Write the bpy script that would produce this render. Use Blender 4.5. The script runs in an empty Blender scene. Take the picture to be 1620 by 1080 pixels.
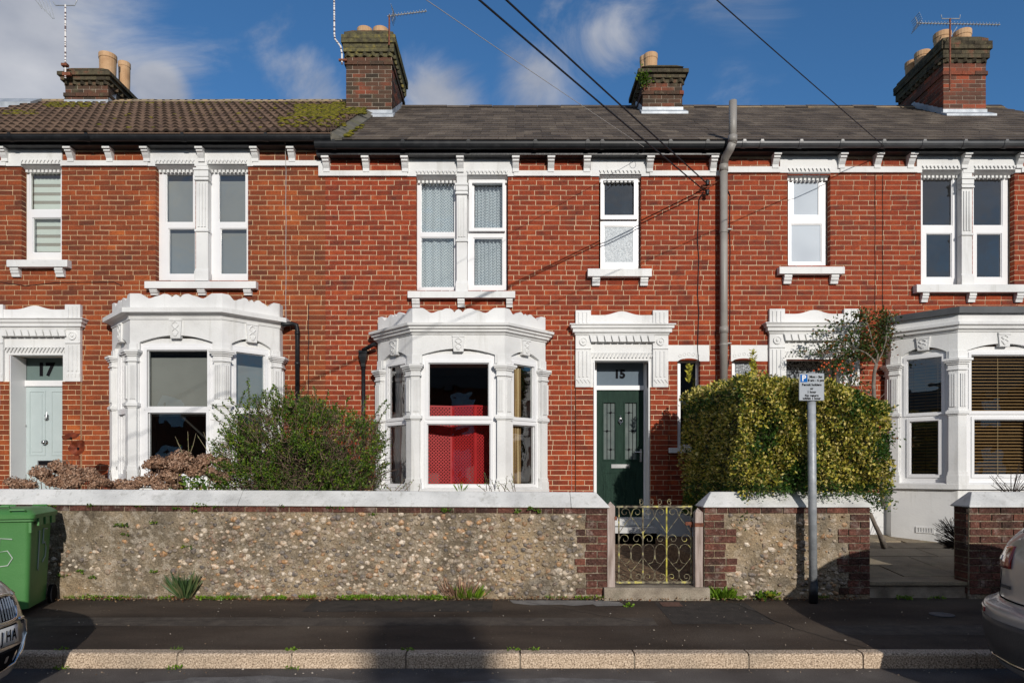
import bpy, math, random
import numpy as np
from mathutils import Matrix, Vector
random.seed(7); rs = np.random.RandomState(7)
sc = bpy.context.scene; COL = sc.collection
R = math.radians
# ------------------------------------------------------------------ camera, sky, sun
CY, CZ, F = -10.3, 1.36, 1080.0
cd = bpy.data.cameras.new('camera'); cam = bpy.data.objects.new('camera', cd); COL.objects.link(cam)
cam.location = (0, CY, CZ); cam.rotation_euler = (R(90), 0, 0)
cd.sensor_width = 36; cd.lens = 24; cd.shift_y = 205/1620; cd.clip_end = 2000; cd.clip_start = 0.05
sc.camera = cam
SUN_AZ, SUN_EL = 15.0, 19.2
to_sun = Vector((math.sin(R(SUN_AZ))*math.cos(R(SUN_EL)), -math.cos(R(SUN_AZ))*math.cos(R(SUN_EL)), math.sin(R(SUN_EL))))
sl = bpy.data.lights.new('sun', 'SUN'); so = bpy.data.objects.new('sun', sl); COL.objects.link(so)
sl.energy = 3.4; sl.angle = R(0.53); sl.color = (1.0, 0.945, 0.87)
so.rotation_euler = to_sun.to_track_quat('Z', 'Y').to_euler(); so.location = (10, -40, 12)
w = bpy.data.worlds.new('World'); sc.world = w; w.use_nodes = True
nt = w.node_tree; nd = nt.nodes; lk = nt.links; nd.clear()
def N(t, **k):
    n = nd.new(t)
    for a, b in k.items(): setattr(n, a, b)
    return n
sky = N('ShaderNodeTexSky', sky_type='NISHITA'); sky.sun_disc = False
sky.sun_elevation = R(SUN_EL); sky.sun_rotation = R(180 - SUN_AZ); sky.air_density = 1.0; sky.dust_density = 0.3; sky.ozone_density = 2.5
tc = N('ShaderNodeTexCoord')
tint = N('ShaderNodeMix', data_type='RGBA', blend_type='MULTIPLY'); tint.inputs[0].default_value = 1
tint.inputs[7].default_value = (0.50, 0.86, 1.13, 1)
lk.new(sky.outputs[0], tint.inputs[6])
mp = N('ShaderNodeMapping'); mp.inputs['Scale'].default_value = (1, 1, 1.9); mp.inputs['Location'].default_value = (3.1, .4, .2)
lk.new(tc.outputs['Generated'], mp.inputs[0])
n1 = N('ShaderNodeTexNoise'); n1.inputs['Scale'].default_value = 5.2; n1.inputs['Detail'].default_value = 9; n1.inputs['Roughness'].default_value = .60; n1.inputs['Distortion'].default_value = .7
lk.new(mp.outputs[0], n1.inputs[0])
acc = None
def cdir(px, py): return Vector(((px-810)/F, 1, (745-py)/F)).normalized()
CL = [((-60, 90), .36, .62), ((60, 40), .24, .42), ((170, 60), .14, .2), ((250, 145), .065, .62), ((495, 145), .10, .42), ((440, 60), .1, .14), ((690, 150), .09, .40), ((945, 60), .12, .36), ((870, 140), .10, .34), ((30, 150), .24, .42), ((1180, 0), .12, .16)]
for (p, rad, amt) in CL:                                   # a few banks of cloud at their own places in the sky
    dv = cdir(*p)
    vm = N('ShaderNodeVectorMath', operation='DISTANCE'); lk.new(tc.outputs['Generated'], vm.inputs[0]); vm.inputs[1].default_value = dv
    mr = N('ShaderNodeMapRange', interpolation_type='SMOOTHSTEP'); mr.inputs[1].default_value = rad; mr.inputs[2].default_value = 0; mr.inputs[3].default_value = 0; mr.inputs[4].default_value = amt
    lk.new(vm.outputs['Value'], mr.inputs[0])
    if acc is None: acc = mr.outputs[0]
    else:
        a = N('ShaderNodeMath', operation='MAXIMUM'); lk.new(acc, a.inputs[0]); lk.new(mr.outputs[0], a.inputs[1]); acc = a.outputs[0]
sep = N('ShaderNodeSeparateXYZ'); lk.new(tc.outputs['Generated'], sep.inputs[0])
south = N('ShaderNodeMapRange', interpolation_type='SMOOTHSTEP'); south.inputs[1].default_value = .3; south.inputs[2].default_value = -.6; south.inputs[3].default_value = 0; south.inputs[4].default_value = .42
lk.new(sep.outputs[1], south.inputs[0])
a2 = N('ShaderNodeMath', operation='MAXIMUM'); lk.new(acc, a2.inputs[0]); lk.new(south.outputs[0], a2.inputs[1])
ad = N('ShaderNodeMath', operation='ADD'); lk.new(n1.outputs['Fac'], ad.inputs[0]); lk.new(a2.outputs[0], ad.inputs[1])
cm = N('ShaderNodeMapRange', interpolation_type='SMOOTHSTEP'); cm.inputs[1].default_value = .62; cm.inputs[2].default_value = 1.02; cm.inputs[4].default_value = .88
lk.new(ad.outputs[0], cm.inputs[0])
n2 = N('ShaderNodeTexNoise'); n2.inputs['Scale'].default_value = 5; n2.inputs['Detail'].default_value = 6
lk.new(mp.outputs[0], n2.inputs[0])
cr = N('ShaderNodeValToRGB'); cr.color_ramp.elements[0].position = .35; cr.color_ramp.elements[0].color = (3.0, 3.25, 3.9, 1); cr.color_ramp.elements[1].position = .7; cr.color_ramp.elements[1].color = (6.6, 6.6, 6.8, 1)
lk.new(n2.outputs['Fac'], cr.inputs[0])
mx = N('ShaderNodeMix', data_type='RGBA'); lk.new(cm.outputs[0], mx.inputs[0]); lk.new(tint.outputs[2], mx.inputs[6]); lk.new(cr.outputs[0], mx.inputs[7])
bg = N('ShaderNodeBackground'); bg.inputs[1].default_value = 0.1; lk.new(mx.outputs[2], bg.inputs[0])
wo = N('ShaderNodeOutputWorld'); lk.new(bg.outputs[0], wo.inputs[0])
vs = sc.view_settings; vs.view_transform = 'Standard'; vs.look = 'None'; vs.exposure = 0; vs.gamma = 1; vs.use_curve_mapping = False

# ------------------------------------------------------------------ helpers
def X(px, y=0.0): return (px-810)/F*(y-CY)
def Z(py, y=0.0): return CZ-(py-745)/F*(y-CY)
WL = {}
def tag(o, label=None, cat=None, group=None, kind=None):
    if label: o['label'] = label
    if cat: o['category'] = cat
    if group: o['group'] = group
    if kind: o['kind'] = kind
    return o
def thing(name, label, cat, loc=(0, 0, 0), group=None):
    o = bpy.data.objects.new(name, None); COL.objects.link(o); o.location = loc; o.empty_display_size = .2
    WL[o.name] = Vector(loc); return tag(o, label, cat, group)
def link(name, me, mat, parent=None, loc=(0, 0, 0), rot=None, scl=None):
    """links a mesh at world location loc under parent"""
    o = bpy.data.objects.new(name, me); COL.objects.link(o)
    if mat is not None and len(me.materials) == 0: me.materials.append(mat)
    loc = Vector(loc); WL[o.name] = loc
    if parent is not None: o.parent = parent; o.location = loc-WL[parent.name]
    else: o.location = loc
    if rot: o.rotation_euler = rot
    if scl: o.scale = scl
    return o
class MB:
    def __init__(s, M=None): s.v = []; s.f = []; s.r = []; s.M = M; s.cr = 0.0
    def add(s, vs, fs, r=None):
        b = len(s.v)
        if s.M is not None: vs = [tuple(s.M @ Vector(p)) for p in vs]
        s.v += [tuple(p) for p in vs]; s.f += [tuple(b+i for i in f) for f in fs]
        s.r += [s.cr if r is None else r]*len(fs); return s
    def box(s, x0, x1, y0, y1, z0, z1, r=None):
        if x0 > x1: x0, x1 = x1, x0
        if y0 > y1: y0, y1 = y1, y0
        if z0 > z1: z0, z1 = z1, z0
        return s.add([(x0,y0,z0),(x1,y0,z0),(x1,y1,z0),(x0,y1,z0),(x0,y0,z1),(x1,y0,z1),(x1,y1,z1),(x0,y1,z1)],
              [(3,2,1,0),(4,5,6,7),(0,1,5,4),(1,2,6,5),(2,3,7,6),(3,0,4,7)], r)
    def prism(s, poly, a, b, ax='y', r=None):
        n = len(poly)
        def P(p, t): return (p[0], t, p[1]) if ax == 'y' else ((t, p[0], p[1]) if ax == 'x' else (p[0], p[1], t))
        vs = [P(p, a) for p in poly]+[P(p, b) for p in poly]
        fs = [tuple(range(n)), tuple(range(2*n-1, n-1, -1))]+[(i+n, (i+1) % n+n, (i+1) % n, i) for i in range(n)]
        return s.add(vs, fs, r)
    def tube(s, pts, rad, n=8, caps=True, r=None):
        pts = [Vector(p) for p in pts]; vs = []; fs = []
        up = None; K = len(pts)
        for i, p in enumerate(pts):
            t = (pts[min(i+1, K-1)]-pts[max(i-1, 0)]).normalized()
            if up is None:
                up = Vector((0, 0, 1)) if abs(t.z) < .9 else Vector((1, 0, 0))
            a = t.cross(up).normalized(); b = a.cross(t).normalized(); up = b
            rr = rad[i] if isinstance(rad, (list, tuple)) else rad
            for k in range(n):
                c = 2*math.pi*k/n; vs.append(p+a*math.cos(c)*rr+b*math.sin(c)*rr)
        for i in range(K-1):
            for k in range(n):
                fs.append((i*n+k, i*n+(k+1) % n, (i+1)*n+(k+1) % n, (i+1)*n+k))
        if caps: fs += [tuple(range(n-1, -1, -1)), tuple((K-1)*n+k for k in range(n))]
        return s.add([tuple(v) for v in vs], fs, r)
    def lathe(s, cx, cy, prof, n=16, r=None, ax='z'):
        vs = []; fs = []
        for (rr, z) in prof:
            for k in range(n):
                c = 2*math.pi*k/n
                if ax == 'z': vs.append((cx+rr*math.cos(c), cy+rr*math.sin(c), z))
                elif ax == 'y': vs.append((cx+rr*math.cos(c), z, cy+rr*math.sin(c)))
                else: vs.append((z, cx+rr*math.cos(c), cy+rr*math.sin(c)))
        K = len(prof)
        for i in range(K-1):
            for k in range(n): fs.append((i*n+k, i*n+(k+1) % n, (i+1)*n+(k+1) % n, (i+1)*n+k))
        fs += [tuple(range(n-1, -1, -1)), tuple((K-1)*n+k for k in range(n))]
        return s.add(vs, fs, r)
    def grid(s, outer, holes, y0, y1):
        """slab in the x,z plane with rectangular holes, only outer faces made"""
        x0, x1, z0, z1 = outer
        xs = sorted(set([x0, x1]+[min(max(h[i], x0), x1) for h in holes for i in (0, 1)]))
        zs = sorted(set([z0, z1]+[min(max(h[i], z0), z1) for h in holes for i in (2, 3)]))
        def solid(i, j):
            if i < 0 or j < 0 or i >= len(xs)-1 or j >= len(zs)-1: return False
            cx = (xs[i]+xs[i+1])/2; cz = (zs[j]+zs[j+1])/2
            return not any(h[0] < cx < h[1] and h[2] < cz < h[3] for h in holes)
        for i in range(len(xs)-1):
            for j in range(len(zs)-1):
                if not solid(i, j): continue
                a, b, c, d = xs[i], xs[i+1], zs[j], zs[j+1]
                v = [(a,y0,c),(b,y0,c),(b,y0,d),(a,y0,d),(a,y1,c),(b,y1,c),(b,y1,d),(a,y1,d)]
                fs = [(0,1,2,3),(7,6,5,4)]
                if not solid(i-1, j): fs.append((0,3,7,4))
                if not solid(i+1, j): fs.append((1,5,6,2))
                if not solid(i, j-1): fs.append((0,4,5,1))
                if not solid(i, j+1): fs.append((3,2,6,7))
                s.add(v, fs)
        return s
    def sweep(s, path, prof):
        """profile [(out,z)] swept along a plan path, mitred; out = to the right of travel"""
        P = [Vector((p[0], p[1])) for p in path]; K = len(P); ns = []
        for i in range(K-1):
            d = (P[i+1]-P[i]).normalized(); ns.append(Vector((d.y, -d.x)))
        m = []
        for i in range(K):
            if i == 0: m.append(ns[0])
            elif i == K-1: m.append(ns[-1])
            else:
                q = (ns[i-1]+ns[i]); m.append(q/(1+ns[i-1].dot(ns[i])))
        n = len(prof); vs = []
        for i in range(K):
            for (o, z) in prof: vs.append((P[i].x+m[i].x*o, P[i].y+m[i].y*o, z))
        fs = []
        for i in range(K-1):
            for k in range(n): fs.append((i*n+k, (i+1)*n+k, (i+1)*n+(k+1) % n, i*n+(k+1) % n))
        fs += [tuple(range(n)), tuple((K-1)*n+k for k in range(n-1, -1, -1))]
        return s.add(vs, fs)
    def mesh(s, name, smooth=False, c=None):
        me = bpy.data.meshes.new(name)
        a = np.array(s.v, dtype=float).reshape(-1, 3)
        if c is None: c = (a.min(0)+a.max(0))/2
        c = Vector(c); a = a-np.array(c)
        me.from_pydata(a.tolist(), [], s.f)
        if any(s.r):
            at = me.attributes.new('rnd', 'FLOAT', 'FACE'); at.data.foreach_set('value', np.array(s.r, dtype=np.float32))
        if smooth:
            me.polygons.foreach_set('use_smooth', [True]*len(me.polygons))
        me.update(); return me, c
    def build(s, name, mat, parent=None, smooth=False, bevel=0, fix=True):
        me, c = s.mesh(name, smooth)
        if fix:
            import bmesh
            bm = bmesh.new(); bm.from_mesh(me); bmesh.ops.recalc_face_normals(bm, faces=bm.faces); bm.to_mesh(me); bm.free()
        o = link(name, me, mat, parent, c)
        if bevel:
            m = o.modifiers.new('bevel', 'BEVEL'); m.width = bevel; m.segments = 2; m.limit_method = 'ANGLE'; m.angle_limit = R(35)
        return o
def smooth_by_angle(o, ang=35):
    me = o.data
    me.polygons.foreach_set('use_smooth', [True]*len(me.polygons))
    try: me.set_sharp_from_angle(angle=R(ang))
    except Exception: pass
# ------------------------------------------------------------------ materials
def mat(name, ramp, scale=6, rough=.6, bump=0, bscale=60, metallic=0, spec=.4, per=0.0, detail=5, fine=None, stain=None, coat=0, rpos=None, fineamt=.25, bdist=.01, lo=.3, hi=.7, stretch=None, moss=None, aniso=None):
    """ramp = list of rgb; per = share of the colour that varies from piece to piece"""
    m = bpy.data.materials.new(name); m.use_nodes = True; t = m.node_tree; n = t.nodes; l = t.links
    b = n['Principled BSDF']; b.inputs['Roughness'].default_value = rough; b.inputs['Metallic'].default_value = metallic
    b.inputs['Specular IOR Level'].default_value = spec
    if coat: b.inputs['Coat Weight'].default_value = coat; b.inputs['Coat Roughness'].default_value = .06
    g = n.new('ShaderNodeNewGeometry'); pos = g.outputs['Position']
    if stretch:
        q = n.new('ShaderNodeMapping'); q.inputs['Scale'].default_value = stretch; l.new(pos, q.inputs[0]); pos = q.outputs[0]
    no = n.new('ShaderNodeTexNoise'); no.inputs['Scale'].default_value = scale; no.inputs['Detail'].default_value = detail; l.new(pos, no.inputs[0])
    mr = n.new('ShaderNodeMapRange'); mr.inputs[1].default_value = lo; mr.inputs[2].default_value = hi; l.new(no.outputs['Fac'], mr.inputs[0]); f = mr.outputs[0]
    if per > 0:
        at = n.new('ShaderNodeAttribute'); at.attribute_name = 'rnd'
        oi = n.new('ShaderNodeObjectInfo')
        s1 = n.new('ShaderNodeMath'); s1.operation = 'ADD'; l.new(at.outputs['Fac'], s1.inputs[0]); l.new(oi.outputs['Random'], s1.inputs[1])
        fr = n.new('ShaderNodeMath'); fr.operation = 'FRACT'; l.new(s1.outputs[0], fr.inputs[0])
        mi = n.new('ShaderNodeMix'); mi.inputs[0].default_value = per; l.new(f, mi.inputs[2]); l.new(fr.outputs[0], mi.inputs[3]); f = mi.outputs[0]
    cr = n.new('ShaderNodeValToRGB'); e = cr.color_ramp.elements
    K = len(ramp)
    while len(e) < K: e.new(.5)
    for i, c in enumerate(ramp): e[i].position = (rpos[i] if rpos else (i/(K-1) if K > 1 else 0)); e[i].color = (*c, 1)
    if K == 1: e[1].color = (*ramp[0], 1)
    l.new(f, cr.inputs[0]); col = cr.outputs[0]
    def mixin(col, fac, c2, blend='MIX'):
        mm = n.new('ShaderNodeMix'); mm.data_type = 'RGBA'; mm.blend_type = blend
        if isinstance(fac, float): mm.inputs[0].default_value = fac
        else: l.new(fac, mm.inputs[0])
        l.new(col, mm.inputs[6])
        if isinstance(c2, tuple): mm.inputs[7].default_value = (*c2, 1)
        else: l.new(c2, mm.inputs[7])
        return mm.outputs[2]
    def mask(sc_, a, bb, mul=1.0, st=None):
        nn = n.new('ShaderNodeTexNoise'); nn.inputs['Scale'].default_value = sc_; nn.inputs['Detail'].default_value = 7; nn.inputs['Roughness'].default_value = .62
        src = g.outputs['Position']
        if st:
            q = n.new('ShaderNodeMapping'); q.inputs['Scale'].default_value = st; l.new(src, q.inputs[0]); src = q.outputs[0]
        l.new(src, nn.inputs[0])
        r_ = n.new('ShaderNodeMapRange'); r_.inputs[1].default_value = a; r_.inputs[2].default_value = bb; r_.inputs[4].default_value = mul
        l.new(nn.outputs['Fac'], r_.inputs[0]); return r_.outputs[0]
    for s_ in (stain or []):       # (scale, lo, hi, amount, colour[, stretch])
        col = mixin(col, mask(s_[0], s_[1], s_[2], s_[3], s_[5] if len(s_) > 5 else None), s_[4])
    if fine:
        nn = n.new('ShaderNodeTexNoise'); nn.inputs['Scale'].default_value = fine; nn.inputs['Detail'].default_value = 3; l.new(g.outputs['Position'], nn.inputs[0])
        r_ = n.new('ShaderNodeMapRange'); r_.inputs[1].default_value = .3; r_.inputs[2].default_value = .7; r_.inputs[3].default_value = 1-fineamt; r_.inputs[4].default_value = 1+fineamt; l.new(nn.outputs['Fac'], r_.inputs[0])
        vm = n.new('ShaderNodeVectorMath'); vm.operation = 'SCALE'; l.new(col, vm.inputs[0]); l.new(r_.outputs[0], vm.inputs['Scale']); col = vm.outputs[0]
    l.new(col, b.inputs['Base Color'])
    if bump:
        nb = n.new('ShaderNodeTexNoise'); nb.inputs['Scale'].default_value = bscale; nb.inputs['Detail'].default_value = 4; l.new(pos, nb.inputs[0])
        bp = n.new('ShaderNodeBump'); bp.inputs['Strength'].default_value = bump; bp.inputs['Distance'].default_value = bdist
        l.new(nb.outputs['Fac'], bp.inputs['Height']); l.new(bp.outputs[0], b.inputs['Normal'])
    return m
def glass(name, tint=(.9, .95, .95), refl=1.0, rough=0.0, wavy=.02):
    m = bpy.data.materials.new(name); m.use_nodes = True; t = m.node_tree; n = t.nodes; l = t.links; n.clear()
    o = n.new('ShaderNodeOutputMaterial'); mx = n.new('ShaderNodeMixShader'); tr = n.new('ShaderNodeBsdfTransparent'); gl = n.new('ShaderNodeBsdfGlossy')
    tr.inputs[0].default_value = (*tint, 1); gl.inputs[0].default_value = (1, 1, 1, 1); gl.inputs['Roughness'].default_value = rough
    fr = n.new('ShaderNodeFresnel'); fr.inputs[0].default_value = 1.5
    mu = n.new('ShaderNodeMath'); mu.operation = 'MULTIPLY'; mu.use_clamp = True; mu.inputs[1].default_value = refl*2.0; l.new(fr.outputs[0], mu.inputs[0])
    g = n.new('ShaderNodeNewGeometry'); nb = n.new('ShaderNodeTexNoise'); nb.inputs['Scale'].default_value = 2.2; l.new(g.outputs['Position'], nb.inputs[0])
    bp = n.new('ShaderNodeBump'); bp.inputs['Strength'].default_value = 1; bp.inputs['Distance'].default_value = wavy; l.new(nb.outputs['Fac'], bp.inputs['Height']); l.new(bp.outputs[0], gl.inputs['Normal'])
    l.new(mu.outputs[0], mx.inputs[0]); l.new(tr.outputs[0], mx.inputs[1]); l.new(gl.outputs[0], mx.inputs[2]); l.new(mx.outputs[0], o.inputs[0])
    return m
m_white = mat('white_paint', [(.62, .62, .61), (.72, .72, .71), (.78, .78, .76)], 1.7, .55, .25, 45, spec=.3, stain=[(2.5, .58, .75, .3, (.46, .45, .42)), (14, .62, .75, .3, (.35, .34, .31)), (1.0, .57, .72, .4, (.40, .39, .35), (7, 7, .7)), (40, .68, .74, .5, (.3, .28, .25))])
m_upvc = mat('white_plastic', [(.75, .75, .76), (.8, .8, .8)], 3, .3, spec=.5)
m_dirtywhite = mat('weathered_white_paint', [(.46, .46, .45), (.64, .64, .62), (.74, .73, .71)], 2.3, .7, .5, 40, stain=[(7, .54, .72, .6, (.36, .355, .33)), (1.2, .5, .72, .5, (.42, .41, .38)), (30, .62, .72, .6, (.2, .2, .17)), (2.2, .58, .70, .5, (.27, .26, .22), (5, 5, .8)), (60, .64, .7, .5, (.15, .15, .12))])
m_soft_grey = mat('grey_render', [(.50, .50, .49), (.58, .58, .57)], 1.4, .8, .3, 30, stain=[(2, .55, .7, .3, (.4, .39, .37))])
m_mortar15 = mat('cream_mortar', [(.57, .42, .27), (.77, .59, .39)], 8, .9, .4, 90, fine=120)
m_mortar17 = mat('buff_mortar', [(.54, .38, .22), (.74, .54, .33)], 8, .9, .4, 90, fine=120)
BRST = [(1.1, .52, .75, .30, (.15, .055, .035)), (11, .68, .78, .25, (.5, .34, .25)), (5, .64, .8, .5, (.09, .045, .035)), (1.0, .55, .72, .35, (.12, .045, .03), (5, 5, .45))]
m_brick15 = mat('red_brick', [(.095, .030, .022), (.20, .037, .018), (.255, .044, .018), (.305, .052, .020), (.40, .088, .028)], 7, .85, .5, 80, per=.62, fine=70, spec=.2, stain=BRST)
m_brick13 = mat('crimson_brick', [(.105, .033, .024), (.205, .038, .019), (.26, .046, .019), (.305, .055, .021), (.38, .085, .028)], 7, .85, .5, 80, per=.62, fine=70, spec=.2, stain=BRST)
m_brick17 = mat('brown_red_brick', [(.085, .032, .022), (.16, .042, .020), (.215, .050, .020), (.285, .064, .021), (.46, .12, .03)], 1.9, .85, .5, 80, per=.52, fine=70, spec=.2, stain=[(.9, .57, .74, .4, (.38, .09, .03)), (5, .64, .78, .4, (.09, .06, .05))])
m_brickwall = mat('old_garden_brick', [(.04, .028, .024), (.085, .042, .033), (.13, .056, .042), (.20, .078, .052)], 5, .95, .9, 50, per=.55, fine=45, fineamt=.4, spec=.1, bdist=.02, stain=[(7, .56, .68, .5, (.30, .25, .21)), (3, .58, .72, .5, (.06, .055, .035)), (22, .62, .72, .5, (.42, .37, .32))])
m_brickchim = mat('sooty_chimney_brick', [(.035, .028, .022), (.065, .045, .032), (.11, .055, .036), (.25, .065, .035)], 4, .9, .6, 70, per=.65, fine=60, spec=.2, stain=[(5, .56, .7, .6, (.10, .095, .05)), (9, .6, .7, .4, (.2, .18, .12))])
m_capbrick = mat('dark_lichened_cap_brick', [(.03, .026, .02), (.06, .05, .035), (.10, .085, .055), (.17, .07, .045)], 8, .9, .7, 60, per=.5, fine=60, spec=.1, stain=[(14, .58, .7, .5, (.2, .18, .08))])
m_brickred = mat('weathered_red_chimney_brick', [(.06, .04, .03), (.12, .055, .038), (.23, .065, .036), (.33, .08, .04)], 4, .9, .6, 70, per=.65, fine=60, spec=.2, stain=[(5, .58, .7, .5, (.10, .09, .06))])
m_mossbrick = mat('mossy_chimney_brick', [(.045, .04, .03), (.09, .08, .05), (.14, .125, .06), (.28, .21, .045)], 14, .95, .8, 60, per=.35, fine=60, spec=.1)
m_mortarold = mat('old_grey_mortar', [(.27, .23, .18), (.46, .40, .32)], 6, .95, .5, 60, fine=60)
m_flintmortar = mat('flint_wall_mortar', [(.10, .078, .054), (.20, .158, .105), (.33, .26, .18)], 4, .95, 1.0, 30, fine=60, bdist=.03, fineamt=.35, stain=[(14, .5, .62, .5, (.48, .42, .34)), (1.3, .5, .68, .5, (.12, .105, .085)), (1.1, .52, .66, .6, (.42, .30, .17))])
m_flint = mat('flint', [(.05, .048, .05), (.20, .165, .135), (.34, .265, .19), (.46, .37, .27), (.64, .55, .44), (.42, .23, .10), (.14, .12, .11), (.30, .235, .17), (.24, .12, .07)], 20, .55, .6, 60, per=.88, fine=45, spec=.4, fineamt=.45, stain=[(25, .56, .7, .55, (.5, .45, .38)), (1.3, .5, .68, .35, (.15, .13, .10))])
m_slate = mat('slate', [(.05, .040, .033), (.092, .073, .058), (.126, .100, .078), (.19, .155, .12)], 3, .75, .4, 50, per=.62, fine=50, spec=.25, stain=[(2.0, .55, .75, .5, (.045, .036, .035)), (9, .68, .75, .4, (.25, .2, .13))])
m_edge = mat('dark_tile_edge', [(.025, .017, .012), (.055, .036, .026)], 20, 1)  # darker colour for the downslope edge faces of the roof tiles
m_tile = mat('concrete_roof_tile', [(.085, .052, .036), (.16, .098, .062), (.22, .138, .088)], 3, .9, .5, 40, per=.45, fine=50, stain=[(6, .62, .72, .5, (.20, .16, .09))])
m_moss = mat('moss', [(.04, .045, .012), (.13, .12, .02), (.27, .22, .03)], 25, 1, .8, 60, per=.5, spec=.05)
m_lead = mat('lead_flashing', [(.30, .33, .36), (.5, .53, .56)], 6, .5, .3, 20, metallic=.2)
m_greylead = mat('dark_grey_roof_edge', [(.07, .075, .08), (.11, .115, .12)], 3, .55)
m_black = mat('black_plastic', [(.008, .009, .011), (.018, .019, .021)], 5, .42, spec=.3, stain=[(9, .58, .75, .25, (.09, .09, .09))])
m_fascia = mat('black_fascia', [(.01, .01, .012), (.035, .036, .038)], 6, .4, .2, 40, stain=[(12, .6, .7, .4, (.12, .12, .12))])
m_pipe = mat('grey_soil_pipe', [(.24, .22, .20), (.33, .31, .28)], 3, .45, .1, 30, stain=[(7, .58, .75, .4, (.15, .13, .11))])
m_pot = mat('terracotta_pot', [(.42, .24, .12), (.52, .32, .17), (.58, .38, .22)], 5, .8, .2, 30, stain=[(8, .55, .75, .4, (.2, .13, .08))])
m_dark = mat('dark_room', [(.14, .13, .12), (.20, .185, .17)], 1, .9)
m_floor = mat('room_floor', [(.10, .07, .05), (.16, .11, .08)], 2, .8)
m_glass = glass('window_glass', refl=1.7, wavy=.004); m_glassw = glass('old_window_glass', refl=1.3, wavy=.004)
m_blindgrey = mat('grey_blind', [(.235, .225, .21), (.285, .275, .255)], .8, .9, .15, 300, stain=[(1.1, .5, .7, .35, (.19, .18, .165))])
m_blindlight = mat('pale_blind', [(.62, .64, .58), (.70, .72, .66)], 1.2, .9)
m_blinddark = mat('taupe_blind', [(.30, .26, .21), (.36, .32, .26)], 1.2, .9)
m_wood = mat('blind_wood', [(.30, .17, .07), (.42, .25, .11)], 12, .5, per=.3)
m_red = mat('red_lattice', [(.50, .022, .026), (.58, .035, .038)], 4, .5)
m_curt = mat('gold_curtain', [(.12, .06, .025), (.50, .30, .13), (.75, .55, .30)], 1, .8, lo=.4, hi=.58, stretch=(75, 75, .2), detail=1)
m_brcurt = mat('brown_curtain', [(.08, .045, .025), (.22, .12, .06)], 1, .9, stretch=(40, 40, .4), detail=1)
m_greend = mat('green_door_paint', [(.010, .027, .019), (.018, .043, .030)], 6, .6, .2, 90, spec=.12, fine=80, stretch=(6, 6, 1))
m_mint = mat('pale_mint_door_paint', [(.42, .49, .49), (.46, .53, .53)], 4, .5, .1)
m_satin = mat('frosted_grey_glass', [(.13, .165, .20), (.15, .19, .225)], .8, .8, spec=.12)
m_satin2 = mat('frosted_green_grey_glass', [(.12, .17, .16), (.15, .20, .19)], .8, .8, spec=.12)
m_doorglass = mat('leaded_door_glass', [(.10, .125, .12), (.15, .175, .165)], 8, .8, spec=.12)
m_ink = mat('black_lettering', [(.01, .01, .012)], 5, .95, spec=.03)
m_steel = mat('steel', [(.45, .46, .47), (.6, .6, .6)], 8, .25, metallic=1)
m_galv = mat('galvanised_steel', [(.30, .32, .34), (.46, .48, .50)], 14, .5, .2, 40, metallic=.25)
m_frosted = mat('frosted_glass', [(.36, .40, .43), (.66, .70, .72)], 60, .35, .8, 90, detail=2, fine=150, fineamt=.3)
m_frost13 = mat('pale_blue_frosted_glass', [(.34, .39, .45), (.50, .56, .62)], 1.1, .5, spec=.4, detail=2)
m_wirew = mat('pale_cable', [(.4, .38, .35)], 3, .6); m_wireb = mat('black_cable', [(.012, .012, .013)], 3, .6)
m_rust = mat('rusty_metal', [(.10, .03, .015), (.19, .06, .03), (.26, .10, .05)], 30, .7, .4, 80, metallic=.2)
m_gatey = mat('bright_yellow_gate_paint', [(.10, .08, .04), (.5, .45, .08), (.68, .60, .08)], 22, .7, .3, 80)
m_gate = mat('flaking_yellow_gate_paint', [(.05, .035, .025), (.15, .125, .08), (.26, .235, .15), (.52, .46, .12)], 22, .7, .4, 80, lo=.36, hi=.68)
m_gatepost = mat('silvered_timber', [(.24, .18, .15), (.40, .32, .28), (.5, .42, .38)], 3, .85, .5, 40, stretch=(14, 14, 1.2))
m_asph = mat('old_pavement_tarmac', [(.040, .028, .020), (.070, .050, .036), (.105, .078, .056)], 1.3, .92, .9, 150, fine=230, fineamt=.6, spec=.25, stain=[(.6, .5, .7, .5, (.12, .098, .078)), (1.7, .55, .68, .5, (.045, .034, .027)), (45, .66, .7, .6, (.27, .23, .18)), (110, .62, .68, .5, (.16, .13, .10)), (.35, .52, .60, .35, (.035, .026, .02))], stretch=(.5, 1.6, 1))
m_road = mat('road_tarmac', [(.075, .063, .055), (.12, .104, .092), (.17, .15, .132)], 2, .9, 1.0, 140, fine=200, fineamt=.6, spec=.25, stain=[(30, .66, .7, .5, (.24, .22, .2))])
m_kerb = mat('exposed_aggregate_kerb', [(.16, .115, .08), (.50, .38, .27), (.78, .63, .48)], 85, .9, 1.0, 55, detail=2, spec=.2, stain=[(1.1, .5, .7, .5, (.22, .19, .15))])
m_conc = mat('old_concrete', [(.16, .13, .10), (.28, .235, .18), (.38, .33, .26)], 5, .95, .8, 60, fine=120, stain=[(3, .55, .7, .5, (.10, .10, .06))])
m_patch = mat('pale_concrete_patch', [(.15, .14, .13), (.24, .225, .21)], 6, .95, .7, 60, fine=130)
m_soil = mat('leafy_soil', [(.05, .033, .02), (.16, .10, .055), (.27, .18, .10)], 22, 1, 1, 60, fine=70)
m_slab = mat('path_slab', [(.16, .13, .09), (.27, .22, .15), (.36, .30, .21)], 4, .95, .7, 60, per=.4, fine=90, stain=[(4, .56, .7, .5, (.10, .11, .04))])

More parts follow.
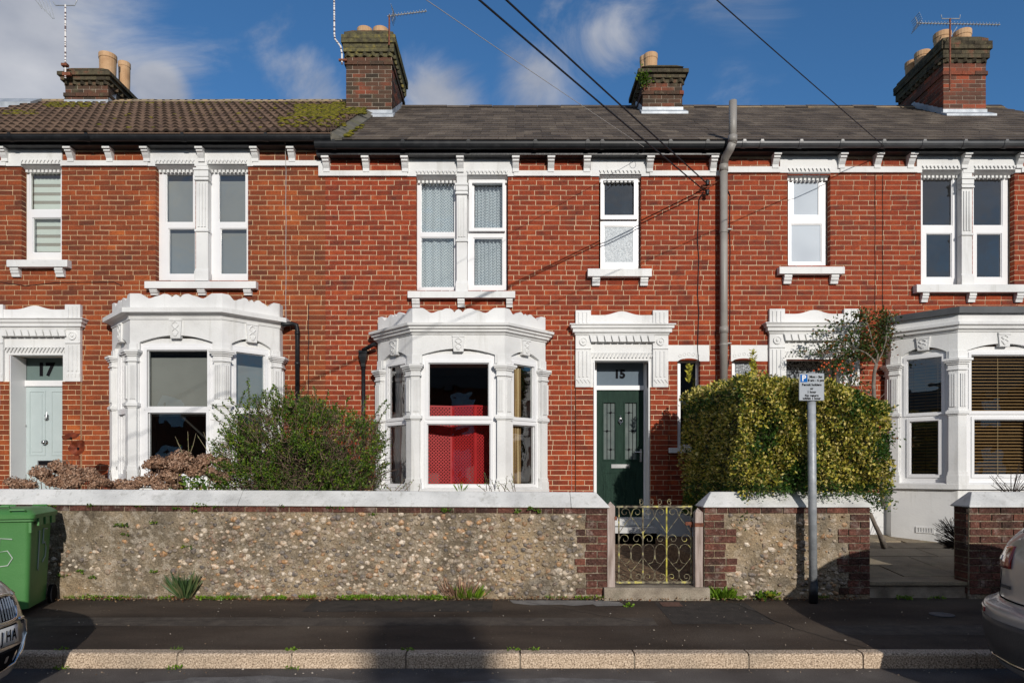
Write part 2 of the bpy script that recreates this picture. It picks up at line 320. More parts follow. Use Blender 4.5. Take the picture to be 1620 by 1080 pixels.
# ------------------------------------------------------------------ bricks
BP, BH = .2385, .0753
def courses(region, holes, z_base=.02, pitch=BP, ch=BH, jit=.003, mort=.0098, seed=1):
    rr = random.Random(seed); x0, x1, z0, z1 = region; out = []
    k = int(math.floor((z0-z_base)/ch))
    while z_base+k*ch < z1-.002:
        za = z_base+k*ch; zb = za+ch
        a, b = max(za, z0), min(zb, z1)
        if b-a > .02:
            spans = [(x0, x1)]
            for h in holes:
                if h[2] < (a+b)/2 < h[3]:
                    ns = []
                    for s in spans:
                        if h[1] <= s[0] or h[0] >= s[1]: ns.append(s)
                        else:
                            if h[0]-s[0] > .01: ns.append((s[0], h[0]))
                            if s[1]-h[1] > .01: ns.append((h[1], s[1]))
                    spans = ns
            off = (k % 2)*pitch/2+rr.uniform(-.02, .02)+math.sin(k*1.7)*.012
            for s in spans:
                x = math.floor((s[0]-off)/pitch)*pitch+off; c = s[0]-(mort/2-.0005 if s[0] == x0 else 0)
                while c < s[1]-.012:
                    x += pitch*(1 if rr.random() > .04 else rr.choice((.5, 1.5)))
                    e = min(x, s[1])
                    if s[1]-e < .05: e = s[1]
                    if e >= s[1] and s[1] == x1: e = s[1]+mort/2-.0005
                    if e-c > .03:
                        out.append((c+mort/2, e-mort/2, a+mort/2+rr.uniform(-jit/2, jit/2), b-mort/2+rr.uniform(-jit/2, jit/2), rr.random()))
                        c = e
        k += 1
    return out
_u = MB(); _u.add([(-.5,-.5,-.5),(.5,-.5,-.5),(.5,.5,-.5),(-.5,.5,-.5),(-.5,-.5,.5),(.5,-.5,.5),(.5,.5,.5),(-.5,.5,.5)], [(3,2,1,0),(4,5,6,7),(0,1,5,4),(1,2,6,5),(3,0,4,7),(2,3,7,6)])
def unit_mesh(name, m):
    me, _ = _u.mesh(name, c=(0, 0, 0)); me.materials.append(m); return me
def lay_bricks(bl, yf, parent, m, n_single=0, name='brick', depth=.03, proud=.006, region=None):
    """n_single bricks nearest the camera as objects, the rest joined"""
    def key(b): return (((b[0]+b[1])/2)**2+((b[2]+b[3])/2-CZ)**2) + (50 if (b[1]-b[0]) < .15 else 0)
    def inview(b):
        cx = (b[0]+b[1])/2; px = 810+F*cx/(yf-CY); return 4 < px < 1616 and b[3] > .9
    cand = sorted([b for b in bl if inview(b)], key=key)[:n_single]; ids = set(id(b) for b in cand)
    me = unit_mesh('brick', m)
    for b in cand:
        p = proud+(b[4]-.5)*.004
        link(name, me, None, parent, ((b[0]+b[1])/2, yf-p+depth/2, (b[2]+b[3])/2), rot=(0, (b[4]-.5)*.008, 0), scl=(b[1]-b[0], depth, b[3]-b[2]))
    mb = MB()
    for b in bl:
        if id(b) in ids: continue
        p = proud+(b[4]-.5)*.004
        x0, x1, z0, z1 = b[:4]; y0, y1 = yf-p, yf-p+depth; j = (b[4]-.5)*.003
        mb.add([(x0,y0,z0-j),(x1,y0,z0+j),(x1,y1,z0+j),(x0,y1,z0-j),(x0,y0,z1-j),(x1,y0,z1+j),(x1,y1,z1+j),(x0,y1,z1-j)],
              [(3,2,1,0),(4,5,6,7),(0,1,5,4),(1,2,6,5),(3,0,4,7)], .001+b[4]*.998)
    if mb.v:
        o = mb.build('brickwork', m, parent, fix=False); tag(o, kind='stuff')
# ------------------------------------------------------------------ text
def text_mesh(body, size, ext=.001, offset=0.0, space=1.0):
    cu = bpy.data.curves.new('t', 'FONT'); cu.body = body; cu.size = size; cu.extrude = ext; cu.offset = offset; cu.align_x = 'CENTER'; cu.align_y = 'CENTER'; cu.space_character = space; cu.resolution_u = 3
    ob = bpy.data.objects.new('t', cu); COL.objects.link(ob); dg = bpy.context.evaluated_depsgraph_get()
    me = bpy.data.meshes.new_from_object(ob.evaluated_get(dg)); bpy.data.objects.remove(ob); bpy.data.curves.remove(cu); return me
def text(name, body, size, m, parent, loc, rotz=0, ext=.001, offset=0.0, space=1.0, scl=None):
    me = text_mesh(body, size, ext, offset, space); me.materials.clear(); me.materials.append(m)
    return link(name, me, None, parent, loc, rot=(R(90), 0, rotz), scl=scl)
# ------------------------------------------------------------------ the three houses
XA, XB, XC, XD = X(-170), X(515), X(1139), X(1830)
h17 = thing('terraced_house', 'brown-red brick house with the pale mint front door numbered 17', 'house', (-6, 0, .3), 'terraced houses along the street')
h15 = thing('terraced_house', 'red brick house in the middle with the dark green front door numbered 15', 'house', (0, 0, .3), 'terraced houses along the street')
h13 = thing('terraced_house', 'red brick house behind the variegated hedge with a grey-edged flat bay roof', 'house', (6, 0, .3), 'terraced houses along the street')

def bracket(house, px, ztop, zbot, w=.095):
    x = X(px, -.1); t = ztop; h = ztop-zbot
    p = [(0.05, t), (-.14, t), (-.14, t-.16*h), (-.125, t-.2*h), (-.125, t-.34*h), (-.10, t-.40*h), (-.085, t-.55*h), (-.055, t-.75*h), (-.055, zbot), (0.05, zbot)]
    mb = MB(); mb.prism(p, x-w/2, x+w/2, 'x')
    mb.box(x-w/2-.008, x+w/2+.008, -.155, 0, t-.035, t-.006)
    return mb.build('eaves_bracket', m_white, house)
def zigzag(mb, x0, x1, z, y=-.05, n=11, h=.042):
    p = (x1-x0)/n
    for i in range(n):
        a = x0+i*p
        mb.prism([(a+.1*p, z+h*.5), (a+.9*p, z+h*.5), (a+.5*p, z-h*.5)], y, y+.03)
def frieze(house, pxa, pxb, ztop, zs0, zs1, ops, zhead):
    """white lintel panel under the eaves with a zigzag edge over each opening"""
    mb = MB(); xa, xb = X(pxa), X(pxb)
    mb.grid((xa, xb, zs0, ztop), [(o[0], o[1], zs0-.01, zhead) for o in ops], -.03, .1)
    for o in ops:
        zigzag(mb, o[0]-.01, o[1]+.01, zhead+.045)
        mb.prism([(-.03, zhead), (-.03, zhead+.012), (.1, zhead-.03), (.1, zhead-.055)], o[0], o[1], 'x')
        for k in range(10):
            q = o[0]+(o[1]-o[0])*(k+.5)/10; mb.box(q-.018, q+.018, .055, .097, zhead-.075, zhead-.04)
    return mb.build('lintel_panel', m_white, house)
def string_course(house, xa, xb, z0, z1):
    return MB().box(xa, xb, -.045, .05, z0, z1).build('string_course', m_white, house)
def sill(house, pxa, pxb, zt, zb, corb, zc):
    mb = MB(); xa, xb = X(pxa, -.1), X(pxb, -.1)
    mb.prism([(-.11, zb), (-.11, zt-.02), (-.10, zt-.008), (.12, zt+.005), (.12, zb)], xa, xb, 'x')
    o = mb.build('window_sill', m_white, house)
    for (a, b) in corb:
        q = MB(); u, v = X(a, -.05), X(b, -.05); h = zb-zc
        q.prism([(0.02, zb), (-.085, zb), (-.085, zb-.32*h), (-.072, zb-.38*h), (-.072, zb-.55*h), (-.05, zb-.75*h), (-.045, zc), (0.02, zc)], u, v, 'x')
        q.build('sill_corbel', m_white, o)
    return o
def win(parent, outer, panes, y=.10, M=None, name='window', mf=None, mg=None, th=.05, extra=None, glass_y=None):
    mb = MB(M); mb.grid(outer, panes, y, y+th)
    for p in panes:     # glazing bead
        a, b, c, d = p; t = .012
        mb.grid((a, b, c, d), [(a+t, b-t, c+t, d-t)], y+.012, y+th)
    if extra: extra(mb)
    f = mb.build(name, mf or m_upvc, parent)
    gy = glass_y if glass_y is not None else y+.025
    for i, p in enumerate(panes):
        g = mg[i] if isinstance(mg, list) else (mg or m_glass)
        q = MB(M); a, b, c, d = p; q.add([(a, gy, c), (b, gy, c), (b, gy, d), (a, gy, d)], [(0, 1, 2, 3)])
        q.build('pane', g, f, fix=False)
    return f
def pr(a, b, t, bt, y=.1): return (X(a, y), X(b, y), Z(bt, y), Z(t, y))      # rectangle given left, right, top, bottom
def mullion_pilaster(house, pxa, pxb, zb, zt, zcap0, zcap1, zring, zbase):
    xa, xb = X(pxa, -.03), X(pxb, -.03); c = (xa+xb)/2; hw = (xb-xa)/2; mb = MB()
    mb.box(c-hw*.86, c+hw*.86, -.02, .15, zb, zt)
    def blk(s, d, a, b): mb.box(c-hw*s, c+hw*s, -d, .06, a, b)
    blk(1.12, .06, zcap1-.03, zcap1); blk(1.0, .045, zcap0+.05, zcap1-.03); blk(.95, .03, zcap0+.02, zcap0+.05); blk(1.05, .05, zcap0-.005, zcap0+.02)
    blk(1.0, .04, zring-.02, zring+.01); blk(1.02, .045, zb, zbase-.03)
    mb.prism([(.0, zbase-.03), (-.045, zbase-.03), (-.022, zbase+.01), (.0, zbase+.01)], c-hw*.97, c+hw*.97, 'x')
    for k in (-1, 0, 1):
        mb.box(c+k*hw*.45-.013, c+k*hw*.45+.013, -.034, 0, zring+.05, zcap0-.05)
    mb.box(c-hw*.8, c+hw*.8, -.024, 0, zcap1, zt)
    return mb.build('mullion_pilaster', m_white, house)

# upper openings: (left px, right px, top py, bottom py) at the wall face
U17s = (35, 97.5, 262, 411); U17a = (247, 309, 262, 445); U17b = (329, 392, 262, 445)
U15a = (659, 722, 279, 461); U15b = (739, 803, 279, 461); U15s = (948, 1014, 278, 425)
U13s = (1246, 1313, 275, 422); U13a = (1457, 1522, 271, 451); U13b = (1539, 1604, 271, 451)
def opn(u): return (X(u[0]), X(u[1]), Z(u[3]), Z(u[2]))
BAY15, BAY17, BAY13 = -.748, -4.70, 6.88
D15, D17, D13 = X(983), X(60)-.02, X(1286)
def bay_hole(cx, zt): return (cx-1.12, cx+1.12, .95, zt)
holes17 = [opn(U17s), opn(U17a), opn(U17b), bay_hole(BAY17, 3.15), (D17-.37, D17+.44, .2, 3.11)]
holes15 = [opn(U15a), opn(U15b), opn(U15s), bay_hole(BAY15, 2.95), (D15-.42, D15+.42, .2, 3.03), (X(1072), X(1107), Z(708), Z(569))]
holes13 = [opn(U13s), opn(U13a), opn(U13b), bay_hole(BAY13, 3.0), (D13-.42, D13+.42, .2, 3.05), (X(1158), X(1196), Z(708), Z(569))]
def hol(hs, e=.006): return [(h[0]-e, h[1]+e, h[2]-e, h[3]+e) for h in hs]
bayskip = lambda cx, zt: (cx-1.2, cx+1.2, -1, zt)
def house_wall(house, xa, xb, zt, holes, mm, mbk, seed, skips, zb=.42):
    wl = MB().grid((xa, xb, -.3, zt), hol(holes), 0, .25).build('wall', mm, house)
    bl = courses((xa, xb, zb, zt-.03), holes+skips, seed=seed)
    lay_bricks(bl, 0, wl, mbk, 300, depth=.1)
    return wl
w17 = house_wall(h17, XA, XB, 6.2, holes17, m_mortar17, m_brick17, 3, [bayskip(BAY17, 3.45)])
w15 = house_wall(h15, XB, XC, 6.1, holes15, m_mortar15, m_brick15, 5, [bayskip(BAY15, 3.2)], zb=.80)
w13 = house_wall(h13, XC, XD, 6.1, holes13, m_mortar15, m_brick13, 9, [bayskip(BAY13, 3.3)], zb=1.02)
# rooms inside
for (h, a, b) in ((h17, XA+.01, XB-.01), (h15, XB+.01, XC-.01), (h13, XC+.01, XD-.01)):
    mb = MB(); mb.box(a, b, 3.6, 3.7, 0, 6.0); mb.box(a, a+.08, .26, 3.6, 0, 6); mb.box(b-.08, b, .26, 3.6, 0, 6)
    mb.box(a, b, .26, 3.6, 5.95, 6.03); mb.box(a, b, .26, 3.6, 3.3, 3.5)
    xm = (a+b)/2+(1.3 if h is h15 else (.4 if h is h17 else -1.2)); 
    mb.box(xm-.05, xm+.05, .5, 3.6, .4, 3.3); mb.box(xm+.3, xm+.4, .5, 3.6, 3.5, 5.95)
    mb.build('room_walls', m_dark, h)
    MB().box(a, b, .26, 3.6, .25, .4).build('room_floor', m_floor, h)
# painted plinths
MB().box(X(868), X(940), -.012, .05, .1, .805).build('plinth', m_white, h15)
MB().box(X(1027), XC-.002, -.012, .05, .1, .805).build('plinth', m_soft_grey, h15)
MB().box(XC+.001, BAY13-1.2, -.012, .05, .1, 1.03).build('plinth', m_white, h13)

# ---- house 17 upper storey
zf17 = Z(230.5, -.15); st17 = (Z(264), Z(256))
for px in (3, 108, 170, 229, 316, 402, 460): bracket(h17, px, zf17, Z(255.5, -.05))
frieze(h17, 12, 100, zf17+.02, st17[0], 0, [opn(U17s)], Z(262))
frieze(h17, 236, 402, zf17+.02, st17[0], 0, [opn(U17a), opn(U17b)], Z(262))
for a, b in ((-170, 12), (100, 236), (402, 505)): string_course(h17, X(a), X(b), st17[0], st17[1])
win(h17, (X(35), X(100, .1), Z(411, .1), Z(266, .1)), [pr(47, 96.5, 272, 332), pr(51, 96.5, 344, 400)])
for (l, r_, a, b, c, d) in ((249, 311, 262, 306, 266, 309), (331, 395, 345, 389, 348, 391)):
    win(h17, (X(l, .1), X(r_, .1), Z(445, .1), Z(266, .1)), [pr(a, b, 274.5, 352), pr(c, d, 361, 434)])
sill(h17, 11, 107, Z(410, -.1), Z(422, -.1), ((18, 31), (88, 101)), Z(439))
sill(h17, 229, 405, Z(444, -.1), Z(456, -.1), ((238, 250), (313, 325), (386, 398)), Z(468))
mullion_pilaster(h17, 308, 330, Z(445), st17[1]+.05, Z(286), Z(268), Z(365), Z(427))
# ---- house 15 upper storey
zf15 = Z(245.5, -.15); st15 = (Z(280), Z(272))
for px in (515, 578, 640, 728, 816, 872, 929, 1029, 1130): bracket(h15, px, zf15, Z(272, -.05))
frieze(h15, 645, 813, zf15+.02, st15[0], 0, [opn(U15a), opn(U15b)], Z(279))
frieze(h15, 934, 1027, zf15+.02, st15[0], 0, [opn(U15s)], Z(278))
for a, b in ((512, 645), (813, 934), (1027, 1139)): string_course(h15, X(a), X(b), st15[0], st15[1])
MB().box(X(505), X(512), -.045, .05, st15[0], st17[1]).build('string_course', m_white, h15)
win(h15, (X(660, .1), X(724, .1), Z(461, .1), Z(282, .1)), [pr(665.5, 719.5, 287, 368), pr(665.5, 719.5, 375, 455)])
win(h15, (X(740, .1), X(802, .1), Z(461, .1), Z(282, .1)), [pr(749, 795.5, 290, 362), pr(749, 795.5, 376, 452)],
    extra=lambda mb: mb.grid((X(742, .06), X(799, .06), Z(366, .06), Z(285, .06)), [(X(747, .06), X(795, .06), Z(361, .06), Z(290, .06))], .045, .1))
win(h15, (X(950, .1), X(1011, .1), Z(425, .1), Z(280, .1)), [pr(955, 1004, 287, 342), pr(955, 1003, 357, 416)], mg=[m_glass, m_frosted],
    extra=lambda mb: mb.grid((X(950, .06), X(1009, .06), Z(347, .06), Z(281, .06)), [(X(954, .06), X(1003, .06), Z(341, .06), Z(286, .06))], .045, .1))
sill(h15, 645, 815, Z(459.5, -.1), Z(471, -.1), ((652, 664), (724, 735), (801, 811)), Z(487))
sill(h15, 930, 1031, Z(424, -.1), Z(437, -.1), ((937, 949), (1013, 1025)), Z(453))
mullion_pilaster(h15, 721, 740, Z(462), st15[1]+.04, Z(308), Z(292), Z(381), Z(446))
# ---- house 13 upper storey
zf13 = Z(240, -.15); st13 = (Z(274.5), Z(265.5))
for px in (1229, 1334, 1391, 1444, 1530, 1617): bracket(h13, px, zf13, Z(266, -.05))
frieze(h13, 1233, 1327, zf13+.02, st13[0], 0, [opn(U13s)], Z(275))
frieze(h13, 1449, 1613, zf13+.02, st13[0], 0, [opn(U13a), opn(U13b)], Z(271))
for a, b in ((1139, 1233), (1327, 1449), (1613, 1830)): string_course(h13, X(a)+.002, X(b), st13[0], st13[1])
win(h13, (X(1247, .1), X(1307, .1), Z(422, .1), Z(277, .1)), [pr(1255, 1296, 287, 341), pr(1251, 1300, 354, 415)], mg=[m_frost13, m_frost13])
for (l, r_, a, b, c, d) in ((1457, 1513, 1459, 1507, 1465, 1506), (1538, 1595, 1540, 1586, 1545, 1585)):
    win(h13, (X(l, .1), X(r_, .1), Z(451, .1), Z(275, .1)), [pr(a, b, 282, 357), pr(c, d, 369, 439)])
sill(h13, 1233, 1336, Z(421, -.1), Z(433, -.1), ((1240, 1252), (1314, 1326)), Z(450))
sill(h13, 1450, 1640, Z(449, -.1), Z(462, -.1), ((1458, 1468), (1532, 1543), (1607, 1618)), Z(479))
mullion_pilaster(h13, 1521, 1540, Z(452), st13[1]+.05, Z(298), Z(282), Z(371), Z(435))

# ------------------------------------------------------------------ bays
def zb_(py): return CZ-(py-745)/113.1
def ease(a, b, t): t = max(0, min(1, t)); return a+(b-a)*(.5-.5*math.cos(math.pi*t))
def wavy(L, z0, zlo, zhi, n=44):
    """scalloped parapet outline, symmetrical about the middle"""
    key = [(0, 1), (.10, 1), (.21, .12), (.30, .55), (.37, .92), (.42, .85), (.455, .25), (.475, .62), (.5, .8)]
    def h(t):
        t = min(t, 1-t)
        for i in range(len(key)-1):
            if key[i][0] <= t <= key[i+1][0]: return ease(key[i][1], key[i+1][1], (t-key[i][0])/(key[i+1][0]-key[i][0]))
        return .8
    return [(0, z0), (L, z0)]+[(L*(1-i/n), zlo+(zhi-zlo)*h(1-i/n)) for i in range(n+1)]
def face_matrix(p0, p1):
    d = Vector((p1[0]-p0[0], p1[1]-p0[1])); L = d.length; d.normalize()
    # local x along the face, local -y outwards
    M = Matrix(((d.x, -d.y, 0, p0[0]), (d.y, d.x, 0, p0[1]), (0, 0, 1, 0), (0, 0, 0, 1)))
    return M, L
def bay(house, cx, S, mwhite, flat=False, chunky=False, plinthmat=None):
    zp, zv, c1, c0, pk, sp, ft, k1, k0, rg, bs, si, gr = S
    hf, hb, dy0, dy1 = .645, 1.245, -.15, -.75
    path = [(cx-hb, .1), (cx-hb, dy0), (cx-hf, dy1), (cx+hf, dy1), (cx+hb, dy0), (cx+hb, .1)]
    faces = [(path[1], path[2]), (path[2], path[3]), (path[3], path[4])]
    # wall above the windows, arch cut in each face; plinth and returns
    mb = MB()
    for i, (a, b) in enumerate(faces):
        M, L = face_matrix(a, b); mb.M = M
        m0 = .135; u0, u1 = m0, L-m0; n = 12
        poly = [(0, c0+.05), (0, ft-.1), (u0, ft-.1), (u0, sp)]
        for k in range(1, n): t = k/n; poly.append((u0+(u1-u0)*t, sp+(pk-sp)*(1-(2*t-1)**2)))
        poly += [(u1, sp), (u1, ft-.1), (L, ft-.1), (L, c0+.05)]
        mb.prism(poly, 0, .12, 'y')
        mb.box(u0, u1, .055, .12, ft-.02, sp+.06)       # recessed tympanum
        mb.box(0, u0-.02, .02, .12, si, ft-.1); mb.box(u1+.02, L, .02, .12, si, ft-.1)
    mb.M = None
    mb.box(path[1][0], path[1][0]+.12, dy0, .1, si, c0+.05); mb.box(path[4][0]-.12, path[4][0], dy0, .1, si, c0+.05)
    root = mb.build('bay_window', mwhite, house)
    pl = MB(); pl.sweep(path, [(0.0, gr-.3), (0.0, si-.0), (-.14, si), (-.14, gr-.3)])
    pl.build('bay_plinth', plinthmat or mwhite, root)
    sl_ = MB(); sl_.sweep(path, [(-.14, si-.05), (.055, si-.05), (.055, si+.02), (.03, si+.035), (-.14, si+.05)]); sl_.build('bay_sill', mwhite, root)
    # cornice
    co = MB(); H = c1-c0
    if chunky: prof = [(-.12, c0-.02), (.012, c0-.02), (.02, c0+.02), (.06, c0+.05), (.115, c0+.06), (.115, c1), (.0, c1+.015), (-.12, c1+.015)]
    else: prof = [(-.12, c0), (.015, c0), (.022, c0+.16*H), (.055, c0+.22*H), (.06, c0+.42*H), (.09, c0+.5*H), (.09, c0+.66*H), (.125, c0+.76*H), (.13, c1), (.0, c1+.012), (-.12, c1+.012)]
    if flat: prof = [(-.12, c0), (.012, c0), (.02, c0+.2*H), (.06, c0+.3*H), (.065, c0+.55*H), (.10, c0+.68*H), (.10, c1), (.04, c1+.01), (.04, c1+.12), (-.12, c1+.12)]
    co.sweep(path, prof); co.build('bay_cornice', mwhite, root)
    if flat:
        rf = MB(); rf.sweep(path, [(-.05, c1+.115), (.10, c1+.115), (.11, c1+.2), (-.05, c1+.2)])
        rf.prism([(p[0], p[1]) for p in path], c1+.12, c1+.19, 'z'); rf.build('bay_roof_edge', m_greylead, root)
    else:
        pa = MB()
        for i, (a, b) in enumerate(faces):
            M, L = face_matrix(a, b); pa.M = M
            pa.prism(wavy(L, c1-.03, zv, zp), .0, .09, 'y')
        pa.M = None; pa.box(path[1][0], path[1][0]+.09, dy0, .0, c1-.03, zp); pa.box(path[4][0]-.09, path[4][0], dy0, .0, c1-.03, zp)
        pa.build('bay_parapet', mwhite, root)
        MB().prism([(p[0], p[1]) for p in [(cx-hb+.1, .0), (cx-hb+.1, dy0), (cx-hf, dy1+.1), (cx+hf, dy1+.1), (cx+hb-.1, dy0), (cx+hb-.1, 0)]], c1-.1, c1-.02, 'z').build('bay_roof', m_greylead, root)
    # corner columns
    def column(P, da, db, w=.105, k=(1, 1)):
        P = Vector(P[:2]); da = Vector(da).normalized(); db = Vector(db).normalized()
        na = Vector((-da.y, da.x)); nb = Vector((db.y, -db.x))       # outward of the face arriving / leaving
        cm_ = MB()
        def ring(pr_, w_, z0, z1):
            mit = (na+nb)/(1+na.dot(nb))
            q = [P+da*w_*k[0]-na*.1, P+da*w_*k[0]+na*pr_, P+mit*pr_, P+db*w_*k[1]+nb*pr_, P+db*w_*k[1]-nb*.1, P-mit*.12]
            cm_.prism([tuple(v) for v in q], z0, z1, 'z')
        ring(.03, w, si+.0, k0); ring(.05, w+.02, si+.02, bs-.05); ring(.04, w+.01, bs-.05, bs)
        ring(.042, w+.012, rg-.03, rg-.01); ring(.06, w+.03, rg-.01, rg+.03); ring(.045, w+.015, rg+.03, rg+.045)
        d = k1-k0
        ring(.05, w+.02, k0, k0+.12*d); ring(.036, w+.008, k0+.12*d, k0+.5*d); ring(.055, w+.02, k0+.5*d, k0+.66*d); ring(.075, w+.04, k0+.66*d, k0+.8*d); ring(.09, w+.055, k0+.8*d, k1)
        ring(.012, w, k1, ft+.02)
        for (dd, nn, kk) in ((da, na, k[0]), (db, nb, k[1])):
            L = w*kk
            if L < .05: continue
            for t in (.26, .52, .78):
                c = P+dd*L*t; h = dd*.010
                q = [c-h+nn*.02, c-h+nn*.045, c+h+nn*.045, c+h+nn*.02]
                cm_.prism([tuple(v) for v in q], rg+.09, k0-.05, 'z')
        return cm_.build('corner_column', mwhite, root)
    v = lambda a, b: (b[0]-a[0], b[1]-a[1])
    for i in (1, 2, 3, 4):
        column(path[i], v(path[i], path[i-1]), v(path[i], path[i+1]), k=(1, 1))
    # keystones
    for (a, b) in faces:
        M, L = face_matrix(a, b); ks = MB(M); c = L/2; zt = c0-.01; zk = pk-.045
        ks.prism([(c-.09, zt), (c+.09, zt), (c+.068, zk), (c-.068, zk)], -.022, .06, 'y')
        ks.grid((c-.085, c+.085, zt-.03, zt-.012), [], -.03, 0)
        ks.tube([(c+.045*math.sin(t*.9), -.026, zk+.04+(zt-zk-.08)*t/7) for t in range(8)], .009, 5)
        ks.tube([(c-.045*math.sin(t*.9), -.026, zk+.04+(zt-zk-.08)*t/7) for t in range(8)], .009, 5)
        ks.lathe(c, zk+.05, [(.028, -.02), (.028, -.034), (.012, -.036)], 8, ax='y')
        ks.build('keystone', mwhite, root)
    return root, faces
S15 = [zb_(v) for v in (487, 496, 513, 529, 551, 561, 563, 577, 595, 661, 757, 777, 870)]
S17 = [zb_(v) for v in (464, 473, 489, 503, 530, 541, 546, 554, 572, 641, 737, 764, 870)]
S13 = [zb_(v) for v in (497, 497, 510, 525, 543, 554, 556, 567, 585, 653, 746, 768, 857)]
b15, f15 = bay(h15, BAY15, S15, m_white)
b17, f17 = bay(h17, BAY17, S17, m_white, chunky=True)
b13, f13 = bay(h13, BAY13, S13, m_white, flat=True, plinthmat=m_white)
def bay_windows(root, faces, S, zm, style):
    si, ft, sp = S[11], S[6], S[5]
    for i, (a, b) in enumerate(faces):
        M, L = face_matrix(a, b); u0, u1 = .09, L-.09; z0, z1 = si+.03, ft+.03
        fr = .09 if i != 1 else .10; rail = .035
        if style == 'casement': panes = [(u0+fr+.03, u1-fr-.03, zm+.055, z1-fr-.02), (u0+fr+.01, u1-fr-.01, z0+.06, zm-.045)]
        elif style == 'sash': panes = [(u0+fr+.03, u1-fr-.03, zm+.04, z1-.09), (u0+fr+.045, u1-fr-.045, z0+.09, zm-.035)]
        else: panes = [(u0+fr+.02, u1-fr-.02, zm+.04, z1-.07), (u0+fr+.06, u1-fr-.06, z0+.12, zm-.07)]
        ex_ = lambda mb, panes=panes: [mb.grid((p[0]-.038, p[1]+.038, p[2]-.038, p[3]+.038), [p], .026, .06) for p in panes]
        win(root, (u0, u1, z0, z1), panes, y=.04, M=M, name='window_frame', th=.06, extra=ex_, mg=m_glassw if (style == 'casement' and i == 1) else None)
bay_windows(b15, f15, S15, zb_(665), 'casement')
bay_windows(b17, f17, S17, zb_(648), 'sash')
bay_windows(b13, f13, S13, zb_(655), 'upvc')
M_, L_ = face_matrix(*f13[0])
q = MB(M_); q.grid((.33, .57, zb_(848)+.02, zb_(838)+.02), [(.35+k*.033, .37+k*.033, zb_(848)+.035, zb_(838)+.005) for k in range(6)], -.012, .01); q.build('air_brick', m_white, b13)
q = MB(); q.box(X(1387), X(1397), -.03, 0, Z(800), Z(784)); [q.box(X(1387), X(1397), -.045, -.03, Z(799-3*k), Z(798-3*k)) for k in range(5)]; q.build('wall_vent', m_upvc, h13)

# ------------------------------------------------------------------ door surrounds and doors
def surround(house, cx, dz, w=.69, mw=m_white):
    z = lambda py: Z(py, -.06)+dz
    parts = MB()
    # lintel band between the pilasters
    parts.box(cx-w+.2, cx+w-.2, -.02, .12, z(558), z(542))
    parts.prism([(.1, z(530)), (-.09, z(530)), (-.03, z(542)), (.1, z(542))], cx-w+.2, cx+w-.2, 'x')
    for k in range(9):
        p_ = (2*w-.4)/9; a = cx-w+.2+k*p_
        parts.prism([(a+.004, z(531.5)), (a+p_-.016, z(531.5)), (a+p_+.006, z(541)), (a+.026, z(541))], -.10, -.03)
    for k in range(18):
        a = cx-w+.2+k*(2*w-.4)/18
        parts.tube([(a, -.025, z(565)), (a+.045, -.035, z(557.5))], .012, 6)
    parts.box(cx-w+.2, cx+w-.2, -.012, .16, z(569.5), z(557))
    for s in (-1, 1): parts.box(cx+s*(w-.2), cx+s*.405, -.012, .10, z(612), z(569.5))
    root = parts.build('door_surround', mw, house)
    for s in (-1, 1):
        c = cx+s*(w-.11); hw = .115; p = MB()
        p.box(c-hw, c+hw, -.06, .02, z(612), z(529)); p.box(c-hw+.0, c+hw-.0, -.075, -.06, z(552), z(550.5))
        p.box(c-hw, c+hw, -.06, .05, z(515), z(490.5))
        for k in (-1, 0, 1):
            p.box(c+k*.062-.012, c+k*.062+.012, -.072, -.06, z(596), z(555)); p.box(c+k*.062-.012, c+k*.062+.012, -.072, -.06, z(511), z(494))
        p.lathe(c, z(540), [(.062, -.05), (.062, -.078), (.046, -.080), (.042, -.068), (.026, -.068), (.022, -.085), (.008, -.088)], 14, ax='y')
        for k in range(4):
            a = c-hw+.01+k*.055; p.prism([(a, z(600)), (a+.05, z(600)), (a+.045, z(606))], -.07, -.06)
        p.build('door_pilaster', mw, root)
    cn = MB(); cn.sweep([(cx-w, .05), (cx-w, -.06), (cx+w, -.06), (cx+w, .05)], [(-.05, z(530)), (.01, z(530)), (.025, z(526.5)), (.05, z(526)), (.05, z(521)), (.075, z(520)), (.08, z(516)), (.10, z(515)), (.10, z(513.5)), (0, z(512.5)), (-.05, z(512.5))])
    cn.build('door_cornice', mw, root)
    L = 2*w-.44; n = 40; poly = [(cx-L/2, z(513)), (cx+L/2, z(513))]
    for i in range(n+1):
        t = 1-i/n; hgt = 499+ -8*math.exp(-((t-.5)/.19)**2)+(-1.0*math.cos(t*2*math.pi))
        poly.append((cx-L/2+L*t, z(hgt)))
    MB().prism(poly, -.045, .03, 'y').build('door_pediment', mw, root)
    return root
surround(h15, D15, 0); surround(h17, D17, .085); surround(h13, D13, .02, w=.67)
def pier(house, xa, xb, z0, z1, m, mm, seed):
    p = MB().box(xa, xb, -.045, .002, z0, z1).build('brick_pier', mm, house)
    lay_bricks(courses((xa, xb, z0, z1), [], seed=seed), -.045, p, m, 40, depth=.045)
zpt = Z(612, -.06)
pier(h15, D15-.69, D15-.43, .8, zpt, m_brick15, m_mortar15, 21); pier(h15, D15+.43, D15+.69, .8, zpt, m_brick15, m_mortar15, 22)
pier(h17, D17+.42, D17+.69, .6, zpt+.085, m_brick17, m_mortar17, 23); pier(h17, D17-.69, D17-.38, .6, zpt+.085, m_brick17, m_mortar17, 24)
pier(h13, D13+.43, D13+.67, 1.03, zpt+.02, m_brick13, m_mortar15, 25); pier(h13, D13-.67, D13-.43, 1.03, zpt+.02, m_brick13, m_mortar15, 26)
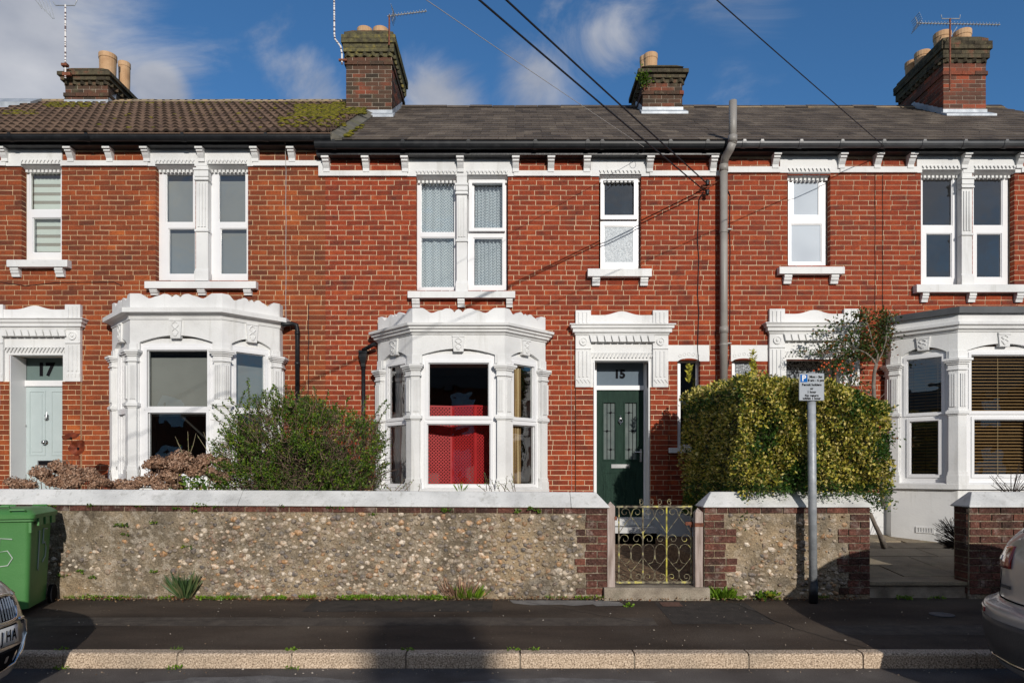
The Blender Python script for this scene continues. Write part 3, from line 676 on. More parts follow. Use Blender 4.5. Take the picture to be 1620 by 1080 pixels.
# door 15
YD = .30
def dz_(py): return Z(py, YD)
def dx_(px): return X(px, YD)
q = MB(); q.grid((dx_(938), dx_(1026), .42, dz_(566)), [(dx_(943.5), dx_(1018), dz_(610), dz_(573)), (dx_(943.5), dx_(1018), .42, dz_(617))], YD-.03, YD+.06)
q.box(D15-.42, D15-.405, -.03, YD, .42, 3.0); q.box(D15+.405, D15+.42, -.03, YD, .42, 3.0)
q.build('door_frame', m_upvc, h15)
fl = MB().box(dx_(943.5), dx_(1018), YD+.015, YD+.03, dz_(610), dz_(573)).build('fanlight', m_satin, h15)
text('house_number', '15', .175, m_ink, fl, (dx_(980.5), YD+.008, dz_(592)), offset=.009)
dr = MB(); glx = [(dx_(954), dx_(974), dz_(727), dz_(636)), (dx_(988), dx_(1008), dz_(727), dz_(636))]
dr.grid((dx_(944), dx_(1017.5), .44, dz_(617.5)), glx, YD+.0, YD+.05)
door15 = dr.build('front_door', m_greend, h15)
for g in glx:
    a, b, c, d = g
    q = MB(); q.grid((a-.012, b+.012, c-.012, d+.012), [(a+.008, b-.008, c+.008, d-.008)], YD-.012, YD+.02); q.build('glazing_moulding', m_greend, door15)
    gq = MB().box(a, b, YD+.02, YD+.03, c, d).build('leaded_pane', m_doorglass, door15)
    q = MB(); wdt = (b-a)
    for t in ((.33, .62) if g is glx[0] else (.36, .66)): q.box(a+wdt*t-.004, a+wdt*t+.004, YD+.012, YD+.02, c, d)
    for (t, zz) in (((.62, .82), (.33, .5), (.62, .18)) if g is glx[0] else ((.36, .82), (.66, .5), (.36, .18))):
        x_, z_ = a+wdt*t, c+(d-c)*zz
        q.prism([(x_-.022, z_), (x_, z_+.026), (x_+.022, z_), (x_, z_-.026)], YD+.008, YD+.02)
        q.box(x_-.06 if x_-.06 > a else a, x_+.06 if x_+.06 < b else b, YD+.013, YD+.02, z_-.003, z_+.003)
    q.build('lead_pattern', m_ink, door15)
for (a, b) in ((956, 973), (989, 1006)):
    q = MB(); xa, xb = dx_(a), dx_(b); z0, z1 = .55, dz_(748)
    q.grid((xa-.015, xb+.015, z0-.015, z1+.015), [(xa, xb, z0, z1)], YD-.008, YD+.0); q.prism([(xa+.02, z0+.02), (xb-.02, z0+.02), (xb-.02, z1-.02), (xa+.02, z1-.02)], YD-.006, YD)
    q.build('door_panel', m_greend, door15)
MB().grid((dx_(967), dx_(996.5), dz_(740), dz_(734)), [], YD-.012, YD).build('letterbox', m_steel, door15)
q = MB(); kx, kz = dx_(981.5), dz_(666)
q.tube([(kx+.028*math.cos(t/12*2*math.pi), YD-.03, kz+.028*math.sin(t/12*2*math.pi)) for t in range(13)], .008, 6); q.tube([(kx, YD-.012, kz+.09), (kx, YD-.02, kz-.055)], .007, 6); q.box(kx-.014, kx+.014, YD-.03, YD, kz+.02, kz+.05)
q.build('door_knocker', m_steel, door15)
q = MB(); hx = dx_(1013.5); q.box(hx-.016, hx+.016, YD-.012, YD, dz_(730), dz_(710)); q.tube([(hx, YD-.012, dz_(715)), (hx, YD-.05, dz_(715)), (hx-.10, YD-.05, dz_(715))], .011, 8); q.build('door_handle', m_steel, door15)
st = MB(); st.box(D15-.43, D15+.43, -.08, .34, Z(831, -.08), Z(820, -.08)); st.box(D15-.47, D15+.47, -.30, -.081, .1, Z(843, -.3)); st.box(D15-.47, D15+.47, -.30, .25, .1, Z(832, -.08))
st.build('doorstep', m_soft_grey, h15)
# door 17
q = MB(); fx0, fx1 = D17-.375, D17+.42
q.grid((X(24, YD), X(112, YD), .42, dz_(558)), [(X(36, YD), X(106, YD), dz_(602), dz_(566)), (X(37.5, YD), X(106, YD), .42, dz_(611))], YD-.03, YD+.06)
q.box(D17-.385, D17-.37, -.03, YD, .42, 3.1); q.build('door_frame', m_upvc, h17)
fl = MB().box(X(36, YD), X(106, YD), YD+.015, YD+.03, dz_(602), dz_(566)).build('fanlight', m_satin2, h17)
text('house_number', '17', .27, m_ink, fl, (X(71.5, YD), YD+.008, dz_(585)), offset=.012, space=1.0)
door17 = MB().box(X(37.5, YD), X(107, YD), YD, YD+.05, .44, dz_(611.5)).build('front_door', m_mint, h17)
for (a, b, c, d) in ((46, 72, 618, 720), (81, 104, 618, 720)):
    q = MB(); o_ = (X(a, YD), X(b, YD), dz_(d), dz_(c)); q.grid(o_, [(o_[0]+.018, o_[1]-.018, o_[2]+.018, o_[3]-.018)], YD-.008, YD); q.grid((o_[0]+.05, o_[1]-.05, o_[2]+.05, o_[3]-.05), [], YD-.007, YD); q.build('door_panel', m_mint, door17)
q = MB(); q.box(X(60, YD), X(90, YD), YD-.010, YD, dz_(736), dz_(728)); q.build('letterbox', m_steel, door17)
q = MB(); q.box(X(62, YD), X(88, YD), YD-.013, YD-.010, dz_(735), dz_(729)); q.build('letterbox_flap', m_ink, door17)
q = MB(); kx, kz = X(75, YD), dz_(658); q.tube([(kx, YD-.012, kz+.06), (kx, YD-.03, kz-.02)], .008, 6); q.tube([(kx+.03*math.cos(t/12*2*math.pi), YD-.03, kz-.02+.035*math.sin(t/12*2*math.pi)) for t in range(7, 13)]+[(kx, YD-.03, kz-.055)], .010, 6); q.box(kx-.03, kx+.03, YD-.02, YD, kz-.01, kz+.02); q.build('door_knocker', m_steel, door17)
MB().lathe(X(73, YD), dz_(699.5), [(.035, YD), (.038, YD-.012), (.015, YD-.014), (.015, YD-.04), (.032, YD-.05), (.03, YD-.075), (.01, YD-.085)], 14, ax='y').build('door_knob', m_steel, door17, smooth=True)
MB().lathe(X(40.5, YD), dz_(673), [(.025, YD), (.025, YD-.02), (.01, YD-.022)], 12, ax='y').build('door_lock', m_steel, door17)
# door 13, mostly hidden by the hedge
q = MB(); q.grid((D13-.42, D13+.42, .42, Z(563, YD)), [(D13-.33, D13+.33, dz_(622), dz_(566)), (D13-.33, D13+.33, .42, dz_(629))], YD-.03, YD+.06); q.build('door_frame', m_upvc, h13)
fl13 = MB().box(D13-.33, D13+.33, YD+.015, YD+.03, dz_(622), dz_(566)).build('fanlight', mat('patterned_stained_glass', [(.02, .025, .03), (.05, .06, .07), (.5, .55, .6), (.06, .07, .08)], 34, .2, detail=1, spec=.7), h13)
MB().box(D13-.33, D13+.33, YD, YD+.05, .44, dz_(630)).build('front_door', m_white, h13)
MB().box(D13-.45, D13+.45, -.3, .25, .1, .42).build('doorstep', m_soft_grey, h13)
# narrow side windows with decorated lintels
m_pattern = mat('patterned_obscure_glass', [(.03, .035, .04), (.08, .09, .1), (.5, .54, .58)], 40, .2, detail=1, spec=.7)
for (h, l0, l1, w0, w1, g) in ((h15, 1052, 1122, 1072, 1107, m_glass), (h13, 1156, 1214, 1158, 1196, m_pattern)):
    q = MB(); xa, xb = X(l0), X(l1)-.001; wa, wb = X(w0), X(w1); zt, z0 = Z(546), Z(571.5); n = 10
    poly = [(xa, zt), (xa, z0), (wa, z0)]+[(wa+(wb-wa)*k/n, z0+.045*(1-(2*k/n-1)**2)**.6) for k in range(1, n)]+[(wb, z0), (xb, z0), (xb, zt)]
    q.prism(poly, -.012, .1, 'y')
    for k in range(5):
        u = wa+(wb-wa)*(k+.5)/5; zc = z0+.045+.045*(1-(2*(k+.5)/5-1)**2); q.tube([(u+.022*math.cos(t/8*2*math.pi), -.013, zc+.02+.022*math.sin(t/8*2*math.pi)) for t in range(9)], .005, 4)
    q.build('side_window_lintel', m_white, h)
    y = .1; wf = win(h, (X(w0, y), X(w1, y)+.05, Z(708, y), Z(566, y)), [(X(w0+3.5, y), X(w1-4.5, y), Z(704, y), Z(572, y))], mg=g)
    MB().box(X(w0-14, -.05), X(w1+5, -.05), -.09, .1, Z(716, -.05), Z(708, -.05)).build('window_sill', m_white, h)
# number / lantern box at the far left edge
q = thing('wall_box', 'small grey glazed box on the brick at the far left edge', 'wall lantern', (X(0), -.05, Z(626)))
MB().box(X(-12), X(4), -.09, -.046, Z(642), Z(611)).build('casing', m_upvc, q); MB().box(X(-10), X(2.5), -.1, -.09, Z(640), Z(613)).build('cover', m_black, q)

# ------------------------------------------------------------------ roofs
TS = .668; EY = -.22; RYD = 3.3; th = math.atan(TS); cth, sth = math.cos(th), math.sin(th)
def roof_pt(ze, s): return (EY+s*cth, ze+s*sth)
SL = (RYD-EY)/cth
ze15, ze17 = Z(221.5, EY), Z(212.5, EY)
def roof(house, xa, xb, ze, kind, m, seed, gauge, wd, n_single=300):
    base = MB(); y1, z1 = roof_pt(ze, SL)
    base.prism([(EY, ze-.06), (y1, z1-.06), (y1, z1-.01), (EY, ze-.01)], xa, xb, 'x')
    base.prism([(y1, z1-.06), (y1+4.5, z1-.06-4.5*TS), (y1+4.5, z1-4.5*TS), (y1, z1-.01)], xa, xb, 'x')
    rt = base.build('roof', m, house); rr = random.Random(seed)
    if kind == 'slate':
        p = MB(); L = gauge*1.7; p.box(-.5, .5, 0, L, -.004, .004); me, _ = p.mesh('slate', c=(0, 0, 0)); nm = 'slate'
    else:
        p = MB(); L = gauge*1.18; n = 12; vs = []; fs = []
        for j in (0, 1):
            for k in range(n+1):
                u = -.5+k/n; h = .019*math.sin(k/n*4*math.pi)
                vs.append((u, j*L, h+.0)); 
        for k in range(n+1):
            vs.append((-.5+k/n, 0, vs[k][2]-.034))
        for k in range(n):
            fs.append((k, k+1, n+1+k+1, n+1+k)); fs.append((2*(n+1)+k, 2*(n+1)+k+1, k+1, k))
        p.add(vs, fs); me, _ = p.mesh('roof_tile', c=(0, 0, 0)); me.polygons.foreach_set('use_smooth', [False]*len(me.polygons)); nm = 'roof_tile'
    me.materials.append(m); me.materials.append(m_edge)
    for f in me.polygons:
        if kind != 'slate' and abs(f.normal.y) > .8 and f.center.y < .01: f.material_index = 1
    mi_ = [f.material_index for f in me.polygons]; allm = []
    K = int(SL/gauge)+1; lst = []
    for i in range(K):
        s = i*gauge
        off = (i % 2)*wd/2+(rr.uniform(-.01, .01) if kind == 'slate' else 0); j = 0
        if kind != 'slate': off = 0
        x = xa+off-wd
        while x < xb:
            a, b = max(x, xa), min(x+wd, xb)
            if b-a > .04: lst.append((a, b, s, i, rr.random(), rr.random()))
            x += wd
    def vis(t):
        y = EY+t[2]*cth; px = 810+F*((t[0]+t[1])/2)/(y-CY); return -10 < px < 1630
    cand = sorted([t for t in lst if vis(t) and t[1]-t[0] > wd*.9], key=lambda t: (t[3], abs(t[0])))[:n_single]; ids = set(id(t) for t in cand)
    rest = MB(); gap = .004 if kind == 'slate' else 0
    vs0 = [v.co.copy() for v in me.vertices]; fs0 = [tuple(f.vertices) for f in me.polygons]
    for t in lst:
        a, b, s, i, r1, r2 = t
        if s > SL-.05: continue
        lift = .012 if kind == 'slate' else .038
        til = math.atan(lift/gauge)*.8
        if kind == 'slate' and r2 > .965: r1_, dr_ = .06*(r1-.5), .03
        else: r1_, dr_ = .008*(r1-.5), 0
        y, z = roof_pt(ze, s-dr_); z += lift
        M = Matrix.Translation(((a+b)/2, y, z)) @ Matrix.Rotation(th-til, 4, 'X') @ Matrix.Rotation(r1_, 4, 'Z') @ Matrix.Diagonal((b-a-gap, 1, 1, 1))
        if id(t) in ids:
            o = link(nm, me, None, rt, ((a+b)/2, y, z), rot=(th-til, 0, r1_), scl=(b-a-gap, 1, 1)); o.rotation_euler = (Matrix.Rotation(th-til, 3, 'X') @ Matrix.Rotation(r1_, 3, 'Z')).to_euler()
        else: rest.add([tuple(M @ v) for v in vs0], fs0, .001+.998*r1); allm += mi_
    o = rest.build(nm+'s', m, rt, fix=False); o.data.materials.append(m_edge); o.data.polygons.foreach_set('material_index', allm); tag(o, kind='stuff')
    # ridge
    y1, z1 = roof_pt(ze, SL); x = xa; k = 0
    while x < xb:
        e = min(x+.45, xb); q = MB(); q.cr = rr.random(); dzr = rr.uniform(-.006, .006)
        q.prism([(y1-.13, z1-.055+dzr), (y1-.03, z1+.035+dzr), (y1+.03, z1+.035+dzr), (y1+.13, z1-.055+dzr), (y1, z1-.0+dzr)], x+.004, e-.004, 'x'); q.build('ridge_tile', m_ridge if kind != 'slate' else m_slate, rt)
        if e-x > .1:
            fx = MB().prism([(y1-.145, z1-.075), (y1-.12, z1-.045), (y1-.1, z1-.075)], x, e, 'x')
            if (kind != 'slate') or rr.random() < (.75 if house is h13 else .15): fx.build('ridge_mortar', m_ridge, rt)
        x = e; k += 1
    return rt
m_ridge = mat('lichened_ridge_mortar', [(.15, .12, .09), (.32, .25, .16), (.45, .30, .14)], 9, .95, .6, 50, per=.3)
XV = -2.66
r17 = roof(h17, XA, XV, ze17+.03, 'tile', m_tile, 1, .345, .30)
r15 = roof(h15, XV+.02, XC, ze15, 'slate', m_slate, 2, .25, .27)
r13 = roof(h13, XC, XD, ze15, 'slate', m_slate, 3, .25, .27)
# mortar fillet along the verge of the tiled roof
q = MB(); K = 14
for i in range(K):
    s0, s1 = i*SL/K, (i+1)*SL/K-.006
    y0, z0 = roof_pt(ze15, s0); y1, z1 = roof_pt(ze15, s1); xx = XV
    q.add([(xx-.02, y0, z0+.12), (xx+.15, y0, z0+.035), (xx+.15, y1, z1+.035), (xx-.02, y1, z1+.12), (xx-.02, y0, z0-.02), (xx+.15, y0, z0-.02), (xx+.15, y1, z1-.02), (xx, y1, z1-.02)], [(0, 1, 2, 3), (4, 5, 1, 0), (3, 2, 6, 7), (1, 5, 6, 2)])
q.build('verge_fillet', mat('dark_verge_mortar', [(.08, .075, .06), (.17, .155, .125)], 6, .95, .5, 60, stain=[(3, .5, .65, .6, (.10, .10, .03))]), r17)
# gutters and fascias
def gutter(house, xa, xb, ztop, zbot, zfa, zfb, joints, m=m_black):
    fa = MB().box(xa, xb, -.165, -.145, zfb, zfa+.1).build('fascia', m_fascia, house)
    MB().box(xa, xb, -.15, 0, zfb, zfb+.02).build('soffit', m_fascia, house)
    q = MB(); n = 8; prof = []
    r = .058; yc = -.235; zc = ztop-.012
    pts = [(yc+r*math.cos(math.pi+math.pi*k/n), zc+ (ztop-zbot-.012)*math.sin(math.pi+math.pi*k/n)) for k in range(n+1)]
    inn = [(yc+(r-.006)*math.cos(math.pi+math.pi*k/n), zc+(ztop-zbot-.018)*math.sin(math.pi+math.pi*k/n)) for k in range(n, -1, -1)]
    q.prism(pts+inn, xa, xb, 'x'); q.tube([(xa, yc-r, zc), (xb, yc-r, zc)], .007, 6)
    g = q.build('gutter', m, house)
    for j in joints:
        x = X(j, yc-r); c = MB()
        o2 = [(yc+(r+.01)*math.cos(math.pi+math.pi*k/n), zc+(ztop-zbot-.004)*math.sin(math.pi+math.pi*k/n)) for k in range(n+1)]
        c.prism(o2+inn, x-.03, x+.03, 'x'); c.box(x-.02, x+.02, yc-r-.012, yc-r+.01, zc-.01, zc+.018); c.build('gutter_joint', m, g)
    return g
gutter(h17, XA, X(523, -.28), Z(211.5, -.28), Z(221.5, -.28), Z(223, -.16), Z(230, -.16), (14, 136, 288, 420))
gutter(h15, X(497, -.28), XC, Z(222, -.28), Z(234, -.28), Z(238, -.16), Z(245, -.16), (527, 637, 741, 847, 930, 953, 1061, 1120))
m_gut13 = mat('grey_black_gutter', [(.05, .052, .055), (.08, .082, .086)], 5, .35, spec=.6)
gutter(h13, XC+.002, XD, Z(222, -.28), Z(232, -.28), Z(234, -.16), Z(240, -.16), (1178, 1206, 1268, 1333, 1399, 1463, 1528, 1593), m_gut13)
# roof window in the tiled roof
q = MB(); s0, s1 = SL-.62, SL-.22; (ya, za), (yb, zb2) = roof_pt(ze17+.03, s0), roof_pt(ze17+.03, s1)
q.add([(X(-30, ya), ya, za+.07), (X(48, ya), ya, za+.07), (X(66, yb), yb, zb2+.09), (X(-20, yb), yb, zb2+.09), (X(-30, ya), ya, za-.02), (X(48, ya), ya, za-.02), (X(66, yb), yb, zb2-.02), (X(-20, yb), yb, zb2-.02)], [(0, 1, 2, 3), (0, 4, 5, 1), (1, 5, 6, 2), (2, 6, 7, 3)])
q.build('roof_window', m_lead, r17)

# ------------------------------------------------------------------ chimneys
def chimney(house, xl, xr, yf, yb, zbase, zstr, ztooth, ztop, side, pots, m=m_brickchim, mcap=m_capbrick, steps=((.045, 2), (.075, 2), (.03, 1)), seed=1):
    core = MB(); core.box(xl+.004, xr-.004, yf+.004, yb-.004, zbase-1.0, ztop-.01)
    ch = core.build('chimney', m_mortarold, house)
    bw = MB(); rr = random.Random(seed)
    def brickrow(x0, x1, y0, y1, z0, z1, offs, mb_):
        """one course round the stack: front, and the side that is seen"""
        def run(a, b, put):
            x = a-offs*BP/2
            while x < b:
                s, e = max(x, a), min(x+BP, b)
                if e-s > .03: put(s+.004, e-.004, rr.random())
                x += BP
        j = rr.uniform(-.002, .002)
        run(x0, x1, lambda s, e, r: mb_.box(s, e, y0-.002+r*.004, y0+.09, z0+.004, z1-.004, .001+.99*r))
        xs = x1 if side > 0 else x0
        for xs_, sg in ((x1, 1), (x0, -1)):
            run(y0+.0, y1, lambda s, e, r: mb_.box(xs_+sg*(.002-r*.004), xs_-sg*.09, s+(.004 if s < y0+.01 else 0)-(.0), e, z0+.0045, z1-.0045, .001+.99*r))
        run(x0, x1, lambda s, e, r: mb_.box(s, e, y1-.09, y1, z0+.005, z1-.005, .001+.99*r))
    z = zbase-.9; k = 0
    while z < ztooth-BH*.5:
        p = .025 if zstr <= z < zstr+BH else 0
        brickrow(xl-p, xr+p, yf-p, yb+p, z, z+BH, k % 2, bw); z += BH; k += 1
    tag(bw.build('brickwork', m, ch, fix=True), kind='stuff')
    # dogtooth course
    dt = MB(); dt.box(xl-.008, xr+.008, yf-.008, yb+.008, z, z+BH, .15); c = .055; n = int((xr-xl+.06)/.145)
    for i in range(n):
        x = xl-.03+(xr-xl+.06)*(i+.5)/n; dt.prism([(x-.07, yf+.02), (x, yf-.055), (x+.07, yf+.02)], z+.004, z+BH-.002, 'z', rr.random()); dt.prism([(x-.07, yb-.02), (x, yb+.055), (x+.07, yb-.02)], z+.004, z+BH-.002, 'z', rr.random())
    n = int((yb-yf)/.145)
    for i in range(n):
        y = yf+(yb-yf)*(i+.5)/n
        for xs_, sg in ((xr, 1), (xl, -1)): dt.prism([(xs_-sg*.02, y-.07), (xs_+sg*.055, y), (xs_-sg*.02, y+.07)], z+.004, z+BH-.002, 'z', rr.random())
    tag(dt.build('dogtooth_course', mcap, ch), kind='stuff'); z += BH
    cp = MB(); k = 0
    for (o_, nn) in steps:
        for i in range(nn):
            if z+BH*.5 > ztop+.2: break
            core2 = cp.box(xl-o_+.006, xr+o_-.006, yf-o_+.006, yb+o_-.006, z, z+BH-.003, .3)
            brickrow(xl-o_, xr+o_, yf-o_, yb+o_, z, z+BH, k % 2, cp); z += BH; k += 1
    tag(cp.build('cap_courses', mcap, ch), kind='stuff')
    MB().prism([(xl-.02, z-.001), (xr+.02, z-.001), (xr-.12, z+.025), (xl+.12, z+.025)], yf-.02, yb+.02, 'y').build('flaunching', m_capbrick, ch)
    for (x, y, r, zt) in pots:
        zt = CZ+(zt-CZ)*(y-r*1.07-CY)/(y-CY)
        MB().lathe(x, y, [(r*.93, z-.02), (r*.95, z+.05), (r, zt-.10), (r*1.07, zt-.09), (r*1.07, zt), (r*.85, zt), (r*.82, zt-.15)], 20).build('chimney_pot', m_pot, ch, smooth=False); 
    return ch, z
# stack on the party wall of 17 and 15
CH = {}
c1, zt = chimney(h15, -3.04, -2.20, 2.2, 3.6, Z(182, 2.2), Z(110, 2.2), Z(88.5, 2.2), Z(60, 2.2), 1, [(-2.77, 2.55, .135, Z(40, 2.55)), (-2.47, 2.55, .135, Z(40, 2.55)), (-2.62, 3.1, .13, Z(40, 2.55)-.02)], mcap=m_mossbrick, seed=2)
c2, zt = chimney(h15, 2.47, 3.22, 2.6, 3.5, Z(176, 2.6), Z(153, 2.6), Z(131, 2.6), Z(108, 2.6), -1, [(2.69, 2.95, .128, Z(81, 2.95)), (2.66, 3.35, .10, Z(86, 3.35))], steps=((.05, 1), (.10, 1), (-.04, 1)), seed=3)
c3, zt = chimney(h13, 7.96, 8.75, 2.3, 3.75, Z(178, 2.3), Z(124, 2.3), Z(99, 2.3), Z(70, 2.3), -1, [(8.13, 2.6, .145, Z(46, 2.6)), (8.51, 2.6, .145, Z(43, 2.6)), (8.12, 3.2, .14, Z(77, 3.2)), (8.12, 3.55, .13, Z(93, 3.55)), (8.5, 3.3, .14, Z(75, 3.2))], m=m_brickred, seed=4)
c0, zt = chimney(h17, -8.74, -7.90, 3.05, 3.9, Z(166, 3.05), Z(157, 3.05), Z(136, 3.05), Z(110, 3.05), 1, [(-8.08, 3.35, .155, Z(80, 3.35)), (-7.96, 3.72, .11, Z(95, 3.72))], steps=((.06, 1), (.10, 1), (.02, 1)), seed=5)
for (ch, xl, xr, yf, yb, pb, ze) in ((c1, -3.04, -2.20, 2.2, 3.6, 182, ze15), (c2, 2.47, 3.22, 2.6, 3.5, 176, ze15), (c3, 7.96, 8.75, 2.3, 3.75, 178, ze15), (c0, -8.74, -7.9, 3.05, 3.9, 166, ze17)):
    q = MB(); z0 = ze+(yf-EY)*TS; zr = ze+(RYD-EY)*TS
    q.box(xl-.012, xr+.012, yf-.016, yf, z0-.05, z0+.10); q.prism([(yf-.012, z0-.02), (yf-.20, z0-.02-.17*TS), (yf-.20, z0+.035-.17*TS), (yf-.012, z0+.045)], xl-.06, xr+.06, 'x')
    n = 7
    for i in range(n):
        ya = yf+(RYD-yf)*i/n; yb_ = yf+(RYD-yf)*(i+1)/n; zz = ze+(ya-EY)*TS
        for xs_, sg in ((xr, 1), (xl, -1)): q.add([(xs_+sg*.014, ya, zz-.1), (xs_+sg*.014, yb_, zz+.0), (xs_+sg*.014, yb_, zz+.21), (xs_+sg*.014, ya, zz+.13)], [(0, 1, 2, 3)])
    q.build('lead_flashing', m_lead, ch, fix=False)
# ------------------------------------------------------------------ ground
def struct(o): return tag(o, kind='structure')
yk0, yk1 = -4.84, -4.725
g = MB(); g.add([(-600, -600, -.30), (600, -600, -.30), (600, 600, -.30), (-600, 600, -.30)], [(0, 1, 2, 3)]); struct(g.build('ground', mat('far_ground', [(.06, .07, .04), (.10, .11, .06)], .3, 1), fix=False))
g = MB(); g.add([(-80, -12, -.205), (80, -12, -.205), (80, yk0+.01, -.215), (-80, yk0+.01, -.215)], [(0, 1, 2, 3)]); struct(g.build('road', m_road, fix=False))
g = MB(); g.add([(-80, yk1-.002, -.098), (80, yk1-.002, -.098), (80, -2.6, .003), (-80, -2.6, .003)], [(0, 1, 2, 3)]); struct(g.build('pavement', m_asph, fix=False))
kb = struct(MB().box(-80, 80, yk0+.015, yk1-.004, -.3, -.12).build('kerb', m_conc))
px0 = X(642, yk0)
for i in range(-9, 10):
    a = px0+i*.915+.006; b = a+.902; q = MB(); q.cr = random.random()
    e = random.uniform(-.003, .003)
    q.prism([(yk0, -.3), (yk0+.004, -.118+e), (yk0+.012, -.102+e), (yk0+.026, -.096+e), (yk1, -.094+e), (yk1, -.3)], a, b, 'x'); q.build('kerbstone', m_kerb, kb)
# opposite pavement, off camera
struct(MB().box(-80, 80, -14.5, -12, -.3, -.09).build('far_pavement', m_asph))
# pale concrete patch and a little iron cover in the pavement
yz = lambda y: -.098+(y+4.727)/(2.127)*.101
def flat_patch(name, pts, m, dz=.004):
    vs = [(X(px, y), y, yz(y)+dz) for px, y in pts]; return MB().add(vs, [tuple(range(len(vs)))]).build(name, m, fix=False)
struct(flat_patch('concrete_patch', [(806, -3.02), (812, -3.16), (840, -3.24), (890, -3.22), (908, -3.27), (938, -3.20), (944, -3.28), (990, -3.26), (980, -3.1), (950, -3.03)], m_patch))
cv = thing('stopcock_cover', 'small rusty brown rectangular cover set in the pavement by the gate step', 'utility cover', (X(1062, -3.25), -3.25, .0))
q = MB(); x0, x1 = X(1046, -3.22), X(1078, -3.22); q.add([(x0, -3.12, yz(-3.12)+.006), (x1, -3.12, yz(-3.12)+.006), (x1, -3.3, yz(-3.3)+.006), (x0, -3.3, yz(-3.3)+.006)], [(3, 2, 1, 0)]); q.build('lid', mat('rusty_cover', [(.10, .05, .035), (.17, .09, .065)], 20, .8, .5, 90), cv, fix=False)
cv = thing('round_cover', 'small round grey iron cover in the shaded pavement behind the pale grey car', 'utility cover', (X(1490, -3.6), -3.6, yz(-3.6)))
MB().lathe(X(1490, -3.62), -3.62, [(.11, yz(-3.62)), (.11, yz(-3.62)+.008), (.09, yz(-3.62)+.01)], 20).build('lid', mat('worn_iron_lid', [(.06, .06, .065), (.11, .11, .115)], 20, .7), cv)

# cracks, trench patches and bands in the pavement
m_crack = mat('dark_crack', [(.012, .010, .008)], 5, 1)
def strip(name, pts, wdt, m, dz=.005):
    mb = MB()
    for (xa, ya), (xb, yb) in zip(pts, pts[1:]):
        d = Vector((xb-xa, yb-ya)); n_ = Vector((-d.y, d.x)).normalized()*wdt/2
        mb.add([(xa-n_.x, ya-n_.y, yz(ya-n_.y)+dz), (xb-n_.x, yb-n_.y, yz(yb-n_.y)+dz), (xb+n_.x, yb+n_.y, yz(yb+n_.y)+dz), (xa+n_.x, ya+n_.y, yz(ya+n_.y)+dz)], [(0, 1, 2, 3)])
    return struct(mb.build(name, m, fix=False))
rc = random.Random(4)
def jag(xa, ya, xb, yb, n=9, a=.02): return [(xa+(xb-xa)*i/n+rc.uniform(-a, a), ya+(yb-ya)*i/n+rc.uniform(-a, a)) for i in range(n+1)]
strip('pavement_crack', jag(2.35, -3.2, 2.55, -4.1), .010, m_crack); strip('pavement_crack', jag(2.55, -4.1, 2.9, -4.7), .007, m_crack); strip('pavement_crack', jag(.15, -3.1, 1.2, -3.9, 12), .006, m_crack); strip('pavement_crack', jag(-3.9, -3.9, -1.9, -3.72, 16), .006, m_crack)
m_patchd = mat('dark_trench_tarmac', [(.026, .021, .018), (.042, .034, .028), (.055, .045, .037)], 9, .95, .9, 150, fine=230, fineamt=.6)
m_patchb = mat('brown_trench_tarmac', [(.06, .047, .037), (.085, .067, .052), (.11, .088, .068)], 9, .95, .9, 150, fine=230, fineamt=.6)
def quadp(name, x0, x1, y0, y1, m, dz): 
    n = 10; pts = [(x0+(x1-x0)*i/n, y0+rc.uniform(-.012, .012)) for i in range(n+1)]+[(x1-(x1-x0)*i/n, y1+rc.uniform(-.012, .012)) for i in range(n+1)]
    return struct(MB().add([(x, y, yz(y)+dz) for x, y in pts], [tuple(range(len(pts)))]).build(name, m, fix=False))
quadp('pavement_patch', -8, 1.35, -4.0, -3.72, m_patchb, .0022); quadp('pavement_patch', 1.5, 2.45, -3.95, -3.12, m_patchd, .0025); quadp('pavement_patch', -2.1, -.2, -3.5, -3.05, m_patchd, .0028); quadp('pavement_patch', 2.9, 6, -4.3, -4.0, m_patchb, .0024)
m_roadpale = mat('pale_road_tarmac', [(.12, .112, .105), (.17, .16, .15), (.22, .205, .19)], 12, .9, 1.0, 140, fine=200, fineamt=.6)  # paler tarmac for the two ovals laid on the road
rp = MB(); 
for (cx_, rx_, ry_) in ((-1.9, .75, .16), (.35, .7, .11)):
    rp2 = [(cx_+rx_*math.cos(a/24*2*math.pi)*(1+.12*math.sin(a*1.7)), -5.22+ry_*math.sin(a/24*2*math.pi)*(1+.15*math.sin(a*2.3)), -.2105) for a in range(24)]; rp.add(rp2, [tuple(range(24))]); 
    struct(rp.build('road_patch', m_roadpale, fix=False)); rp = MB()

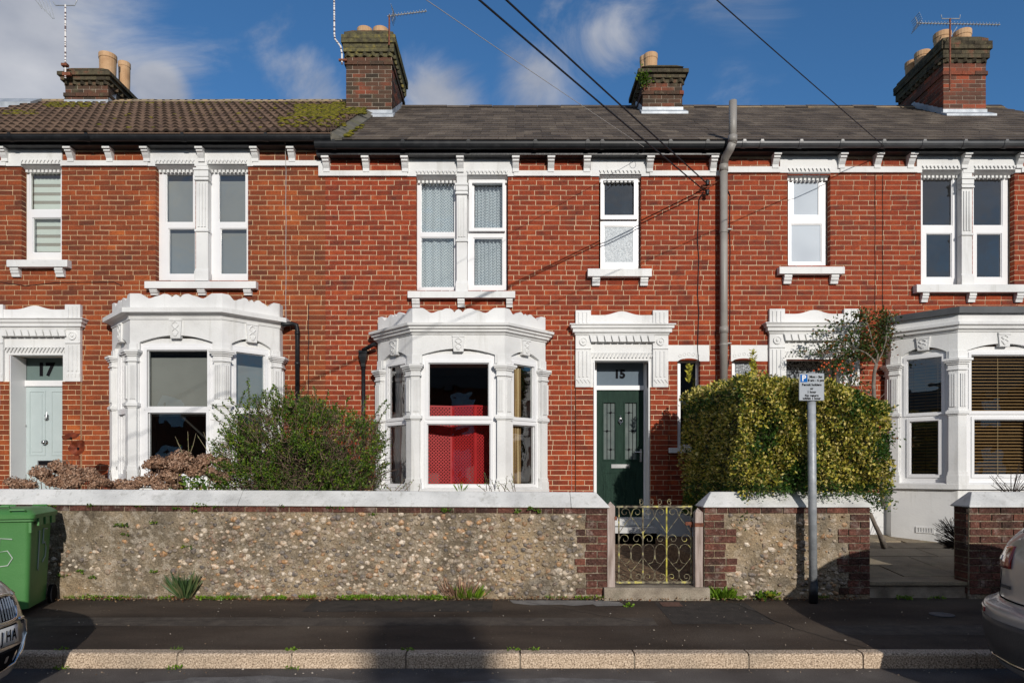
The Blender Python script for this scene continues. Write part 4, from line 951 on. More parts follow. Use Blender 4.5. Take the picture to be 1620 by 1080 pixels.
# front gardens
GZ = .30
for (a, b, nm) in ((-12, 1.0, 'garden_soil'), (2.1, X(1376, -2.8)-.03, 'garden_soil')):
    struct(MB().box(a, b, -2.72, -.0, -.2, GZ+.08).build(nm, m_soil))
q = MB(); q.prism([(-2.72, -.1), (-2.72, .125), (-.3, .295), (.0, .30), (.0, -.1)], 1.0, 2.1, 'x'); struct(q.build('gate_path', m_soil))
struct(MB().prism([(-2.62, -.2), (-2.62, .150), (0, .385), (0, -.2)], 5.03, 12, 'x').build('garden_ground', m_conc))
gp = MB(); gp.prism([(-2.62, -.2), (-2.62, .150), (0, .385), (0, -.2)], 3.82, 5.02, 'x'); gp = struct(gp.build('front_path', m_conc))
def pz(y): return .166+(y+2.55)/2.0*.19
for (xa, xb, ya, yb) in ((3.83, 4.45, -2.55, -2.02), (4.46, 5.1, -2.55, -2.02), (3.83, 4.3, -2.01, -1.50), (4.31, 5.1, -2.01, -1.50), (5.11, 6.2, -2.5, -1.50), (5.51, 6.6, -1.49, -.99), (3.83, 4.6, -1.49, -.99), (4.61, 5.5, -1.49, -.99), (3.83, 4.4, -.98, -.45), (4.41, 5.2, -.98, -.5), (5.21, 6.0, -.98, -.62), (3.83, 4.4, -.44, 0), (4.41, 5.6, -.49, 0), (5.61, 6.9, -.98, 0)):
    q = MB(); q.cr = random.random(); e1, e2 = random.uniform(-.004, .004), random.uniform(-.004, .004); xb -= .010; yb -= .010
    q.add([(xa, ya, 0), (xb, ya, 0), (xb, yb, 0), (xa, yb, 0), (xa, ya, pz(ya)+e1), (xb, ya, pz(ya)+e2), (xb, yb, pz(yb)+e2), (xa, yb, pz(yb)+e1)], [(3, 2, 1, 0), (4, 5, 6, 7), (0, 1, 5, 4), (1, 2, 6, 5), (2, 3, 7, 6), (3, 0, 4, 7)]); q.build('path_slab', m_slab, gp)
s13 = thing('front_step', 'mossy concrete step leading up from the pavement between the two brick piers', 'step', (4.4, -2.8, 0))
MB().box(X(1376, -2.93)+.0, 5.05, -2.90, -2.56, -.1, .128).build('riser', m_conc, s13)
MB().box(X(1376, -2.93)-.01, 4.98, -2.93, -2.55, .13, .165).build('tread', m_slab, s13)
sg = thing('gate_step', 'worn concrete step under the scrolled iron gate', 'step', (1.5, -2.9, 0))
q = MB(); xs0, xs1 = X(956, -3.02), X(1123, -3.02); n = 14
q.prism([(-3.03, -.05), (-3.025, .095), (-3.005, .115), (-2.70, .13), (-2.60, .13), (-2.60, -.05)], xs0, xs1, 'x'); q.build('slab', m_conc, sg)

# ------------------------------------------------------------------ flint walls
def ico():
    t = (1+5**.5)/2; v = [(-1,t,0),(1,t,0),(-1,-t,0),(1,-t,0),(0,-1,t),(0,1,t),(0,-1,-t),(0,1,-t),(t,0,-1),(t,0,1),(-t,0,-1),(-t,0,1)]
    f = [(0,11,5),(0,5,1),(0,1,7),(0,7,10),(0,10,11),(1,5,9),(5,11,4),(11,10,2),(10,7,6),(7,1,8),(3,9,4),(3,4,2),(3,2,6),(3,6,8),(3,8,9),(4,9,5),(2,4,11),(6,2,10),(8,6,7),(9,8,1)]
    n = (1+t*t)**.5; return [(a/n, b/n, c/n) for a, b, c in v], f
IV, IF = ico()
def rock_variants(n, m, name):
    out = []
    for i in range(n):
        rr = random.Random(100+i)
        vs = [(a*rr.uniform(.72, 1.2), b*rr.uniform(.8, 1.15), c*rr.uniform(.72, 1.2)) for a, b, c in IV]
        me = bpy.data.meshes.new(name); me.from_pydata(vs, [], IF); me.materials.append(m); me.polygons.foreach_set('use_smooth', [i % 3 != 0]*len(me.polygons)); me.update(); out.append((me, vs))
    return out
RV = rock_variants(9, m_flint, 'flint')
def flints(parent, x0, x1, z0, z1, y, inside, n_single=300, seed=1, pitch=.062, bare=None):
    rr = random.Random(seed); items = []
    nz = int((z1-z0)/(pitch*.82))
    for j in range(nz):
        z = z0+(j+.5)*(z1-z0)/nz; x = x0+(j % 2)*pitch*.5
        while x < x1:
            s = pitch*rr.choice((.28, .36, .42, .48, .55, .62, .75)); cx, cz = x+rr.uniform(-.35, .35)*pitch, z+rr.uniform(-.35, .35)*pitch
            x += pitch*rr.uniform(.8, 1.2)
            if not inside(cx, cz): continue
            keep = 1.0 if bare is None else bare(cx, cz)
            if rr.random() > keep: s *= .4; 
            if rr.random() > keep+.25: continue
            items.append((cx, cz, s*rr.uniform(.8, 1.25), s*rr.uniform(.6, .9), rr.uniform(.012, .026), rr.uniform(-.9, .9) if rr.random() < .4 else rr.uniform(-.35, .35), rr.randrange(9), rr.random()))
    order = sorted(range(len(items)), key=lambda i: -(items[i][2]*items[i][3]) if 0 < 810+F*items[i][0]/(y-CY) < 1620 else 0)
    single = set(order[:n_single]); mb = MB()
    for i, (cx, cz, a, c, d, ro, k, r) in enumerate(items):
        me, vs = RV[k]
        if i in single:
            link('flint', me, None, parent, (cx, y+.006, cz), rot=(0, ro, 0), scl=(a, d*1.5, c))
        else:
            M = Matrix.Translation((cx, y+.006, cz)) @ Matrix.Rotation(ro, 4, 'Y') @ Matrix.Diagonal((a, d*1.5, c, 1))
            mb.add([tuple(M @ Vector(v)) for v in vs], IF, .001+.99*r)
    o = mb.build('small_flints', m_flint, parent, fix=False, smooth=True); tag(o, kind='stuff')
def shear(k, x0): 
    M = Matrix.Identity(4); M[2][0] = k; M[2][3] = -k*x0; return M
def garden_wall(nm, label, xa, xb, hipl, hipr, joints, sk=0.0, seed=1, yf=-2.95, th_=.25, tooth_l=False, tooth_r=False, bare=None, full_brick=False, top=.975, white=m_dirtywhite):
    t = thing(nm, label, 'garden wall', ((xa+xb)/2, yf+th_/2, 0), None)
    SH = shear(sk, 0)
    body = MB(SH); body.box(xa, xb, yf, yf+th_, -.15, top); bo = body.build('wall_core', m_flintmortar, t)
    # coping, cut into lengths
    xs = [xa-.02]+list(joints)+[xb+.02]
    for i in range(len(xs)-1):
        a, b = xs[i]+(.0015 if i else 0), xs[i+1]-(.0015 if i < len(xs)-2 else 0)
        ha = .13 if (hipl and i == 0) else 0; hb_ = .13 if (hipr and i == len(xs)-2) else 0
        q = MB(SH); zt, zb0, zb1 = 1.135, .985, .972; y0, yp, y1 = yf-.04, yf+th_*.58, yf+th_+.04
        v = [(a, y0, zb1), (b, y0, zb1), (b, y1, zb1), (a, y1, zb1), (a, y0, zb0), (b, y0, zb0), (b, y1, zb0), (a, y1, zb0), (a+ha, yp-.03, zt), (b-hb_, yp-.03, zt), (b-hb_, yp+.03, zt), (a+ha, yp+.03, zt)]
        q.add(v, [(3, 2, 1, 0), (0, 1, 5, 4), (1, 2, 6, 5), (2, 3, 7, 6), (3, 0, 4, 7), (4, 5, 9, 8), (5, 6, 10, 9), (6, 7, 11, 10), (7, 4, 8, 11), (8, 9, 10, 11)])
        q.build('coping_stone', white, t, bevel=.008)
    # brickwork
    rr = random.Random(seed); me = unit_mesh('brick', m_brickwall); zc = top-.062; row = 0; cut = []
    def put(a, b, z, y=None, d=.05):
        zz = z+sk*(a+b)/2
        link('brick', me, None, t, ((a+b)/2, (y if y is not None else yf)-.012+rr.uniform(-.004, .004)+d/2, zz+.03), rot=(rr.uniform(-.01, .01), rr.uniform(-.012, .012), rr.uniform(-.008, .008)), scl=(b-a-.013, d, .064))
    x = xb
    while x > xa:                                # course below the coping
        L = .235 if not rr.random() < .25 else .12
        a = max(xa, x-L)
        if x-a > .05 and 810+F*x/(yf-CY) > -30 and 810+F*a/(yf-CY) < 1650: put(a, x, zc)
        x = a
    z = zc-.079; row = 0
    while z > -.02:
        wl_ = (.34 if (row//2) % 2 else .235) + rr.uniform(-.02, .02)
        for (edge, on, s) in ((xb, tooth_r, -1), (xa, tooth_l, 1)):
            if not on: continue
            L = (2.2 if full_brick else wl_); x = 0 if row % 2 else 0; first = .11 if row % 2 else .235
            while x < L-.03:
                e = min(x+first, L); first = .235
                if e-x > .05: put(min(edge+s*x, edge+s*e), max(edge+s*x, edge+s*e), z)
                x = e
            cut.append((min(edge, edge+s*L), max(edge, edge+s*L), z-.006, z+.073))
        row += 1; z -= .079
    if not full_brick:
        inside = lambda cx, cz: (xa+.03 < cx < xb-.03) and cz < zc-.02+sk*cx and not any(c[0]-.02 < cx < c[1]+.02 and c[2]-.01 < cz-sk*cx < c[3]+.01 for c in cut)
        flints(bo, max(xa, X(-40, yf)), xb, .015, zc+sk*xa*.5, yf, inside, 300 if xb-xa > 3 else 200, seed=seed, bare=bare)
    return t
WA0, WA1 = X(-150, -2.95), X(961, -2.95)
def bareA(cx, cz):
    px = 810+F*cx/7.35
    return .16+.84*max(0, min(1, (px-250)/90))-(.25 if cz > .8 and px < 400 else 0)+(.5 if (px < 290 and .25 < cz < .55) else 0)-(.3 if math.sin(cx*3.1+1)*math.sin(cz*9+cx*2) > .62 else 0)
gwA = garden_wall('garden_wall', 'long low flint wall with white coping in front of the two bay windows', WA0, WA1, False, True, (X(-20, -2.95), X(378, -2.95), X(903, -2.95)), sk=-.0055, seed=11, tooth_r=True, bare=bareA)
gwB = garden_wall('garden_wall', 'short flint wall with brick ends under the clipped hedge, behind the parking sign', X(1114, -2.95), X(1376, -2.95), True, True, (), seed=12, tooth_l=True, tooth_r=True, bare=lambda a, b: .72-(.45 if math.sin(a*7)*math.sin(b*8+1) > .3 else 0))
gwC = garden_wall('garden_wall', 'brick pier and wall with white coping beside the white car', 4.92, 9.5, True, False, (), seed=13, tooth_l=True, full_brick=True, top=.975)
me = unit_mesh('brick', m_brickwall)
for k in range(12):                              # returned end of the pier, facing left
    link('brick', me, None, gwC, (4.925, -2.83, .943-.079*k), scl=(.03, .20, .064))
for (wl, xe) in ((gwA, WA1), ):
    for k in range(11): link('brick', me, None, wl, (xe-.008, -2.83, .94-.079*k), scl=(.03, .20, .064))
for k in range(11): link('brick', me, None, gwB, (X(1376, -2.95)-.006, -2.83, .943-.079*k), scl=(.03, .20, .064)); link('brick', me, None, gwB, (X(1114, -2.95)+.006, -2.83, .943-.079*k), scl=(.03, .20, .064))

# ------------------------------------------------------------------ gate
YG = -2.87
def gx(px): return X(px, YG)
def gz(py): return Z(py, YG)
gt = thing('iron_gate', 'scrolled wrought iron gate with flaking yellow paint between two wooden posts', 'gate', (gx(1035), YG, .12))
fr = MB(); 
for px in (979, 1093.5): fr.tube([(gx(px), YG, gz(922)), (gx(px), YG, gz(800))], .0085, 6)
fr.box(gx(975), gx(1095), YG-.006, YG+.006, gz(802.5), gz(799.5)); fr.box(gx(975), gx(1095), YG-.010, YG+.010, gz(922), gz(919))
fr.build('gate_frame', m_gate, gt)
for px, m_ in ((1017, m_gate), (1054.5, m_gatey)): MB().tube([(gx(px), YG, gz(921)), (gx(px), YG, gz(801))], .0085, 6).build('upright_bar', m_, gt)
def spiral(cx, cy, r, a0, a1, n=22, r1=.25):
    return [(cx+(r*(r1+(1-r1)*(i/n)))*math.cos(a0+(a1-a0)*i/n), cy+(r*(r1+(1-r1)*(i/n)))*math.sin(a0+(a1-a0)*i/n)) for i in range(n+1)]
def scroll(pts, rad=.0036): MB().tube([(gx(p[0]), YG-.003, gz(p[1])) for p in pts], rad, 5).build('scroll', m_gate, gt)
for (l, r_) in ((979, 1017), (1017, 1054.5), (1054.5, 1093.5)):
    c = (l+r_)/2; h = (r_-l)/2
    for s in (-1, 1):
        u = lambda t: c+s*h*t
        def sp(cx, cy, r, a0, a1): return [(c+s*(x-c), y) for x, y in spiral(cx, cy, r, a0, a1)]
        scroll(sp(c+h*.5, 810, 7.5, R(560), R(180))+[(u(.02), 816), (u(-.5), 829), (u(-1), 843)])
        scroll([(u(.97), 842), (u(.95), 852)]+sp(c+h*.5, 852, 8.2, R(-380), R(0))[::-1])
        scroll([(u(.04), 884)]+[(u(.5)+s*h*.46*math.cos(t*math.pi/8), 870-10*math.sin(t*math.pi/8)) for t in range(8, -1, -1)]+[(u(.96), 874), (u(.94), 882), (u(.5), 893), (u(.03), 903)])
        scroll([(u(.0), 870), (u(.03), 882), (u(.2), 889), (u(.5), 891)], .0032)
        scroll([(u(.0), 900), (u(.06), 914), (u(.3), 919)]+sp(c+h*.6, 912, 6.5, R(-330), R(90))[::-1])
for (px, s) in ((1014, 1), (1031, -1), (1043, 1), (1059, -1)):
    scroll([(px+s*4*math.cos(a)*(.4+.6*k/14), 794-5.2*math.sin(a)*(.4+.6*k/14)) for k in range(15) for a in [R(-300+30*k) if True else 0]]+[(px-s*1, 800)], .004)
q = MB(); q.box(gx(1084), gx(1097), YG-.02, YG+.0, gz(830), gz(825)); q.box(gx(1091), gx(1098), YG-.025, YG+.01, gz(833), gz(827)); q.build('latch', m_rust, gt)
for (a, b, top, lab) in ((961, 973, 793, 'weathered grey timber gate post on the hinge side, by the long wall'), (1100, 1112, 803, 'weathered grey timber gate post on the latch side, by the short wall')):
    t = thing('gate_post', lab, 'post', (X((a+b)/2, -2.93), -2.93, .1), 'gate posts')
    q = MB(); xa, xb = X(a, -2.97), X(b, -2.97); zt = Z(top, -2.97); q.box(xa, xb, -2.97, -2.88, .08, zt-.05)
    q.add([(xa, -2.97, zt-.05), (xb, -2.97, zt-.05), (xb, -2.88, zt-.05), (xa, -2.88, zt-.05), ((xa+xb)/2-.005, -2.925, zt)], [(0, 1, 4), (1, 2, 4), (2, 3, 4), (3, 0, 4)]); q.build('timber', m_gatepost, t)
    MB().box(xa-.006 if a > 1000 else xb-.004, xb+.004 if a > 1000 else xb+.02, -2.98, -2.95, zt-.2, zt-.16).build('iron_fitting', m_rust, t)

# ------------------------------------------------------------------ pipes and cables on the walls
t = thing('soil_pipe', 'tall grey vent pipe rising past the gutter above the roof edge', 'pipe', (X(1145, -.13), -.13, .4))
def pp(px, py, y): return (X(px, y), y, Z(py, y))
MB().tube([pp(1145, 640, -.13), pp(1145, 262, -.13)], .056, 16).build('lower_pipe', m_pipe, t, smooth=True)
MB().tube([pp(1145, 262, -.13), pp(1147, 250, -.17), pp(1155, 236, -.33), pp(1159, 226, -.37)], .059, 16).build('swan_neck', m_pipe, t, smooth=True)
MB().tube([pp(1159, 228, -.37), pp(1159.5, 160, -.37)], .056, 16).build('upper_pipe', m_pipe, t, smooth=True)
for (px, py, y) in ((1145, 266, -.13), (1145, 522, -.13), (1159, 220, -.37)):
    MB().tube([pp(px, py-5, y), pp(px, py+5, y)], .066, 16).build('socket', m_pipe, t, smooth=True)
for py in (367, 545): 
    q = MB(); q.tube([pp(1145, py-1.5, -.13), pp(1145, py+1.5, -.13)], .062, 16); q.box(X(1137), X(1153), -.13, -.0, Z(py+1), Z(py-1)); q.build('pipe_bracket', m_pipe, t)
def downpipe(lab, paths, r, sm=True, extra=None, name='downpipe', m=m_black):
    t = thing(name, lab, 'drainpipe', paths[0][0]); 
    for p in paths: MB().tube(p, r, 12).build('pipe', m, t, smooth=sm)
    return t
t = downpipe('black plastic downpipe with a bend, right of the bay of number 17', [[pp(446, 513, -.22), pp(462, 512, -.1), pp(469, 514, -.08), pp(470.5, 522, -.07), pp(470.5, 640, -.07)]], .034)
for py in (527, 575): MB().tube([pp(470.5, py-2.5, -.07), pp(470.5, py+2.5, -.07)], .041, 12).build('collar', m_black, t, smooth=True)
t = downpipe('black cast hopper and downpipe left of the bay of number 15', [[pp(575, 575, -.08), pp(575, 760, -.08)], [pp(594, 543, -.2), pp(583, 549, -.16), pp(574, 554, -.13)]], .03)
q = MB(); hp = [(Z(556, -.08), .062, .07), (Z(565, -.08), .055, .06), (Z(575, -.08), .03, .035), (Z(580, -.08), .03, .035)]
for i in range(len(hp)-1):
    (z1, a1, b1), (z0, a0, b0) = hp[i], hp[i+1]; cx = X(575, -.08); cy = -.08
    q.add([(cx-a0, cy-b0, z0), (cx+a0, cy-b0, z0), (cx+a0, cy+b0, z0), (cx-a0, cy+b0, z0), (cx-a1, cy-b1, z1), (cx+a1, cy-b1, z1), (cx+a1, cy+b1, z1), (cx-a1, cy+b1, z1)], [(3, 2, 1, 0), (4, 5, 6, 7), (0, 1, 5, 4), (1, 2, 6, 5), (2, 3, 7, 6), (3, 0, 4, 7)])
q.box(X(568.5, -.1), X(581.5, -.1), -.155, -.01, Z(559, -.08), Z(555, -.08)); q.build('hopper', m_black, t)
def wire(lab, pts, r, m, name='cable', cat='cable'):
    P = [Vector(p) for p in pts]; q = MB(); q.tube(P, r, 5); o = q.build(name, m); return tag(o, lab, cat)
def wob(px, py0, py1, y=-.012, n=9, a=1.0, s=1): return [pp(px+math.sin(k*2.1+s)*a, py0+(py1-py0)*k/n, y) for k in range(n+1)]
wire('thin pale cable hanging straight down the brown brick wall of number 17', [pp(451, 226, -.18), pp(451.5, 240, -.06), pp(452, 262, -.055)]+wob(452.3, 270, 508, a=.4)+[pp(457, 512, -.02)], .005, m_wirew)
wire('thin black cable beside the bent downpipe', wob(488, 480, 640, a=.7), .006, m_wireb)
wire('black cable dropping from the insulators to the small side window', [pp(1113, 303, -.08), pp(1106, 316, -.02)]+wob(1104.5, 325, 578, a=1.2), .0075, m_wireb)
wire('black cable just right of the soil pipe', [pp(1137, 294, -.02), pp(1151, 300, -.02)]+wob(1154.5, 310, 560, a=.7)+[pp(1148, 600, -.02)], .0065, m_wireb)
wire('left one of two thin dark cables down the wall of number 13', wob(1384.5, 268, 500, a=.3), .0035, m_wireb)
wire('right one of two thin dark cables down the wall of number 13', [pp(1399, 235, -.25), pp(1398, 250, -.05)]+wob(1396.5, 262, 500, a=.3), .0035, m_wireb)
wire('thin dark cable running level along the bricks above door 17', [pp(0, 446, -.012), pp(40, 452, -.012), pp(90, 447, -.012), pp(180, 446, -.012), pp(193, 452, -.012)], .004, m_wireb)
wire('thin pale cable lying on the bricks left of door 15', wob(905, 540, 780, a=.25)[:1]+[pp(903.5, 540, -.008), pp(904.5, 785, -.008)], .0028, m_wirew)
wire('dark earth wire down the brick edge beside the pilaster of door 15', [pp(914.5, 612, -.01), pp(915, 700, -.01), pp(917, 785, -.01)], .005, m_wireb)
def overhead(lab, px, py, y, x0, z0, sag, r, m=m_wireb):
    A = Vector(pp(px, py, y)); t0 = (A.y-CY)/((A.y-CY)); B0 = Vector((x0, CY, CZ+z0)); d = B0-A; B = A+d*1.9; n = 60; P = []
    for i in range(n+1):
        t = i/n*1.9; p = A+d*t; p.z -= sag*math.sin(math.pi*min(t, 1.0)) if t < 1 else 0; p.z += (t-1)**2*1.2 if t > 1 else 0; P.append(p)
    return wire(lab, P, r, m, 'overhead_cable', 'overhead cable')
overhead('lower of two thick black cables crossing the sky to the wall bracket', 1111, 299, -.15, -3.90, 3.41, .05, .0095)
overhead('upper of two thick black cables crossing the sky to the wall bracket', 1118, 290, -.15, -3.70, 3.49, .05, .0095)
overhead('thin pale overhead wire reaching the gutter near the middle of the roof', 1019, 233, -.25, -4.6, 3.2, .04, .0034, m_wirew)
overhead('single black overhead wire reaching the gutter at the right', 1398, 231, -.28, -3.6, 3.24, .04, .006)
t = thing('cable_bracket', 'pair of brown insulators on a wall bracket where the overhead cables end', 'cable bracket', pp(1116, 297, -.08))
q = MB(); q.tube([pp(1110, 293, 0), pp(1112, 296, -.12), pp(1123, 296, -.12), pp(1124, 293, 0)], .008, 6); q.tube([pp(1104, 300, -.06), pp(1136, 287, -.05)], .007, 6); q.build('bar', m_rust, t)
for (px, py) in ((1119, 289), (1119, 304)): MB().lathe(X(px, -.1), -.1, [(.02, Z(py, -.1)-.045), (.034, Z(py, -.1)-.03), (.02, Z(py, -.1)-.01), (.036, Z(py, -.1)+.015), (.02, Z(py, -.1)+.04)], 12).build('insulator', m_black, t, smooth=True)
wire('small loop of dark wire hanging at the gutter', [pp(1014+5*math.cos(a/10*2*math.pi), 237+6*math.sin(a/10*2*math.pi), -.3) for a in range(11)], .003, m_wireb, 'wire_loop')

# ------------------------------------------------------------------ aerials
def yagi(lab, D, mast, boom, n, el, tilt=0, refl=None, extra=None, mcol=None):
    y = D+CY; P = lambda px, py, dy=0: (X(px, y+dy), y+dy, Z(py, y+dy))
    t = thing('tv_aerial', lab, 'tv aerial', P(*mast[0]), 'rooftop aerials')
    MB().tube([P(*p) for p in mast], .016, 8).build('mast', mcol or m_galv, t)
    if boom:
        MB().tube([P(*boom[0]), P(*boom[1])], .011, 6).build('boom', m_galv, t)
        for i in range(n):
            u = (i+.5)/n; px = boom[0][0]+(boom[1][0]-boom[0][0])*u; py = boom[0][1]+(boom[1][1]-boom[0][1])*u
            MB().tube([P(px+tilt, py-el, -.06), P(px-tilt, py+el, .06)], .005, 5).build('element', m_galv, t)
    if refl:
        q = MB()
        for k in range(-3, 4):
            a = P(refl[0]-abs(k)*1.2, refl[1]+k*3.2); q.tube([(a[0]-.0, a[1]-.13, a[2]), (a[0], a[1]+.13, a[2])], .005, 5)
        q.tube([P(refl[0]-4, refl[1]-10), P(refl[0], refl[1]), P(refl[0]-4, refl[1]+10)], .008, 5); q.build('reflector', m_galv, t)
    if extra: extra(t, P)
    return t
m_band = mat('banded_mast', [(.75, .72, .70), (.75, .72, .70), (.1, .05, .05)], 1, .5, rpos=[0, .62, .66], stretch=(.01, .01, 26), lo=.35, hi=.65, detail=0)
def ex1(t, P):
    q = MB(); q.tube([P(84, 3), P(88, 9), P(118, 9), P(122, 0)], .010, 6)
    q.build('cradle', m_galv, t)
    q = MB()
    for k in range(5): q.tube([P(54+k*6, -4+k*1), P(66+k*5, 14+k*4)], .006, 5)
    q.tube([P(50, -6), P(84, 30)], .008, 6); q.build('antenna_array', m_galv, t)
    q = MB(); q.box(*[v for pr_ in ((P(99, 0)[0], P(108, 0)[0]), (P(100, 100)[1]-.05, P(100, 100)[1]+.03), (P(0, 106)[2], P(0, 102)[2])) for v in pr_]); q.box(P(99, 0)[0], P(112, 0)[0], P(100, 100)[1]-.02, P(100, 100)[1]+.03, P(0, 120)[2], P(0, 115)[2]); q.build('clamp', m_rust, t)
yagi('tall banded mast aerial on the leftmost chimney, its head cut by the top edge', 13.2, [(103.5, 8), (103.5, 124)], None, 0, 0, extra=ex1, mcol=m_band)
yagi('kinked white mast clamped to the mossy chimney', 12.45, [(528.5, -30), (529, 55), (530, 62), (539, 74), (541, 86), (541, 102)], None, 0, 0, extra=lambda t, P: MB().box(P(536, 0)[0], P(549, 0)[0], P(0, 0)[1]-.02, P(0, 0)[1]+.02, P(0, 97)[2], P(0, 94)[2]).build('clamp', m_rust, t), mcol=m_band)
yagi('small yagi aerial on the mossy chimney pointing right', 12.4, [(616, 24), (615.5, 72)], ((613, 26), (675, 18)), 13, 3.0, .8, (624, 24), mcol=m_rust)
yagi('long yagi aerial above the rightmost chimney', 12.4, [(1503, 30), (1503, 142)], ((1450, 37), (1582, 39.5)), 26, 3.2, 1.5, (1452, 37), extra=lambda t, P: (MB().tube([P(1489, 24), P(1490, 30), P(1518, 30), P(1519, 24)], .009, 6).build('cradle', m_galv, t), MB().tube([P(1503, 60), P(1514, 43)], .008, 6).build('stay', m_galv, t)), mcol=m_rust)
# ------------------------------------------------------------------ inside the windows
def panel(name, lab, cat, x0, x1, z0, z1, y, m, M=None, group=None):
    mb = MB(M); n = 14
    mb.box(x0, x1, y, y+.004, z0, z1); mb.box(x0-.01, x1+.01, y-.005, y+.015, z0-.015, z0+.005)
    t = mb.build(name, m); return tag(t, lab, cat, group)
panel('roller_blind', 'grey roller blind in the left sash of the paired upper windows of number 17', 'blind', X(255, .2), X(318, .2), Z(440, .2), Z(287, .2), .2, m_blindgrey, group='grey roller blinds of number 17')
panel('roller_blind', 'grey roller blind in the right sash of the paired upper windows of number 17', 'blind', X(338, .2), X(400, .2), Z(440, .2), Z(287, .2), .2, m_blindgrey, group='grey roller blinds of number 17')
t = thing('striped_blind', 'blind of pale and taupe bands in the small upper window above door 17', 'blind', (X(72, .2), .2, Z(282, .2)))
za, zb3 = Z(283, .2), Z(403, .2); n = 9
for k in range(n):
    h = (za-zb3)/n; z1 = za-k*h
    q = MB(); q.box(X(42, .2), X(104, .2), .2, .204, z1-h*.62, z1); q.build('fabric_band', m_blindlight, t)
    q = MB(); q.box(X(42, .2), X(104, .2), .203, .206, z1-h, z1-h*.60); q.build('fabric_band', m_blinddark, t)
Ms = [face_matrix(*f) for f in f17]
panel('roller_blind', 'grey roller blind half down in the front window of the bay of number 17', 'blind', .12, Ms[1][1]-.10, zb_(655), zb_(563), .16, m_blindgrey, Ms[1][0], 'grey roller blinds of number 17')
panel('roller_blind', 'grey roller blind half down in the right angled window of the bay of number 17', 'blind', .14, Ms[2][1]-.12, zb_(655), zb_(572), .16, m_blindgrey, Ms[2][0], 'grey roller blinds of number 17')
panel('roller_blind', 'grey roller blind half down in the left angled window of the bay of number 17', 'blind', .12, Ms[0][1]-.12, zb_(655), zb_(568), .16, m_blindgrey, Ms[0][0], 'grey roller blinds of number 17')
def netmat():
    m = bpy.data.materials.new('lace'); m.use_nodes = True; t = m.node_tree; n = t.nodes; l = t.links; b = n['Principled BSDF']
    b.inputs['Roughness'].default_value = 1; b.inputs['Specular IOR Level'].default_value = 0
    g = n.new('ShaderNodeNewGeometry'); q = n.new('ShaderNodeMapping'); q.inputs['Scale'].default_value = (32, 0, 32); q.inputs['Rotation'].default_value = (0, R(45), 0); l.new(g.outputs['Position'], q.inputs[0])
    v = n.new('ShaderNodeTexVoronoi'); v.inputs['Scale'].default_value = 1; v.inputs['Randomness'].default_value = .12; l.new(q.outputs[0], v.inputs['Vector'])
    cr = n.new('ShaderNodeValToRGB'); cr.color_ramp.elements[0].position = .22; cr.color_ramp.elements[0].color = (.15, .18, .21, 1); cr.color_ramp.elements[1].position = .42; cr.color_ramp.elements[1].color = (.58, .60, .62, 1)
    l.new(v.outputs['Distance'], cr.inputs[0]); l.new(cr.outputs[0], b.inputs['Base Color']); return m
m_lace = netmat()
def curtain(name, lab, x0, x1, z0, z1, y, m, M=None, amp=.02, per=.07, group=None, cat='curtain', gather=0.0):
    mb = MB(M); n = max(8, int(abs(x1-x0)/per*8)); vs = []; nz = 6
    for j in range(nz+1):
        for i in range(n+1):
            u = i/n; zz = z0+(z1-z0)*j/nz; ph = u*abs(x1-x0)/per*2*math.pi
            vs.append((x0+(x1-x0)*u+gather*math.sin(j*.9)*.01, y+amp*math.sin(ph+.5*math.sin(j*.7))+amp*.4*math.sin(ph*2.3+1), zz))
    fs = [(j*(n+1)+i, j*(n+1)+i+1, (j+1)*(n+1)+i+1, (j+1)*(n+1)+i) for j in range(nz) for i in range(n)]
    mb.add(vs, fs); o = mb.build(name, m, smooth=True, fix=False); return tag(o, lab, cat, group)
curtain('net_curtain', 'lace net curtain in the left one of the paired upper windows of number 15', X(666, .22), X(729, .22), Z(462, .22), Z(290, .22), .2, m_lace, per=.13, amp=.012)
curtain('net_curtain', 'lace net curtain behind the open casement of the paired upper windows of number 15', X(752, .22), X(798, .22), Z(458, .22), Z(296, .22), .2, m_lace, per=.06, amp=.02)
Mb = [face_matrix(*f) for f in f15]
curtain('curtain', 'gold striped curtain gathered at the right side of the bay of number 15', .27, .46, zb_(770), zb_(560), .14, m_curt, Mb[2][0], per=.045, amp=.025)
curtain('curtain', 'brown curtain gathered at the left side of the bay of number 15', .42, .64, zb_(770), zb_(560), .14, m_brcurt, Mb[0][0], per=.05)
curtain('curtain', 'pale lining curtain beside the brown one in the left side of the bay', .22, .34, zb_(770), zb_(560), .16, m_blindlight, Mb[0][0], per=.05)
